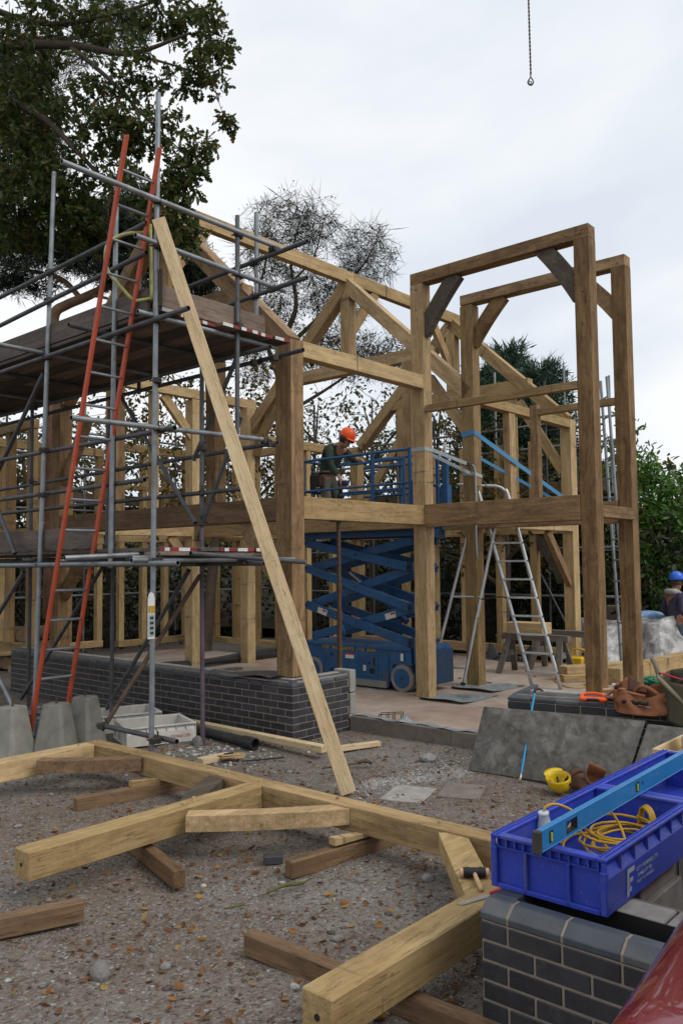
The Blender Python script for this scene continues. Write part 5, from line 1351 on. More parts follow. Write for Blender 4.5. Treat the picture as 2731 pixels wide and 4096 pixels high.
rod('claw', [P1, P1 + Vector((.03, .01, .03)), P1 + Vector((.075, -.01, .032)), P1 + Vector((.11, -.03, .012))], [.0105, .013, .012, .006], 'black', wb, 8, 3)
def helmet(name, M, mat, label, cat='helmet', lining=True):
    r = bpy.data.objects.new(name, None); link(r, None, M); tag(r, label, cat)
    prof = [(.112, 0.0), (.113, .02), (.111, .05), (.100, .09), (.078, .122), (.045, .142), (.0001, .148)]
    inner = [(.0001, .142), (.043, .136), (.074, .117), (.096, .088), (.107, .05), (.109, .0)]
    n = 28; pr2 = inner[::1] + prof
    vs, fs = [], []
    for rr, z in pr2:
        for k in range(n):
            a_ = 2 * math.pi * k / n; ex_ = 1.14
            vs.append((rr * math.cos(a_) * ex_, rr * math.sin(a_), z))
    for i in range(len(pr2) - 1):
        for k in range(n): fs.append((i * n + k, i * n + (k + 1) % n, (i + 1) * n + (k + 1) % n, (i + 1) * n + k))
    obj('shell', mesh('shell', vs, fs, mat, True), r, M)
    # peak
    pv, pf = [], []
    m = 13
    for k in range(m):
        a_ = math.radians(-58 + 116 * k / (m - 1)); f = math.cos((k / (m - 1) - .5) * math.pi) ** .7
        for rr, z in ((.109, .012), (.109 + .045 * f, -.004), (.109 + .045 * f, -.008), (.109, .004)): pv.append((rr * math.cos(a_) * 1.14, rr * math.sin(a_), z))
    for k in range(m - 1):
        for j in range(4): pf.append((k * 4 + j, k * 4 + (j + 1) % 4, (k + 1) * 4 + (j + 1) % 4, (k + 1) * 4 + j))
    obj('peak', mesh('peak', pv, pf, mat, True), r, M)
    for dy in (-.018, .018):
        obj('ridge', mesh('ridge', *path_arrays([(.08 * math.cos(t_) * 1.3, dy, .145 * math.sin(t_)) for t_ in np.linspace(.5, 2.6, 9)], .006, 6), mat, True), r, M)
    if lining:
        for k in range(3):
            a_ = k * math.pi / 3 + .3; obj('strap', mesh('strap', *path_arrays([(.095 * math.cos(a_) * s_, .095 * math.sin(a_) * s_, .05 + .06 * (1 - s_ * s_)) for s_ in np.linspace(-1, 1, 9)], .010, 5), 'black', True), r, M)
        for a_ in (1.4, -1.4, 2.6):
            obj('vent', mesh('vent', *path_arrays([(.1285 * math.cos(a_), .112 * math.sin(a_), .035), (.127 * math.cos(a_), .1105 * math.sin(a_), .058)], .012, 8), 'black', True), r, M)
    return r
helmet('safety_helmet', Matrix.Translation((.045, -2.95, .118)) @ Matrix.Scale(.86, 4) @ Matrix.Rotation(.9, 4, 'Z') @ Matrix.Rotation(math.pi - .22, 4, 'X') @ Matrix.Rotation(.15, 4, 'Y'), 'helmet_yellow', 'yellow safety helmet lying upside down on the gravel')
lp = thing('leather_pouch', (.25, -3.12, 0), 'brown leather work belt crumpled behind the yellow helmet', 'tool belt')
def blob(name, fn, mat, parent, nu=14, nv=10, thick=.006): return sheet_grid(name, fn, nu, nv, mat, parent, True, thick)
blob('flap', lambda s, t_: (.14 + .25 * s + .02 * math.sin(9 * t_), -2.98 - .34 * t_ + .03 * math.sin(6 * s), .015 + .13 * math.sin(math.pi * s) * (.6 + .4 * math.sin(7 * t_ + 2 * s))), 'leather_dark', lp)
blob('flap', lambda s, t_: (.22 + .05 * s + .03 * math.sin(5 * t_), -3.06 - .12 * s - .1 * t_, .04 + .20 * t_ * (1 - .3 * s)), 'leather', lp)
blob('flap', lambda s, t_: (.30 + .06 * s, -3.24 - .12 * s - .05 * t_, .02 + .13 * t_), 'leather', lp)
rod('belt', [(.12, -2.96, .03), (.18, -3.02, .12), (.2, -3.1, .15), (.16, -3.16, .08), (.2, -3.28, .03)], .012, 'leather_dark', lp, 6, 5)

# ------------------------------------------------------------------ near brick pier, blue crates, level, cable
NP = thing('brick_pier', (-3.36, -4.32, 0), 'dark brick pier with sloping coping under the blue crates', 'brick pier')
NPX, NPY, NPZ = -3.36, -4.32, .465
NPW = .787
brick_run(NP, (NPX, NPY - NPW, 0), (0, 1, 0), (-1, 0, 0), NPW, NPZ, 8)
brick_run(NP, (NPX + .108, NPY, 0), (1, 0, 0), (0, 1, 0), .62, NPZ, 8, True)
coping_run(NP, (NPX, NPY - NPW, 0), (0, 1, 0), (-1, 0, 0), NPW, NPZ, BR_D, 0)
coping_run(NP, (NPX, NPY - NPW, 0), (1, 0, 0), (0, -1, 0), .68, NPZ, BR_D, 0)
brick_run(NP, (NPX + .108, NPY - NPW, 0), (1, 0, 0), (0, -1, 0), .6, NPZ, 8, True)
for k in range(3): abox('brick', (NPX + .108 + k * .225, NPX + .323 + k * .225), (NPY - .102, NPY), (NPZ, NPZ + .064), 'brick_bevel', NP, 'x', .003)
abox('mortar_core', (NPX + .005, NPX + .1), (NPY - NPW + .006, NPY - .005), (-.2, NPZ - .004), 'mortar', NP, 'y', 0)
abox('mortar_core', (NPX + .012, NPX + .095), (NPY - NPW + .02, NPY - .01), (NPZ - .003, NPZ + .018), 'mortar', NP, 'y', 0)
for k in range(1, 4):       # buttered joints between the coping bricks
    y = NPY - NPW + k * .225 - .005
    prism('mortar_joint', [(NPX + .003, NPZ + .0), (NPX + .003, NPZ + .024), (NPX + .053, NPZ + .062), (NPX + .1, NPZ + .062), (NPX + .1, NPZ)], 'y', y - .0055, y + .0055, 'mortar', NP)
abox('mortar_core', (NPX + .101, NPX + .72), (NPY - .095, NPY - .005), (-.2, NPZ - .004), 'mortar', NP, 'x', 0)
for z0, z1 in ((-.2, .06), (.07, .28), (.29, .528)):
    abox('block', (-3.10, -2.955), (NPY - .62, NPY - .16), (z0, z1), 'concrete_block', NP, 'y', .006)
    abox('block', (-3.10, -2.955), (NPY - 1.07, NPY - .63), (z0, z1), 'concrete_block', NP, 'y', .006)
abox('cavity_tray', (NPX + .104, -3.102), (NPY - NPW + .1, NPY - .1), (.3, .36), 'membrane', NP, 'y', 0)
abox('cavity_dark_sheet', (-3.107, -3.1015), (NPY - NPW + .11, NPY - .11), (.3, .526), 'black', NP, 'y', 0)  # black sheet added over the lit block face so the cavity looks dark
tag(abox('plywood_sheet', (-2.93, -2.91), (-6.0, -4.45), (-.02, .515), 'old_grey_wood', None, 'y'), 'weathered board standing behind the near pier below the crate', 'board')
BS = thing('block_stack', (-1.9, -4.5, 0), 'stack of concrete blocks that carries the far ends of the blue crates', 'block stack')
for z0 in (-.03, .19):
    for k in range(2): abox('block', (-2.7, -2.26), (-4.72 + k * .22, -4.505 + k * .22), (z0, z0 + .215), 'concrete_block', BS, 'x', .006)
    for k in range(2): abox('block', (-1.7, -1.26), (-4.72 + k * .22, -4.505 + k * .22), (z0, z0 + .215), 'concrete_block', BS, 'x', .006)
abox('block', (-2.7, -2.3), (-4.7, -4.3), (.407, .528), 'concrete_block', BS, 'x', .006); abox('block', (-1.66, -1.3), (-4.7, -4.3), (.407, .528), 'concrete_block', BS, 'x', .006)
CL_, CW_, CH_ = .97, .495, .212
b1_, bx1 = crate((-3.20, -4.77, .531), (1, 0, 0), (0, 1, 0), CL_, CW_, CH_, 'blue plastic stacking crate nearest the camera on the brick pier', 'crate_blue', 'stacking_crate', 'blue crates on the near pier', lip=.042, pockets=7)
crate((-2.222, -4.77, .531), (1, 0, 0), (0, 1, 0), CL_, CW_, CH_, 'blue plastic stacking crate behind the first one, nearly empty', 'crate_blue', 'stacking_crate', 'blue crates on the near pier', lip=.042, pockets=7)
# emblem and lettering on the long side of the near crate
MB_ = basis((-3.02, -4.772, .548), (1, 0, 0), (0, 0, 1))
def flat(name, pts, M, mat, parent, th=.0008):
    n = len(pts); vs = [(x, y, 0) for x, y in pts] + [(x, y, th) for x, y in pts]
    fs = [tuple(range(n - 1, -1, -1)), tuple(range(n, 2 * n))] + [(i, (i + 1) % n, (i + 1) % n + n, i + n) for i in range(n)]
    return obj(name, mesh(name, vs, fs, mat), parent, M)
flat('emblem', [(0, .0), (.012, .008), (.020, .0), (.022, .018), (.046, .018), (.048, .034), (.030, .034), (.032, .052), (.062, .052), (.064, .068), (.028, .068), (.021, .022), (.013, .020), (.026, .088), (.078, .088), (.082, .106), (.012, .106)], MB_, 'letter_grey', b1_)
for s_, sz, dx_, dz in (('CITY FISHERIES LTD', .021, .10, .075), ('01482 217 780', .019, .115, .050), ('EASY TO HANDLE', .017, .105, .027)):
    text('lettering', s_, sz, MB_ @ Matrix.Translation((dx_, dz, .0002)), 'letter_grey', b1_, .0004, 1.25)
# spirit level resting across the crate
LV = thing('spirit_level', (-3.32, -4.55, .75), 'long blue box section spirit level lying across the blue crates', 'spirit level')
LP0, LP1 = Vector((-3.315, -4.545, .772)), Vector((-1.30, -4.515, .772))
ld_ = (LP1 - LP0).normalized(); ln_ = Vector((ld_.y, -ld_.x, 0))
HV = []
def lbox(name, a, b_, w0, w1, z0, z1, mat, bev=.0015):
    p = LP0 + ld_ * a + ln_ * ((w0 + w1) / 2) + Vector((0, 0, (z0 + z1) / 2 - .772 + .744)); q = p + ld_ * (b_ - a)
    return beam(name, p, q, w1 - w0, z1 - z0, mat, LV, None, bev)
hh = .085
lbox('top_flange', 0.02, 2.0, -.014, .014, hh - .005, hh, 'level_blue'); lbox('bottom_flange', 0.02, 2.0, -.014, .014, 0.002, .007, 'level_blue')
segs = [(.02, .085), (.125, .24), (.34, .98), (1.03, 1.9), (1.94, 2.0)]
for a, b_ in segs: lbox('web', a, b_, -.0125, .0125, .0072, hh - .0052, 'level_blue', 0)
for a, b_ in ((.085, .125), (.24, .34), (.98, 1.03), (1.9, 1.94)):
    lbox('web', a, b_, -.0124, .0124, .0072, .020, 'level_blue', 0); lbox('web', a, b_, -.0124, .0124, hh - .018, hh - .0052, 'level_blue', 0)
    for w in (-.0105, .0088): lbox('window_frame', a + .003, b_ - .003, w, w + .0017, .021, hh - .019, 'black', 0) if (b_ - a) < .06 else None
    if b_ - a < .06:
        tube('vial', LP0 + ld_ * ((a + b_) / 2) + ln_ * .0135 + Vector((0, 0, -.772 + .744 + .028)), LP0 + ld_ * ((a + b_) / 2) + ln_ * .0135 + Vector((0, 0, -.772 + .744 + hh - .026)), .0055, 'vial', LV, 10, False)
for a in (.24, .34):
    lbox('grip_lining', a - .004 if a > .3 else a, a if a > .3 else a + .004, -.0135, .0135, .018, hh - .016, 'black', 0)
lbox('grip_lining', .244, .336, -.0135, .0135, .0195, .0225, 'black', 0); lbox('grip_lining', .244, .336, -.0135, .0135, hh - .0205, hh - .0175, 'black', 0)
lbox('end_cap', -.004, .024, -.0165, .0165, -.001, hh + .002, 'level_cap', .004); lbox('end_cap', 1.995, 2.02, -.0165, .0165, -.001, hh + .002, 'level_cap', .004)
text('lettering', '80', .022, basis(LP0 + ld_ * 1.06 + ln_ * .0127 + Vector((0, 0, -.772 + .744 + .045)), ld_, (0, 0, 1)), 'black', LV, .0003)
# extension lead with plug in the near crate
CB = thing('extension_lead', (-2.7, -4.5, .55), 'coiled yellow site cable with a clear plug standing in the blue crate', 'cable')
pp = Vector((-2.83, -4.335, .56))
plugM = Matrix.Translation(pp) @ Matrix.Rotation(-.10, 4, 'Y')
lathe('plug_body', [(.034, 0), (.036, .01), (.036, .075), (.038, .08), (.038, .10)], 'plug_yellow', CB, plugM, 18)
lathe('plug_cover', [(.0385, .101), (.036, .105), (.030, .155), (.022, .185), (.024, .188), (.024, .20), (.016, .202)], 'plug_clear', CB, plugM, 18)
top = plugM @ Vector((0, 0, .20))
rod('cable', [top, top + Vector((.01, -.01, .022)), top + Vector((.05, -.04, .028)), top + Vector((.11, -.09, -.01)), top + Vector((.12, -.13, -.07)), (-2.70, -4.55, .62), (-2.78, -4.60, .60), (-2.84, -4.5, .60), (-2.80, -4.40, .61), (-2.66, -4.38, .62), (-2.6, -4.46, .63)], .0058, 'cable_yellow', CB, 8, 6)
rod('cable', [(-2.86, -4.42, .64), (-2.80, -4.43, .70), (-2.72, -4.46, .752), (-2.66, -4.5, .765), (-2.60, -4.53, .74), (-2.57, -4.56, .68), (-2.6, -4.6, .62)], .0058, 'cable_yellow', CB, 8, 6)
rg = np.random.default_rng(5)
loop = []
for k in range(7 * 14 + 1):
    a_ = 2 * math.pi * k / 14; t_ = k / 14
    rr = .14 + .028 * math.sin(t_ * 2.3) ; loop.append((-2.55 + rr * 1.35 * math.cos(a_) + .02 * math.sin(t_ * 1.7), -4.56 + rr * .92 * math.sin(a_) + .015 * math.cos(t_ * 2.1), .585 + .012 * t_ + .012 * math.sin(a_ * 1 + t_)))
rod('cable', loop, .0058, 'cable_yellow', CB, 7)
for k in range(3):
    rod('cable_tie', [(-2.42 + .02 * k, -4.66, .60), (-2.40 + .02 * k, -4.63, .70), (-2.37 + .02 * k, -4.58, .71), (-2.36 + .02 * k, -4.56, .62)], .007, 'cable_yellow', CB, 7, 4)
tl = thing('strap_roll', (-2.42, -4.48, .55), 'dark teal strap rolled up in the far corner of the near crate', 'strap')
rod('strap', [(-2.40, -4.66, .57), (-2.36, -4.62, .63), (-2.31, -4.60, .66), (-2.28, -4.64, .62), (-2.30, -4.68, .56)], .012, 'rope_green', tl, 6, 4)

# wooden tray with a roped canvas bag further right
TB = thing('wooden_tray', (.2, -3.95, 0), 'pale wooden tray on blocks between crates and cement sheet', 'tray')
for z0 in (.0, .2): abox('block', (-.1, .34), (-4.3, -3.9), (z0 - .02, z0 + .19), 'concrete_block', TB, 'x', .006)
abox('tray_side', (-.30, .5), (-3.885, -3.86), (.45, .53), 'pine', TB, 'x'); abox('tray_side', (-.32, -.295), (-4.4, -3.86), (.45, .53), 'pine', TB, 'y')
abox('tray_side', (-.30, .5), (-4.42, -4.395), (.45, .53), 'pine', TB, 'x'); abox('tray_floor', (-.295, .5), (-4.394, -3.886), (.42, .449), 'pine', TB, 'x')
RB = thing('canvas_bag', (.05, -4.08, .45), 'cream canvas bag tied with yellow cord standing in the wooden tray', 'bag')
prof = [(.10, .0), (.125, .05), (.12, .12), (.085, .18), (.06, .205), (.075, .225), (.10, .25), (.095, .28), (.05, .30), (.001, .295)]
vs, fs = [], []
n = 30
for i, (rr, z) in enumerate(prof):
    for k in range(n):
        a_ = 2 * math.pi * k / n; w = rr * (1 + .10 * math.sin(a_ * 7 + i * .6) * min(1, i / 3) + .05 * math.sin(a_ * 3 + i))
        vs.append((w * math.cos(a_) * 1.25, w * math.sin(a_), z + .015 * math.sin(a_ * 2)))
for i in range(len(prof) - 1):
    for k in range(n): fs.append((i * n + k, i * n + (k + 1) % n, (i + 1) * n + (k + 1) % n, (i + 1) * n + k))
obj('bag_body', mesh('bag', vs, fs, 'rope_cream', True), RB, Matrix.Translation((.05, -4.08, .45)))
rod('cord', [(.05 + .075 * math.cos(a_), -4.08 + .062 * math.sin(a_), .655 + .004 * math.sin(3 * a_)) for a_ in np.linspace(0, 6.28, 17)], .008, 'tool_yellow', RB, 6)
rod('cord', [(-.025, -4.06, .655), (-.06, -4.05, .67), (-.09, -4.07, .65), (-.07, -4.09, .63)], .008, 'tool_yellow', RB, 6, 4)

# parked car, only its wing shows
CR = thing('parked_car', (-3.2, -6.25, 0), 'glossy dark red car whose bonnet corner shows beside the brick pier', 'car')
m, t, b = new_mat('car_red'); b.inputs['Base Color'].default_value = (0.20, 0.005, 0.018, 1); b.inputs['Roughness'].default_value = .22; b.inputs['Metallic'].default_value = .35
b.inputs['Coat Weight'].default_value = 1.0; b.inputs['Coat Roughness'].default_value = .04
m, t, b = new_mat('car_glass'); b.inputs['Base Color'].default_value = (0.02, 0.025, 0.03, 1); b.inputs['Roughness'].default_value = .05
m, t, b = new_mat('lamp_amber'); b.inputs['Base Color'].default_value = (0.75, 0.18, 0.01, 1); b.inputs['Roughness'].default_value = .1
def car_sec(x):
    """half width, sill z, belt z, top z at length x from the nose"""
    top = np.interp(x, [0, .08, .35, .9, 1.35, 2.0, 2.4, 3.3, 3.9, 4.1], [.7, .96, 1.07, 1.145, 1.19, 1.54, 1.6, 1.56, 1.24, .95])
    belt = np.interp(x, [0, .1, .5, 1.2, 3.5, 4.1], [.7, .86, 1.025, 1.08, 1.10, .9]); hw = np.interp(x, [0, .15, .5, 1.2, 3.3, 4.1], [.55, .74, .82, .86, .85, .68])
    return hw, .22, belt, top
X0, YC = -5.22, -6.215
xs = np.concatenate([np.linspace(0, .5, 8), np.linspace(.6, 4.1, 24)])
vs, fs = [], []
angs = 21
for x in xs:
    hw, zs, zb, zt = car_sec(x); ring = []
    cab = np.clip((x - 1.35) / .3, 0, 1) * np.clip((3.9 - x) / .4, 0, 1)
    for s_ in np.linspace(-1, 1, angs):
        a_ = abs(s_); sg = 1 if s_ >= 0 else -1
        if a_ > .72: f = (1 - a_) / .28; y = hw * (.93 + .07 * math.sin(f * math.pi / 2 * 1.0)); z = zs + (zb - .10 - zs) * f
        elif a_ > .5: f = (.72 - a_) / .22; y = hw * (1 - .06 * f - .0 * cab) * (1 - .06 * (1 - math.cos(f * 1.57))); z = zb - .10 + .10 * math.sin(f * 1.57) + .0
        else: f = (.5 - a_) / .5; y = hw * .885 * (1 - f) * (1 - .12 * cab * f); z = zb + (zt - zb) * math.sin(min(1, f * (1.5 + 1.6 * cab)) * 1.57)
        ring.append((X0 + x, YC + sg * y, z))
    vs += ring
for i in range(len(xs) - 1):
    for k in range(angs - 1): fs.append((i * angs + k, i * angs + k + 1, (i + 1) * angs + k + 1, (i + 1) * angs + k))
fs.append(tuple(range(angs))); fs.append(tuple(reversed([(len(xs) - 1) * angs + k for k in range(angs)])))
me = mesh('body', [Vector(v_) - Vector((-3.2, -6.25, 0)) for v_ in vs], fs, 'car_red', True); bm = bmesh.new(); bm.from_mesh(me); bmesh.ops.recalc_face_normals(bm, faces=bm.faces); bm.to_mesh(me); bm.free()
obj('body', me, CR, Matrix.Translation((-3.2, -6.25, 0)))
for x in (-4.42, -1.85):
    for y, s_ in ((-5.42, 1), (-7.1, -1)):
        w_ = tube('wheel', (x, y - .09, .30), (x, y + .09, .30), .31, 'black_rubber', CR, 24, False); tube('rim', (x, y + s_ * .07, .30), (x, y + s_ * .094, .30), .19, 'aluminium', w_, 18, False)
for y in (-5.62, -6.9): prism('headlamp', [(-5.19, y - .12), (-5.19, y + .12), (-4.9, y + .15 if y > -6 else y + .06), (-4.9, y - .06 if y > -6 else y - .15)], 'z', .62, .78, 'car_glass', CR, .02)
prism('indicator', [(-4.98, -5.52), (-4.86, -5.50), (-4.86, -5.485), (-4.98, -5.505)], 'z', .70, .76, 'lamp_amber', CR, .004)
prism('windscreen', [(-3.84, 1.15), (-3.26, 1.50), (-3.24, 1.485), (-3.82, 1.13)], 'y', -6.85, -5.68, 'car_glass', CR)

# ------------------------------------------------------------------ tools and bags on the short plinth
PT = lambda a, c, z: tuple(PR_O + PR_D * a - PR_N * c + Vector((0, 0, z)))
SW = thing('hand_saw', PT(.75, .1, .64), 'hand saw with an orange and black handle lying on the coping', 'hand saw')
flat('blade', [(0, 0), (.0, .11), (-.52, .05), (-.52, .02)], basis(PT(.84, .055, .646), PR_D, -PR_N + Vector((0, 0, .12))) @ Matrix.Rotation(2.6, 4, 'Z') @ Matrix.Rotation(math.pi, 4, 'X'), 'saw_steel', SW)
rod('handle', [PT(.68, -.03, .635), PT(.72, -.035, .628), PT(.80, -.03, .632), PT(.88, -.025, .630), PT(.91, -.02, .640)], [.022, .024, .02, .024, .020], 'tool_orange', SW, 8, 4)
rod('grip', [PT(.745, -.058, .628), PT(.80, -.060, .630), PT(.85, -.056, .630)], [.012, .014, .012], 'black', SW, 8, 3)
rod('handle', [PT(.69, -.03, .64), PT(.70, .02, .665), PT(.78, .04, .672), PT(.86, .03, .665), PT(.90, -.02, .645)], .014, 'tool_orange', SW, 8, 4)
HM = thing('hammer', PT(.95, .12, .66), 'hammer with a bare wooden handle stuck in the leather bag', 'hammer')
tube('handle', PT(.86, .08, .70), PT(1.06, .08, .72), .016, 'ash_handle', HM, 10, False); tube('head', PT(.98, .03, .73), PT(.98, .13, .745), .02, 'black', HM, 10, False); tube('face', PT(.93, .13, .742), PT(.99, .13, .745), .016, 'sticker_white', HM, 10, False)
LB = thing('leather_bag', PT(1.12, .05, .62), 'orange brown leather tool bag slumped over the coping', 'tool bag')
def lb_front(s, t_):
    a = 1.0 + .42 * s; bul = .10 * math.sin(math.pi * s) ** .6
    return PT(a + .012 * math.sin(9 * t_), -.05 - bul * (1 - .55 * t_) + .015 * math.sin(11 * s + 3 * t_) - .02 * (1 - t_), .545 + .165 * t_ + .025 * math.sin(8 * s) * t_)
def lb_back(s, t_): return PT(1.0 + .42 * s, .10 + .02 * math.sin(7 * s), .64 + .12 * t_ + .025 * math.sin(9 * s + 1) * t_)
def lb_bottom(s, t_): return PT(1.0 + .42 * s, -.07 - .10 * math.sin(math.pi * s) ** .6 + (.17 + .10 * math.sin(math.pi * s) ** .6) * t_, .545 + .095 * t_)
blob('bag_front', lb_front, 'leather', LB, 20, 12); blob('bag_back', lb_back, 'leather', LB, 18, 8); blob('bag_bottom', lb_bottom, 'leather', LB, 16, 4)
for s_ in (0, 1): blob('bag_end', lambda s, t_: tuple(Vector(lb_front(s_, t_)).lerp(Vector(lb_back(s_, t_)), s) + PR_D * ((.04 if s_ else -.04) * math.sin(math.pi * s))), 'leather', LB, 8, 8)
blob('flap', lambda s, t_: PT(1.08 + .16 * s, .02 + .05 * t_, .71 + .15 * t_ * (1 - .8 * s)), 'leather_dark', LB, 6, 5); blob('flap', lambda s, t_: PT(1.02 + .1 * s, .06 + .05 * t_, .70 + .13 * t_ * (1 - .9 * abs(s - .4))), 'leather', LB, 6, 5)
rod('strap', [PT(.98, -.03, .66), PT(.90, -.02, .655), PT(.93, .03, .69), PT(1.02, .03, .72), PT(1.1, -.09, .72), PT(1.25, -.12, .70)], .014, 'leather', LB, 6, 5)
rod('handle', [PT(1.14, .0, .71), PT(1.2, -.05, .77), PT(1.27, -.06, .76), PT(1.38, -.07, .69), PT(1.44, -.05, .63)], .018, 'leather', LB, 7, 5)
blob('strap', lambda s, t_: PT(1.06 + .22 * s, -.135 + .02 * math.sin(6 * s) - .012, .66 - .03 * t_ + .005 * math.sin(20 * s)), 'black', LB, 10, 2)
OB = thing('canvas_tool_bag', PT(1.7, .05, .6), 'olive canvas tool bag hanging over the edge of the short plinth', 'tool bag')
def ob_front(s, t_): return PT(1.42 + .75 * s, -.10 - .13 * math.sin(math.pi * min(1, s * 1.2)) ** .7 * (1 - .5 * t_) + .012 * math.sin(13 * s + 2 * t_), .50 + .30 * t_ - .06 * math.sin(math.pi * s) * (1 - t_) + .03 * math.sin(7 * s + 1) * t_)
def ob_back(s, t_): return PT(1.42 + .75 * s, .16, .64 + .26 * t_ + .03 * math.sin(6 * s) * t_)
blob('bag_front', ob_front, 'canvas_olive', OB, 26, 12); blob('bag_back', ob_back, 'canvas_olive', OB, 18, 6)
blob('bag_bottom', lambda s, t_: tuple(Vector(ob_front(s, 0)).lerp(Vector(ob_back(s, 0)), t_)), 'canvas_olive', OB, 20, 4)
blob('bag_end', lambda s, t_: tuple(Vector(ob_front(0, t_)).lerp(Vector(ob_back(0, t_)), s) - PR_D * .05 * math.sin(math.pi * s)), 'canvas_olive', OB, 8, 8)
blob('rolled_edge', lambda s, t_: PT(1.36 + .22 * s, -.15 - .03 * math.cos(t_ * 6.28), .87 - .22 * s + .028 * math.sin(t_ * 6.28)), 'canvas_tan', OB, 10, 12, 0)
rod('bag_handle', [PT(1.36, -.05, .84), PT(1.33, -.03, .95), PT(1.30, .0, 1.0), PT(1.29, .05, .98)], [.022, .022, .020, .014], 'canvas_tan', OB, 8, 4)
blob('lining', lambda s, t_: PT(1.48 + .25 * s, -.06 + .16 * t_, .80 + .05 * math.sin(3 * s) + .06 * t_), 'black', OB, 8, 5)
rod('bag_handle', [PT(1.72, -.02, .78), PT(1.70, -.02, .90), PT(1.78, -.0, .93), PT(1.95, .0, .95)], .014, 'canvas_tan', OB, 7, 5)
tube('long_pliers', PT(1.36, -.06, .90), PT(1.72, -.06, .80), .007, 'tool_red', OB, 8, False); tube('long_pliers', PT(1.62, -.07, .825), PT(1.73, -.08, .795), .010, 'tool_red', OB, 8, False)
flat('marking_knife', [(0, 0), (.10, .015), (.26, .03), (.26, .055), (.10, .05)], basis(PT(1.58, -.19, .735), PR_D, (0, 0, 1)) @ Matrix.Rotation(.35, 4, 'Z'), 'tool_yellow', OB, .012)
bm = bmesh.new(); bmesh.ops.create_uvsphere(bm, u_segments=16, v_segments=10, radius=.055); me = bpy.data.meshes.new('ear_defender'); bm.to_mesh(me); bm.free(); me.materials.append(MATS['black']); me.polygons.foreach_set('use_smooth', [True] * len(me.polygons))
obj('ear_defender', me, OB, Matrix.Translation(PT(1.80, -.06, .86)))
# ------------------------------------------------------------------ scissor lift inside the frame
SL = thing('scissor_lift', (3.25, 1.55, .1), 'blue scissor lift raised between the oak posts with a railed platform', 'scissor lift')
def L(name, x, y, z, mat='lift_blue', axis='y', bev=.006, par=None): return abox(name, x, y, z, mat, par or SL, axis, bev)
LX0, LX1 = 2.87, 3.62
ch = prism('chassis', [(.56, .24), (.60, .70), (2.62, .70), (2.66, .24), (2.62, .22), (2.56, .22), (2.50, .46), (2.30, .48), (2.21, .22), (2.1, .13), (1.02, .13), (.94, .24), (.90, .46), (.58, .46)], 'x', LX0 + .02, LX1 - .02, 'lift_blue', SL)
L('chassis_side', (LX0, LX0 + .0195), (.97, 2.17), (.14, .60)); L('chassis_rim', (LX0 - .006, LX0 + .0195), (.585, 2.63), (.655, .705))
L('end_box', (LX0 + .05, LX1 - .05), (.36, .56), (.2, .66), 'lift_dark'); L('end_box', (LX0 + .03, LX1 - .03), (.42, .555), (.48, .72), 'lift_blue')
L('skirt', (LX0 - .001, LX0 + .018), (1.0, 1.95), (.125, .225), 'concrete_cast')
L('hatch', (LX0 - .006, LX0 - .0005), (1.15, 1.95), (.26, .585)); L('handle_recess', (LX0 - .009, LX0 - .0062), (1.20, 1.30), (.31, .38), 'black', 'y', 0)
for y0, y1, z0, z1 in ((1.195, 1.225, .42, .53), (1.28, 1.32, .44, .47), (1.99, 2.03, .52, .55), (1.99, 2.03, .30, .33)): L('slot', (LX0 - .009, LX0 - .0062 if y1 < 1.95 else LX0 - .001), (y0, y1), (z0, z1), 'black', 'y', 0)
L('sticker', (LX0 - .0095, LX0 - .0063), (1.58, 1.74), (.545, .57), 'sticker_red', 'y', 0); L('sticker', (LX0 - .0095, LX0 - .0063), (1.58, 1.74), (.495, .544), 'sticker_white', 'y', 0)
L('sticker', (LX0 - .0095, LX0 - .0063), (1.36, 1.41), (.34, .42), 'sticker_white', 'y', 0); L('sticker', (LX0 - .009, LX0 - .0065), (.70, .75), (.52, .62), 'sticker_white', 'y', 0)
text('lettering', 'For hire 0845 743 300', .115, basis((LX0 - .0008, 2.19, .608), (0, -1, 0), (0, 0, 1)) @ Matrix.Translation((0, -.0, 0)), 'letter_yellow', SL, .0008, .95)
for y, r_ in ((.74, .185), (2.38, .185)):
    for x, s_ in ((LX0 + .07, -1), (LX1 - .07, 1)):
        w_ = tube('wheel', (x - .07, y, .1 + r_), (x + .07, y, .1 + r_), r_, 'tyre_grey', SL, 26, False)
        tube('rim', (x + s_ * .06, y, .1 + r_), (x + s_ * .074, y, .1 + r_), r_ * .72, 'lift_blue', w_, 22, False); tube('hub', (x + s_ * .074, y, .1 + r_), (x + s_ * .085, y, .1 + r_), .02, 'rusty_steel', w_, 10, False)
def arm(y0, z0, y1, z1, x, holes=True, mat='lift_blue'):
    a = beam('scissor_arm', (x, y0, z0), (x, y1, z1), .048, .125, mat, SL, (0, -(z1 - z0), y1 - y0) if (y1 > y0) else (0, (z1 - z0), -(y1 - y0)), .006)
    if holes:
        for f in (.18, .37, .64, .82):
            p = Vector((x - .0245, y0, z0)).lerp(Vector((x - .0245, y1, z1)), f); tube('bolt_hole', p - Vector((.001, 0, 0)), p + Vector((.01, 0, 0)), .011, 'black', a, 8, False)
        p = Vector((x - .024, (y0 + y1) / 2, (z0 + z1) / 2)); tube('pivot', p - Vector((.012, 0, 0)), p + Vector((.02, 0, 0)), .024, 'lift_blue', a, 12, False)
    return a
lev = [.76, 1.24, 1.79, 2.17]
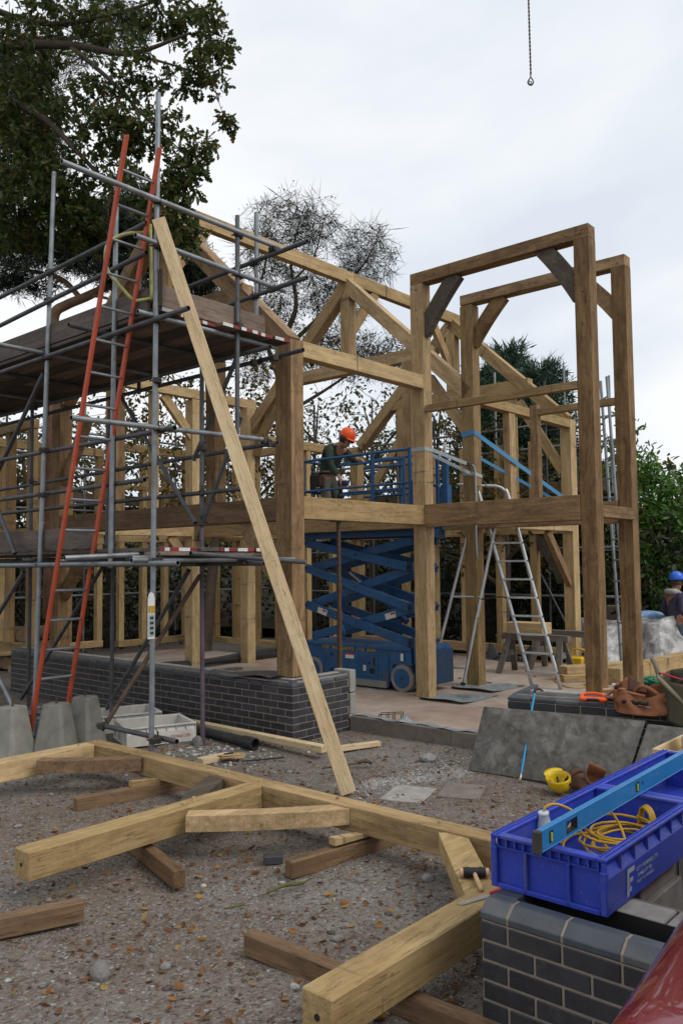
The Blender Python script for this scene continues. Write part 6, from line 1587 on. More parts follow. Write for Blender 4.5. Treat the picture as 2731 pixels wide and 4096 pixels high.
for i in range(3):
    z0, z1 = lev[i], lev[i + 1] - .0
    for x, mt in ((LX0 + .06, 'lift_blue'), (LX1 - .14, 'lift_blue')):
        arm(2.56, z1, .62, z0, x, True, mt); arm(2.50, z0, .60, z1, x + .075, False, 'lift_blue')
    for y, z in ((2.56, z1), (.61, z0)): tube('cross_shaft', (LX0 + .03, y, z), (LX1 - .05, y, z), .03, 'lift_dark', SL, 12, False)
    L('arm_end', (LX0 + .03, LX0 + .09), (.55, .66), (z0 - .05, z0 + .07), 'lift_dark')
for y, z, a_ in ((2.22, 1.145, .27), (1.0, 1.12, -.27)):
    o = beam('sticker', (LX0 + .0335 if y > 2 else LX0 + .108, y + .09, z + .09 * a_), (LX0 + .0335 if y > 2 else LX0 + .108, y - .09, z - .09 * a_), .003, .085, 'sticker_white', SL, None, 0)
    o2 = beam('sticker_print', (LX0 + .0315 if y > 2 else LX0 + .106, y + .0, z + .02), (LX0 + .0315 if y > 2 else LX0 + .106, y - .08, z + .02 - .08 * a_), .002, .03, 'letter_red', o, None, 0)
tube('hydraulic_ram', (LX0 + .36, 1.95, 1.72), (LX0 + .36, 1.55, 1.45), .022, 'aluminium', SL, 12, False); tube('ram_body', (LX0 + .36, 1.55, 1.45), (LX0 + .36, .9, 1.02), .045, 'lift_dark', SL, 12, False)
rod('hose', [(LX0 + .05, 2.0, 1.1), (LX0 + .02, 1.85, 1.0), (LX0 + .05, 1.80, .85), (LX0 + .12, 1.9, .74)], .010, 'level_blue', SL, 6, 5)
# platform
L('platform_side', (LX0 + .01, LX0 + .045), (.50, 2.66), (2.22, 2.32)); L('platform_side', (LX1 - .045, LX1 - .01), (.50, 2.66), (2.22, 2.32)); L('platform_floor', (LX0 + .046, LX1 - .046), (.50, 2.66), (2.285, 2.318), 'lift_dark')
L('platform_end', (LX0 + .046, LX1 - .046), (.46, .4995), (2.2, 2.32), 'lift_dark'); L('toe_board', (LX0 + .012, LX0 + .03), (.52, 2.64), (2.321, 2.45)); L('toe_board', (LX1 - .03, LX1 - .012), (.52, 2.64), (2.321, 2.45))
for x in (LX0 + .045, LX1 - .045):
    for z, r_ in ((3.42, .021), (2.955, .018)): tube('guard_rail', (x, .58, z), (x, 2.62, z), r_, 'lift_blue', SL, 10, False)
    for y in (.58, 1.24, 2.6): L('rail_post', (x - .022, x + .022), (y - .022, y + .022), (2.32, 3.44), 'lift_blue', 'z', .004)
    tube('guard_rail', (x + (.045 if x < 3 else -.045), .72, 3.30), (x + (.045 if x < 3 else -.045), 1.9, 3.30), .018, 'lift_blue', SL, 10, False); tube('guard_rail', (x + (.045 if x < 3 else -.045), .72, 2.86), (x + (.045 if x < 3 else -.045), 1.9, 2.86), .016, 'lift_blue', SL, 10, False)
    L('rail_post', (x + (.03 if x < 3 else -.06), x + (.06 if x < 3 else -.03)), (.70, .74), (2.32, 3.32), 'lift_blue', 'z', .004)
for y in (.58, 2.6):
    for z in (3.42, 2.955): tube('guard_rail', (LX0 + .045, y, z), (LX1 - .045, y, z), .019, 'lift_blue', SL, 10, False)
L('corner_panel', (LX0 + .03, LX0 + .06), (.50, .60), (2.33, 2.98)); L('control_panel', (3.30, 3.36), (2.50, 2.64), (2.78, 3.27)); L('document_plate', (3.296, 3.2995), (2.515, 2.625), (2.80, 2.98), 'sticker_white', 'y', 0)
L('control_box', (3.45, 3.56), (.33, .45), (2.35, 2.95)); L('control_box', (3.47, 3.54), (.35, .43), (2.95, 3.4)); tube('aerial', (3.5, .39, 3.35), (3.5, .39, 3.55), .02, 'sticker_white', SL, 8, False)

# steel prop below the floor beam
AP = thing('steel_prop', (1.05, .26, .1), 'rusty adjustable steel prop standing under the front floor beam', 'steel prop')
tube('outer_tube', (1.05, .26, .11), (1.05, .26, 1.25), .030, 'rusty_steel', AP, 12, False); tube('inner_tube', (1.05, .26, 1.25), (1.05, .26, 2.342), .024, 'rusty_steel', AP, 12, False)
tube('collar', (1.05, .26, 1.2), (1.05, .26, 1.3), .038, 'rusty_steel', AP, 12, False); tube('collar', (1.05, .26, 1.52), (1.05, .26, 1.62), .034, 'rusty_steel', AP, 12, False)
tube('pin', (1.0, .22, 1.56), (1.1, .3, 1.56), .009, 'rusty_steel', AP, 6, False)
abox('head_plate', (.96, 1.14), (.19, .33), (2.343, 2.3505), 'rusty_steel', AP, 'x', 0); abox('foot_plate', (.98, 1.12), (.19, .33), (.1005, .109), 'rusty_steel', AP, 'x', 0)
for k in range(9): tube('pin_hole', (1.022, .238, 1.7 + k * .07), (1.03, .246, 1.7 + k * .07), .008, 'black', AP, 6, False)

# aluminium step ladder
SD = thing('step_ladder', (4.1, 0, .1), 'aluminium step ladder with curved hand hoops standing on the slab', 'step ladder')
FL0, FL1 = Vector((4.326, -.444, .1)), Vector((4.05, .15, 2.72)); FR0, FR1 = Vector((4.379, -.845, .1)), Vector((4.12, -.27, 2.72))
rod('stile', [FL0, FL0.lerp(FL1, .5), FL1, (4.02, .22, 2.90), (3.98, .33, 2.97), (3.93, .48, 2.985)], [.026, .026, .026, .021, .020, .020], 'aluminium', SD, 10, 4)
rod('stile', [FR0, FR0.lerp(FR1, .5), FR1, (4.09, -.2, 2.87), (4.06, -.1, 2.93), (4.01, .06, 2.945)], [.026, .026, .026, .021, .020, .020], 'aluminium', SD, 10, 4)
rod('hoop_bar', [(3.93, .48, 2.985), (3.98, .25, 2.965), (4.01, .06, 2.945)], .014, 'aluminium', SD, 8, 3)
for k in range(10):
    f = .085 + k * .098; a_, b_ = FL0.lerp(FL1, f), FR0.lerp(FR1, f)
    beam('tread', a_, b_, .075, .026, 'aluminium', SD, None, .004)
    for p in (a_, b_): tube('tread_end', p + (a_ - b_).normalized() * (-.03 if p == b_ else .0), p + (a_ - b_).normalized() * (.03 if p == a_ else .0), .020, 'steel_dark', SD, 8, False)
RL0, RL1 = Vector((3.70, .86, .1)), Vector((3.99, .24, 2.62)); RR0, RR1 = Vector((3.85, .389, .1)), Vector((4.07, -.12, 2.62))
tube('rear_leg', RL0, RL1, .024, 'aluminium', SD, 10, False); tube('rear_leg', RR0, RR1, .024, 'aluminium', SD, 10, False)
for f in (.10, .50): tube('brace', RL0.lerp(RL1, f), RR0.lerp(RR1, f), .016, 'aluminium', SD, 8, False)
tube('brace', RL0.lerp(RL1, .85), FL0.lerp(FL1, .88), .010, 'black', SD, 6, False); tube('foot', RR0 - Vector((0, 0, .0)), RR0 + Vector((0, 0, .05)), .034, 'black_rubber', SD, 10, False); tube('foot', RL0, RL0 + Vector((0, 0, .05)), .034, 'black_rubber', SD, 10, False)
fl = FL0.lerp(FL1, .93); obj('maker_label', box_mesh(.16, .004, .03, 'crate_blue', 0), SD, frame_x(FL0.lerp(FL1, .90) - Vector((.028, 0, 0)), FL0.lerp(FL1, .97) - Vector((.028, 0, 0)), (-1, 0, .1)))
rod('tie_cord', [RR0.lerp(RR1, .5), (3.95, .12, 1.33), (4.1, -.1, 1.36), FL0.lerp(FL1, .47)], .010, 'black', SD, 6, 5)

# ratchet straps round the posts
RS = thing('ratchet_strap', (4.0, .2, 3.7), 'light blue strap tied from the second porch post down to the far post', 'strap')
sx = lambda nm, p0, p1, w, mat, par: beam(nm, p0, p1, .004, w, mat, par, (0, 0, 1), 0)
sx('strap', (UB0 - .006, .38, 3.70), (UB0 - .006, .165, 3.72), .075, 'strap_blue', RS); sx('strap', (UB0 - .006, .164, 3.72), (UB1 + .004, .164, 3.66), .07, 'strap_blue', RS)
sx('strap', (UB1 + .004, .162, 3.66), (7.26, .162, 2.76), .07, 'strap_blue', RS); sx('strap', (UB1 + .01, .30, 3.42), (7.03, .24, 2.78), .05, 'strap_blue', RS)
GS = thing('webbing_strap', (2.8, .2, 3.3), 'pale grey webbing strap joining the two porch posts with a ratchet', 'strap')
sx('strap', (UA0 - .005, .38, 3.36), (UA0 - .005, .165, 3.36), .05, 'strap_grey', GS); sx('strap', (UA0 - .005, .165, 3.36), (UA1 + .005, .165, 3.355), .05, 'strap_grey', GS)
sx('strap', (UA1 + .005, .163, 3.355), (3.7, .15, 3.24), .05, 'strap_grey', GS); sx('strap', (UA1 + .01, .24, 3.32), (UB0, .24, 3.13), .05, 'strap_grey', GS)
sx('strap', (UB0 - .004, .36, 3.13), (UB0 - .004, .165, 3.12), .05, 'strap_grey', GS); sx('strap', (UB0 - .004, .163, 3.12), (UB1 + .004, .163, 3.09), .05, 'strap_grey', GS)
abox('ratchet', (3.68, 3.78), (.12, .18), (3.21, 3.26), 'coupler_steel', GS, 'x')
rod('loose_end', [(3.8, .15, 3.24), (3.86, .13, 3.15), (3.86, .12, 2.6), (3.84, .12, 2.2), (3.86, .12, 1.9)], .014, 'strap_grey', GS, 5, 4)
rod('loose_end', [(UA1 + .01, .3, 2.3), (UA1 + .03, .28, 1.6), (UA1 + .02, .27, 1.1), (UA1 + .03, .28, .6)], .014, 'strap_grey', GS, 5, 4)

# trestles with an offcut, timbers, small tools on the slab
def trestle(x, y0, y1, h, label, mat='old_grey_wood'):
    r = thing('saw_trestle', (x, (y0 + y1) / 2, .1), label, 'trestle', 'saw trestles on the slab')
    abox('top_beam', (x - .05, x + .05), (y0, y1), (.1 + h - .10, .1 + h), mat, r, 'y')
    for y, s_ in ((y0 + .12, 1), (y1 - .12, -1)):
        for sx_ in (-1, 1): beam('leg', (x + sx_ * .26, y - s_ * .06, .10), (x + sx_ * .03, y + s_ * .02, .1 + h - .04), .035, .10, mat, r, (0, 1, 0))
        abox('tie', (x - .16, x + .16), (y - .012, y + .012), (.36, .46), mat, r, 'x')
    return r
trestle(5.55, -.42, .72, .62, 'grey wooden trestle with a sawn block on top'); trestle(6.25, -.55, .55, .64, 'second grey trestle behind the one with the block', 'old_grey_wood')
tag(abox('sawn_block', (5.42, 5.72), (-.05, .58), (.722, .90), 'oak_fresh', None, 'y', .006), 'pale sawn oak block lying across the trestles', 'timber block')
def baulk(p0, p1, w, h, z, mat, label, name='oak_baulk'):
    return tag(beam(name, (p0[0], p0[1], z + h / 2), (p1[0], p1[1], z + h / 2), w, h, mat, None, None, .006), label, 'timber', 'oak timbers lying on the slab')
baulk((5.05, -.52), (5.6, -1.05), .22, .10, .1, 'oak_fresh', 'short oak timber lowest in the small stack by the ladder foot'); baulk((5.15, -.50), (6.6, -1.2), .20, .11, .202, 'oak_fresh', 'oak timber on top of the small stack by the ladder foot')
baulk((5.2, -1.25), (8.4, -1.35), .2, .23, .1, 'oak_fresh', 'long oak baulk with a mortise lying behind the tall porch posts')
tag(abox('mortise', (0, .01), (0, .01), (0, .01), 'black', bpy.data.objects['oak_baulk.002'], 'x', 0)) if False else None
baulk((5.0, -2.25), (6.1, -2.75), .12, .10, .1, 'oak_dark', 'dark brown timber lying right of the tall porch posts')
YT = thing('site_transformer', (6.1, -.30, .1), 'yellow site transformer standing among the offcuts', 'transformer')
abox('body', (6.0, 6.2), (-.42, -.2), (.16, .36), 'tool_yellow', YT, 'x', .03); abox('base', (5.98, 6.22), (-.45, -.17), (.11, .158), 'black', YT, 'x', .01)
rod('carry_handle', [(6.1, -.42, .34), (6.1, -.42, .44), (6.1, -.36, .47), (6.1, -.26, .47), (6.1, -.2, .44), (6.1, -.2, .34)], .014, 'tool_yellow', YT, 8, 4)
rod('cable', [(6.0, -.4, .2), (5.7, -.6, .12), (5.2, -.35, .11), (4.8, -.62, .11), (4.55, -.9, .11), (4.75, -1.05, .11), (5.0, -.9, .11)], .008, 'cable_yellow', YT, 6, 6)
GR = thing('green_rope', (4.9, -1.95, .1), 'heap of green and grey rope on the slab beside the porch posts', 'rope')
rg = np.random.default_rng(9)
for m_, k0 in (('rope_green', 0), ('rope_green', 1), ('rope_cream', 2)):
    rod('coil', [(4.85 + (.22 + .05 * math.sin(t_ * .7)) * math.cos(t_) + .05 * k0, -1.95 + (.18 + .06 * math.cos(t_ * .9)) * math.sin(t_) - .12 * k0, .125 + .012 * t_ / 2 + .03 * abs(math.sin(t_ * 1.7))) for t_ in np.linspace(0, 22, 90)], .019, m_, GR, 6)
for p, lb in (((3.05, -.15), 'torn grey membrane pad under the first porch post'), ((4.05, .02), 'torn grey membrane pad under the second porch post')):
    o = sheet_grid('membrane_pad', lambda s, t_: (p[0] - .55 + .9 * s, p[1] - .32 + .62 * t_ * (1 + .3 * math.sin(5 * s)), .104 + .014 * max(0, math.sin(9 * s + 4 * t_)) ** 2 + (.03 * (1 - s * 6) if s < .15 else 0)), 18, 8, 'membrane_dusty', None, False); tag(o, lb, 'membrane')
o = sheet_grid('membrane_strip', lambda s, t_: (.93 + .10 * t_ + .03 * math.sin(17 * s), .0 - 2.05 * s, .153 + .012 * math.sin(23 * s + 3 * t_) ** 2 + (.07 * max(0, 1 - abs(s - .34) * 30) * t_)), 60, 4, 'membrane_dusty', None, False); tag(o, 'torn grey membrane strip along the top of the threshold wall', 'membrane')
o = sheet_grid('membrane_flap', lambda s, t_: (-.03 + .32 * t_, .30 + 1.05 * s, .645 + .02 * math.sin(6 * s) + .012 * math.sin(8 * t_ + 5 * s) - .14 * max(0, (.3 - t_)) * max(0, math.sin(3.1 * s)) ** 2), 22, 8, 'membrane', None, True); tag(o, 'black damp proof membrane flap lying over the plinth coping at the corner', 'membrane')
for x0, y0, x1, y1, lb in ((1.2, 5.0, 6.9, 5.3, 'black membrane roll along the back wall'), (7.3, -.1, 7.5, 4.9, 'black membrane roll along the far end wall')):
    o = sheet_grid('membrane_roll', lambda s, t_: (x0 + (x1 - x0) * s + .08 * math.cos(t_ * 6.28) * (abs(y1 - y0) > 1) , y0 + (y1 - y0) * s + .1 * math.cos(t_ * 6.28) * (abs(x1 - x0) > 1), .18 + (.08 + .02 * math.sin(14 * s)) * math.sin(t_ * 6.28)), 40, 8, 'membrane', None, False); tag(o, lb, 'membrane')
o = sheet_grid('membrane_flap', lambda s, t_: (6.75 + .15 * t_ + .05 * math.sin(9 * s), .9 + .9 * s, .11 + .26 * t_ * abs(math.sin(7 * s + 1)) + .02 * math.sin(20 * s)), 26, 6, 'membrane', None, False); tag(o, 'crumpled black membrane at the foot of the end wall stud', 'membrane')
tag(abox('plank', (1.3, 3.2), (4.3, 4.45), (.1, .14), 'board', None, 'x'), 'flat dusty plank on the slab inside the back corner', 'plank')
tag(beam('plank', (.9, 3.0, .12), (2.6, 3.6, .12), .14, .04, 'board'), 'flat dusty plank lying across the slab behind the plinth', 'plank')
for k in range(16):
    x_, y_ = 1.3 + 5 * random.random(), -1.5 + 5.5 * random.random()
    tag(beam('wood_chip', (x_, y_, .108), (x_ + jit(.1), y_ + jit(.1), .108), .03, .014, 'oak_dark'), 'small brown wood offcut scattered on the dusty slab', 'offcut', 'offcuts on the slab')

# ------------------------------------------------------------------ plastic wrapped pallets, stumps, right edge
pm, t, b = new_mat('plastic_wrap'); b.inputs['Base Color'].default_value = (.55, .55, .55, 1); b.inputs['Roughness'].default_value = .28
v = objvec(t); a_ = mrange(t, noise(t, v, 4, 6, .65, .8), .40, .62, .22, .9); t.links.new(a_, b.inputs['Alpha']); bump(t, b, noise(t, v, 9, 4, .6, .5), .7, .03)
def pallet(c, L_, Wd, H, label, rz):
    r = thing('wrapped_pallet', (c.x, c.y, 0), label, 'pallet', 'plastic wrapped block pallets')
    M = Matrix.Translation((c.x, c.y, 0)) @ Matrix.Rotation(rz, 4, 'Z')
    for k in range(3): obj('pallet_bearer', box_mesh(L_, .1, .1, 'old_grey_wood'), r, M @ Matrix.Translation((-L_ / 2, (k - 1) * Wd * .42, .05)))
    for i in range(3):
        for j in range(3):
            for k in range(2): obj('block', box_mesh(L_ / 3 - .012, Wd / 3 - .012, H / 2 - .01, 'concrete_block', .006), r, M @ Matrix.Translation((-L_ / 2 + i * L_ / 3, (j - 1) * Wd / 3, .1 + H / 4 + k * H / 2)))
    def f(s, t_):
        a = s * 2 * math.pi; sq = lambda q: max(-1, min(1, 1.25 * q))
        fl = (1 - t_) ** 2 * .32 * (1 + .5 * math.sin(a * 5)); wob = 1 + .04 * math.sin(a * 9 + t_ * 7) + .03 * math.sin(a * 17)
        if t_ < .8: k, z = 1, (.02 + (H + .1) * t_ / .8)
        else: k, z = max(0, 1 - (t_ - .8) * 5), H + .12 + .06 * math.sin(a * 3) * (1 - (t_ - .8) * 4.5) + .05
        p = M @ Vector((sq(math.cos(a)) * (L_ / 2 + .03 + fl) * k * wob, sq(math.sin(a)) * (Wd / 2 + .03 + fl) * k * wob, z)); return tuple(p)
    sheet_grid('plastic_sheet', f, 48, 16, 'plastic_wrap', r, True)
    return r
c = at(1425, 1450, 14.6); pallet(c, 1.15, .9, .62, 'plastic wrapped pallet partly hidden between the two tall porch posts', -.7)
c = at(1515, 1450, 14.3); pallet(c, .85, .85, .70, 'plastic wrapped pallet in front of the man in the blue helmet', -.6)
c = at(1490, 1440, 14.5)
BB = thing('cement_bag', (c.x, c.y, .85), 'pale blue printed bag lying on top of the wrapped pallet', 'bag')
c = at(1488, 1436, 14.4); sheet_grid('bag', lambda s, t_: (c.x + (s - .5) * .55 * math.cos(-.7) + .16 * math.cos(t_ * 6.28) * math.sin(.7), c.y + (s - .5) * .55 * math.sin(-.7) + .16 * math.cos(t_ * 6.28) * math.cos(.7), .90 + .085 * math.sin(t_ * 6.28) * math.sin(math.pi * min(1, max(0, s))) ** .4), 14, 14, 'bag_blue', BB)
for x_, y_, d_, r_, h_, lb in ((1405, 1450, 15.6, .2, 1.0, 'cut log stump standing behind the first wrapped pallet'), (1500, 1450, 15.8, .17, .85, 'cut log stump with a pale top beyond the second pallet')):
    c = at(x_, y_, d_); r = thing('log_stump', (c.x, c.y, 0), lb, 'log'); tube('log', (c.x, c.y, -.05), (c.x, c.y, h_), r_, 'bark', r, 16, False); tube('cut_face', (c.x, c.y, h_ + .001), (c.x, c.y, h_ + .012), r_ * .93, 'log_end', r, 16, False)
for x_, y_, d_, lb in ((1535, 1495, 13.6, 'crumpled strip of clear plastic on the ground right of the posts'),):
    c = at(x_, y_, d_); o = sheet_grid('plastic_strip', lambda s, t_: (c.x + 1.0 * (s - .5), c.y - .5 * (s - .5) + .3 * t_, .01 + .05 * abs(math.sin(9 * s + 3 * t_))), 20, 5, 'plastic_wrap', None, False); tag(o, lb, 'plastic sheet')

# ------------------------------------------------------------------ scaffold behind the house
S2 = thing('scaffold', (8.6, 4, 0), 'far steel scaffold round the back and the end wall of the frame', 'scaffold')
def s2(nm, p0, p1, m='steel_tube'): return tube(nm, p0, p1, .0242, m, S2, 8, False)
for k, y in enumerate((.35, 1.3, 2.4, 3.9, 5.6, 7.4)):
    s2('standard', (8.35, y, 0), (8.35, y, 5.0 + .35 * (k % 3)), 'steel_dark' if k % 2 else 'steel_tube'); s2('standard', (9.4, y + .1, 0), (9.4, y + .1, 5.2 + .3 * ((k + 1) % 3)), 'steel_tube')
for z in (1.2, 2.1, 3.0, 4.05, 4.5): s2('ledger', (8.32, -.35, z), (8.32, 8.2, z), 'steel_tube' if z != 3.0 else 'steel_dark'); s2('ledger', (9.43, .6, z + .06), (9.43, 8.2, z + .06), 'steel_dark')
for k, x in enumerate((-.3, 1.5, 3.2, 4.6, 6.2, 7.9)):
    s2('standard', (x, 9.15, 0), (x, 9.15, 5.0 + .3 * (k % 3)), 'steel_dark' if k % 2 else 'steel_tube'); s2('standard', (x + .15, 10.2, 0), (x + .15, 10.2, 5.2 + .35 * ((k + 1) % 3)))
for z in (1.25, 2.15, 3.0, 4.1, 4.62): s2('ledger', (-1.8, 9.12, z), (8.4, 9.12, z)); s2('ledger', (-1.6, 10.23, z + .06), (8.6, 10.23, z + .06), 'steel_dark')
for k in range(5):
    abox('scaffold_board', (8.44 + k * .2, 8.63 + k * .2), (.1, 3.3), (3.10, 3.138), 'board_dark', S2, 'y', 0); abox('scaffold_board', (8.44 + k * .2, 8.63 + k * .2), (3.32, 8.0), (3.10, 3.138), 'board_dark', S2, 'y', 0)
    abox('scaffold_board', (-1.5, 3.4), (9.24 + k * .2, 9.43 + k * .2), (3.10, 3.138), 'board_dark', S2, 'x', 0); abox('scaffold_board', (3.42, 8.3), (9.24 + k * .2, 9.43 + k * .2), (3.10, 3.138), 'board_dark', S2, 'x', 0)
abox('toe_board', (8.385, 8.42), (.1, 8.0), (3.15, 3.37), 'board', S2, 'y'); abox('toe_board', (-1.5, 8.3), (9.18, 9.215), (3.15, 3.37), 'board', S2, 'x')
for p0, p1 in (((8.3, .6, 0), (8.3, 2.2, 3.0)), ((8.3, 5.6, 0), (8.3, 3.9, 3.0)), ((1.5, 9.1, 0), (3.2, 9.1, 3.0)), ((6.2, 9.1, 0), (4.6, 9.1, 3.0))): s2('brace', p0, p1, 'steel_dark')
SH = thing('ladder', tuple(at(1400, 1290, 13.2)), 'plain steel ladder seen between the two tall porch posts', 'ladder')
c0, c1 = at(1430, 1330, 13.0), at(1385, 870, 13.4)
for d_ in (-.16, .16): tube('stile', c0 + FWD_H * d_ + Vector((0, 0, -1.6)), c1 + FWD_H * d_, .026, 'steel_tube', SH, 8, False)
for k in range(14): p = (c0 + Vector((0, 0, -1.6))).lerp(c1, .05 + k * .068); tube('rung', p - FWD_H * .16, p + FWD_H * .16, .014, 'steel_tube', SH, 8, False)

# mesh fence panels behind the house
def fence_panel(p0, p1, h, label):
    p0, p1 = Vector(p0), Vector(p1); r = thing('fence_panel', p0, label, 'mesh fence', 'mesh fence panels behind the house')
    for p in (p0, p1): tube('fence_post', p, p + Vector((0, 0, h)), .021, 'fence_wire', r, 8, False)
    for z in (.06, h): tube('fence_rail', p0 + Vector((0, 0, z)), p1 + Vector((0, 0, z)), .017, 'fence_wire', r, 8, False)
    vs, fs = [], []
    n = int((p1 - p0).length / .06)
    for k in range(1, n):
        v_, f_ = path_arrays([p0.lerp(p1, k / n) + Vector((0, 0, .06)), p0.lerp(p1, k / n) + Vector((0, 0, h))], .0032, 3); o_ = len(vs); vs += v_; fs += [tuple(i + o_ for i in f) for f in f_]
    for k in range(1, 8):
        v_, f_ = path_arrays([p0 + Vector((0, 0, h * k / 8)), p1 + Vector((0, 0, h * k / 8))], .0035, 3); o_ = len(vs); vs += v_; fs += [tuple(i + o_ for i in f) for f in f_]
    ob = obj('wire_mesh', mesh('wire_mesh', [v_ - p0 for v_ in vs], fs, 'fence_wire'), r, Matrix.Translation(p0)); ob['kind'] = 'stuff'
fx = [tuple(at(x, 1300, d)) for x, d in ((930, 17.5), (1090, 16.9), (1230, 16.4), (1350, 16.0), (1460, 15.7))]
for k, lb in enumerate(('mesh fence panel behind the first porch post', 'mesh fence panel seen through the step ladder', 'mesh fence panel behind the curved grey brace', 'mesh fence panel right of the far end post')):
    fence_panel((fx[k][0], fx[k][1], 0), (fx[k + 1][0], fx[k + 1][1], 0), 2.05, lb)
# log pile at the far left
rg = np.random.default_rng(31)
for k in range(26):
    row = 0 if k < 11 else (1 if k < 20 else 2); i = k - (0, 11, 20)[row]
    c = at(-20 + i * 17 + row * 9, 1440, 15.2 + .05 * (k % 3)); z = .14 + row * .24; r_ = .11 + .03 * rg.random()
    r = thing('split_log', (c.x, c.y, z), ['cut log in the bottom row of the stack at the far left', 'cut log in the middle row of the stack at the far left', 'cut log on top of the stack at the far left'][row], 'log', 'logs stacked at the far left')
    d_ = FWD_H * .3; tube('log', c * 1 + Vector((0, 0, z - c.z)) - d_, c + Vector((0, 0, z - c.z)) + d_, r_, 'bark', r, 10, False); tube('cut_face', c + Vector((0, 0, z - c.z)) - d_ * 1.02, c + Vector((0, 0, z - c.z)) - d_ * 1.004, r_ * .9, 'log_end', r, 10, False)
# slate roofed shed far behind
c = at(1092, 1120, 21); OBd = thing('outbuilding', (c.x, c.y, 0), 'low outbuilding with a grey slate roof far behind the second porch post', 'outbuilding')
ax, ay = RGT_H, FWD_H
def fr(a, d_, z): return c * 1 + ax * a + ay * d_ + Vector((0, 0, z - c.z))
for s0 in (0,):
    beam('wall', fr(-2.2, 1.2, .9), fr(2.2, 1.2, .9), .2, 1.9, 'concrete_wet', OBd)
    for row in range(14):
        for k in range(14):
            p = fr(-2.3 + (k + .5 * (row % 2)) * .33, .85 + row * .13, 1.75 + row * .135); q = p + ax * .315
            beam('slate', p, q, .20, .012, 'slate', OBd, (ay * -.69 + Vector((0, 0, .72)) + ax * jit(.02)), 0)
# crane chain
KC = thing('crane_chain', tuple(at(1218, 190, 12)), 'dark crane chain with a hook hanging from the sky', 'chain')
p0, p1 = at(1218, 172, 12), at(1211, -60, 12.1)
for k in range(54):
    p = p0.lerp(p1, k / 53); dz = (p1 - p0).normalized(); s_ = RGT_H if k % 2 else FWD_H
    rod('link', [p + s_ * .011 * math.cos(t_) + dz * .030 * math.sin(t_) for t_ in np.linspace(0, 6.283, 11)], .0055, 'steel_dark', KC, 5)
h0 = at(1217.5, 172, 12)
hk = lambda a, z: h0 + RGT_H * a * .55 + Vector((0, 0, z * .6))
rod('hook', [hk(0, .02), hk(0, -.05), hk(.06, -.14), hk(.065, -.20), hk(.02, -.26), hk(-.05, -.24), hk(-.075, -.18), hk(-.03, -.10), hk(0, -.05)], [.009, .009, .010, .012, .014, .014, .013, .010, .008], 'steel_dark', KC, 8, 4)
rod('hook_eye', [hk(-.02, -.20) + (RGT_H * math.cos(t_) + Vector((0, 0, 1)) * math.sin(t_)) * .02 for t_ in np.linspace(0, 6.283, 13)], .007, 'steel_dark', KC, 6)
# ------------------------------------------------------------------ people
def skin(name, joints, edges, mat, parent, root, sub=2, M=None):
    """one continuous surface grown round a skeleton; joints: name -> (position, radius)"""
    names = list(joints); idx = {n_: i for i, n_ in enumerate(names)}
    me = bpy.data.meshes.new(name); org = ROOTM[parent.name].translation
    me.from_pydata([tuple(Vector(joints[n_][0]) - org) for n_ in names], [(idx[a], idx[b_]) for a, b_ in edges], [])
    me.materials.append(MATS[mat]); o = obj(name, me, parent, Matrix.Translation(org))
    md = o.modifiers.new('skin', 'SKIN'); md.use_smooth_shade = True
    for i, n_ in enumerate(names):
        r = joints[n_][1]; sv = me.skin_vertices[0].data[i]; sv.radius = r if hasattr(r, '__len__') else (r, r); sv.use_root = (n_ == root)
    s = o.modifiers.new('smooth', 'SUBSURF'); s.levels = sub; s.render_levels = sub
    return o
def hand(j, e, wrist, side, d, up, tag_):
    """palm and five bent fingers; d points along the hand, up is the back of the hand, side towards the thumb"""
    w = Vector(wrist); d = Vector(d).normalized(); up = Vector(up).normalized(); sd = Vector(side).normalized()
    j[tag_ + 'palm'] = (w + d * .05, (.034, .02)); e.append((tag_ + 'wrist', tag_ + 'palm'))
    for k, (off, ln) in enumerate(((.028, .072), (.010, .082), (-.010, .076), (-.028, .058))):
        b0 = w + d * .09 + sd * off; prev = tag_ + 'palm'
        for m_, (f, dn) in enumerate(((0, 0), (.45, .012), (.8, .035), (1, .058))):
            n_ = f'{tag_}f{k}{m_}'; j[n_] = (b0 + d * ln * f - up * dn, .0095 - .0008 * m_); e.append((prev, n_)); prev = n_
    prev = tag_ + 'palm'
    for m_, (a, c_, dn) in enumerate(((.03, .03, .0), (.055, .048, .012), (.08, .05, .028))):
        n_ = f'{tag_}t{m_}'; j[n_] = (w + d * a + sd * c_ - up * dn, .0105 - .001 * m_); e.append((prev, n_)); prev = n_
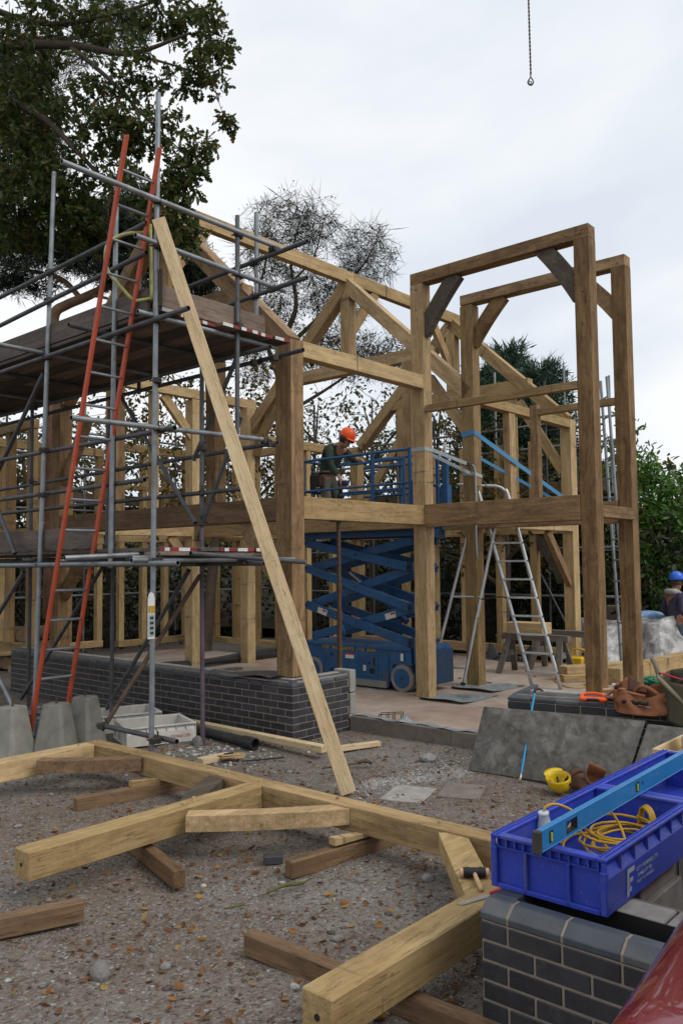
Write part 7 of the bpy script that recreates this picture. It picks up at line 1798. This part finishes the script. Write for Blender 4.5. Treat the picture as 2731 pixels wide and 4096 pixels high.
def head_bits(r, hc, fwd, up, mat, s=1.0, hair=True):
    fwd = Vector(fwd).normalized(); up = Vector(up).normalized(); rt = fwd.cross(up).normalized()
    P = lambda a, b_, c_: Vector(hc) + (fwd * a + rt * b_ + up * c_) * s
    M = Matrix(((fwd.x, rt.x, up.x, hc[0]), (fwd.y, rt.y, up.y, hc[1]), (fwd.z, rt.z, up.z, hc[2]), (0, 0, 0, 1)))
    for b_ in (-1, 1):
        bm = bmesh.new(); bmesh.ops.create_uvsphere(bm, u_segments=10, v_segments=8, radius=1); bmesh.ops.scale(bm, vec=(.018, .010, .032), verts=bm.verts)
        me = bpy.data.meshes.new('ear'); bm.to_mesh(me); bm.free(); me.materials.append(MATS[mat]); obj('ear', me, r, M @ Matrix.Translation((-.005, .078 * b_ * s, .0)))
        bm = bmesh.new(); bmesh.ops.create_uvsphere(bm, u_segments=10, v_segments=8, radius=.011); me = bpy.data.meshes.new('eye'); bm.to_mesh(me); bm.free(); me.materials.append(MATS['black']); obj('eye', me, r, M @ Matrix.Translation((.086 * s, .032 * b_ * s, .012 * s)))
    if hair:
        vs, fs = [], []
        n = 16
        for i in range(7):
            th_ = 2.1 * i / 6
            for k in range(n):
                a = 2 * math.pi * k / n; vs.append((.108 * math.sin(th_) * math.cos(a) * s - .014, .09 * math.sin(th_) * math.sin(a) * s, (.118 * math.cos(th_) + .005) * s))
        for i in range(6):
            for k in range(n): 
                a = 2 * math.pi * (k + .5) / n
                if i >= 3 and math.cos(a) > .25: continue
                fs.append((i * n + k, i * n + (k + 1) % n, (i + 1) * n + (k + 1) % n, (i + 1) * n + k))
        obj('hair', mesh('hair', vs, fs, 'hair', True), r, M)
    return M
def person(loc, label, J, hd_f, hd_up, mats, hands, helm, s=1.0):
    r = thing('person', loc, label, 'person')
    e = [('pelvis', 'spine'), ('spine', 'chest'), ('chest', 'neck'), ('neck', 'jaw'), ('jaw', 'head'), ('head', 'crown')]
    for sd in 'LR': e += [('chest', 'sh' + sd), ('sh' + sd, 'el' + sd), ('el' + sd, sd + 'wrist'), ('pelvis', 'hip' + sd), ('hip' + sd, 'kn' + sd), ('kn' + sd, 'an' + sd), ('an' + sd, 'toe' + sd)]
    R = dict(pelvis=(.145, .115), spine=(.13, .10), chest=(.15, .11), neck=.058, jaw=(.066, .07), head=(.082, .088), crown=(.06, .066), shL=.062, shR=.062, elL=.046, elR=.046, Lwrist=.032, Rwrist=.032, hipL=.09, hipR=.09, knL=.06, knR=.06, anL=.045, anR=.045, toeL=.04, toeR=.04)
    j = {n_: (Vector(p), tuple(x * .94 * s for x in R[n_]) if hasattr(R[n_], '__len__') else R[n_] * .94 * s) for n_, p in J.items()}
    f = Vector(hd_f).normalized(); up = Vector(hd_up).normalized()
    j['nose'] = (Vector(J['jaw']) .lerp(Vector(J['head']), .55) + f * .098 * s, .017 * s); e.append(('head', 'nose'))
    j['chin'] = (Vector(J['jaw']) + f * .058 * s - up * .02 * s, .034 * s); e.append(('jaw', 'chin'))
    for sd, (sv, d, u_) in hands.items(): hand(j, e, J[sd + 'wrist'], sv, d, u_, sd)
    skin('body', j, e, mats['skin'], r, 'pelvis')
    g = lambda ns, k: {n_: (Vector(J[n_]), tuple(x * k * s for x in R[n_]) if hasattr(R[n_], '__len__') else R[n_] * k * s) for n_ in ns}
    tj = g(['pelvis', 'spine', 'chest', 'shL', 'shR', 'elL', 'elR'], 1.16); tj['collar'] = (Vector(J['neck']).lerp(Vector(J['chest']), .35), .078 * s)
    for sd in 'LR': tj['cuff' + sd] = (Vector(J['el' + sd]).lerp(Vector(J[sd + 'wrist']), .88), .043 * s)
    skin('jumper', tj, [('pelvis', 'spine'), ('spine', 'chest'), ('chest', 'collar')] + [x for sd in 'LR' for x in (('chest', 'sh' + sd), ('sh' + sd, 'el' + sd), ('el' + sd, 'cuff' + sd))], mats['top'], r, 'spine')
    lj = g(['pelvis', 'hipL', 'hipR', 'knL', 'knR'], 1.20); lj['waist'] = (Vector(J['pelvis']).lerp(Vector(J['spine']), .25), (.16 * s, .125 * s))
    for sd in 'LR': lj['hem' + sd] = (Vector(J['kn' + sd]).lerp(Vector(J['an' + sd]), .93), .066 * s)
    skin('trousers', lj, [('waist', 'pelvis')] + [x for sd in 'LR' for x in (('pelvis', 'hip' + sd), ('hip' + sd, 'kn' + sd), ('kn' + sd, 'hem' + sd))], mats['legs'], r, 'pelvis')
    for sd in 'LR':
        a, t_ = Vector(J['an' + sd]), Vector(J['toe' + sd]); d = (t_ - a).normalized()
        skin('boot', {'a': (a + Vector((0, 0, .06)), .055 * s), 'b': (a - Vector((0, 0, .02)), .05 * s), 'c': (a.lerp(t_, .6), .048 * s), 'd': (t_ + d * .04, .04 * s)}, [('a', 'b'), ('b', 'c'), ('c', 'd')], 'black', r, 'a')
    M = head_bits(r, J['head'], f, up, mats['skin'], s)
    h = Matrix.Translation(Vector(J['head']) + up * .035 * s - f * .005); rt = f.cross(up)
    HM_ = Matrix(((f.x, -rt.x, up.x, 0), (f.y, -rt.y, up.y, 0), (f.z, -rt.z, up.z, 0), (0, 0, 0, 1)))
    hm_ = helmet('safety_helmet', h @ HM_ @ Matrix.Scale(1.02 * s, 4), helm, mats['helmet_label'], 'helmet', False)
    return r, M
# carpenter bending over on the lift
fz = 2.318
J = dict(pelvis=(3.24, 2.40, 3.20), spine=(3.24, 2.38, 3.40), chest=(3.24, 2.25, 3.58), neck=(3.24, 2.11, 3.685), jaw=(3.24, 2.03, 3.665), head=(3.24, 2.0, 3.735), crown=(3.24, 1.985, 3.79),
         shL=(3.43, 2.20, 3.60), shR=(3.05, 2.20, 3.60), elL=(3.47, 2.02, 3.42), elR=(3.02, 2.12, 3.33), Lwrist=(3.36, 1.90, 3.44), Rwrist=(3.06, 1.99, 3.14),
         hipL=(3.33, 2.38, 3.10), hipR=(3.15, 2.38, 3.10), knL=(3.35, 2.24, 2.76), knR=(3.13, 2.30, 2.76), anL=(3.36, 2.32, fz + .10), anR=(3.12, 2.40, fz + .10), toeL=(3.37, 2.15, fz + .05), toeR=(3.10, 2.23, fz + .05))
m1, _ = person((3.24, 2.38, fz), 'carpenter in a green jumper bending forward on the raised blue lift', J, (0, -.86, -.50), (0, -.42, .9), dict(skin='skin', top='jumper_green', legs='trouser_grey', helmet_label='orange safety helmet with ear defenders worn by the bending carpenter'),
              {'L': ((-1, 0, 0), (0, -1, -.15), (0, -.1, 1)), 'R': ((1, 0, 0), (.1, -.45, -.9), (0, -.9, .45))}, 'helmet_orange', 1.0)
for x in (3.13, 3.35):
    bm = bmesh.new(); bmesh.ops.create_uvsphere(bm, u_segments=12, v_segments=8, radius=1); bmesh.ops.scale(bm, vec=(.022, .045, .055), verts=bm.verts); me = bpy.data.meshes.new('ear_defender'); bm.to_mesh(me); bm.free(); me.materials.append(MATS['black']); obj('ear_defender', me, m1, Matrix.Translation((x, 1.985, 3.735)))
TBt = thing('tool_belt', (3.2, 2.45, 3.15), 'dark leather tool belt with pouches round the waist of the carpenter', 'tool belt')
rod('belt', [(3.24 + .20 * math.cos(t_), 2.40 + .165 * math.sin(t_), 3.235) for t_ in np.linspace(0, 6.283, 17)], .022, 'black', TBt, 6)
abox('pouch', (3.0, 3.06), (2.36, 2.56), (2.98, 3.22), 'black', TBt, 'z', .02); abox('pouch', (3.10, 3.34), (2.55, 2.62), (2.99, 3.2), 'leather_dark', TBt, 'z', .02); abox('pouch', (2.985, 3.05), (2.28, 2.355), (3.02, 3.18), 'leather_dark', TBt, 'z', .015)
abox('hammer_loop', (2.985, 2.998), (2.33, 2.40), (3.0, 3.012), 'bright_bolt', TBt, 'y', 0)
rod('clip', [(3.02 + .0, 2.40 + .025 * math.cos(t_), 3.255 + .025 * math.sin(t_)) for t_ in np.linspace(0, 6.283, 11)], .005, 'bright_bolt', TBt, 6)
DR = thing('cordless_drill', (3.08, 1.94, 3.02), 'dark drill with a red trigger held low by the carpenter', 'drill')
abox('drill_body', (3.045, 3.105), (1.85, 2.03), (3.02, 3.09), 'lift_dark', DR, 'y', .015); abox('drill_grip', (3.055, 3.095), (1.96, 2.02), (2.90, 3.02), 'black', DR, 'z', .012); abox('battery', (3.035, 3.115), (1.93, 2.03), (2.83, 2.90), 'black', DR, 'z', .012); abox('trigger', (3.05, 3.10), (1.85, 1.9), (2.97, 3.005), 'tool_red', DR, 'y', .008)
# man at the right edge, facing away to the right
c = at(1551, 1450, 14.0); o = Vector((c.x, c.y, 0)); F2 = (RGT_H * .96 + FWD_H * .28).normalized(); L2 = Vector((0, 0, 1)).cross(F2)
q = lambda f, l, z: o + F2 * f + L2 * l + Vector((0, 0, z))
J = dict(pelvis=q(0, 0, .84), spine=q(0, 0, 1.02), chest=q(0, 0, 1.20), neck=q(.02, 0, 1.355), jaw=q(.05, 0, 1.41), head=q(.05, 0, 1.485), crown=q(.045, 0, 1.545), shL=q(-.01, .185, 1.25), shR=q(-.01, -.185, 1.25), elL=q(-.06, .235, 1.0), elR=q(-.06, -.235, 1.0), Lwrist=q(.10, .20, .83), Rwrist=q(.12, -.19, .84),
         hipL=q(0, .09, .77), hipR=q(0, -.09, .77), knL=q(.03, .10, .43), knR=q(.05, -.10, .43), anL=q(-.02, .11, .10), anR=q(.0, -.11, .10), toeL=q(.14, .13, .05), toeR=q(.16, -.13, .05))
m2, _ = person(tuple(o), 'man in a dark hooded top and jeans standing at the right edge', J, F2, (0, 0, 1), dict(skin='skin_tan', top='hoodie_navy', legs='jeans', helmet_label='blue safety helmet on the man at the right edge'),
              {'L': (F2 * .4 - L2 * .9, F2 * .5 + Vector((0, 0, -.85)), L2), 'R': (F2 * .4 + L2 * .9, F2 * .5 + Vector((0, 0, -.85)), -L2)}, 'helmet_blue', .97)
skin('hood', {'a': (q(-.10, 0, 1.31), (.10, .055)), 'b': (q(-.06, .10, 1.33), .05), 'c': (q(-.06, -.10, 1.33), .05), 'd': (q(.06, .10, 1.29), .03), 'e': (q(.06, -.10, 1.29), .03)}, [('a', 'b'), ('a', 'c'), ('b', 'd'), ('c', 'e')], 'hoodie_grey', m2, 'a')
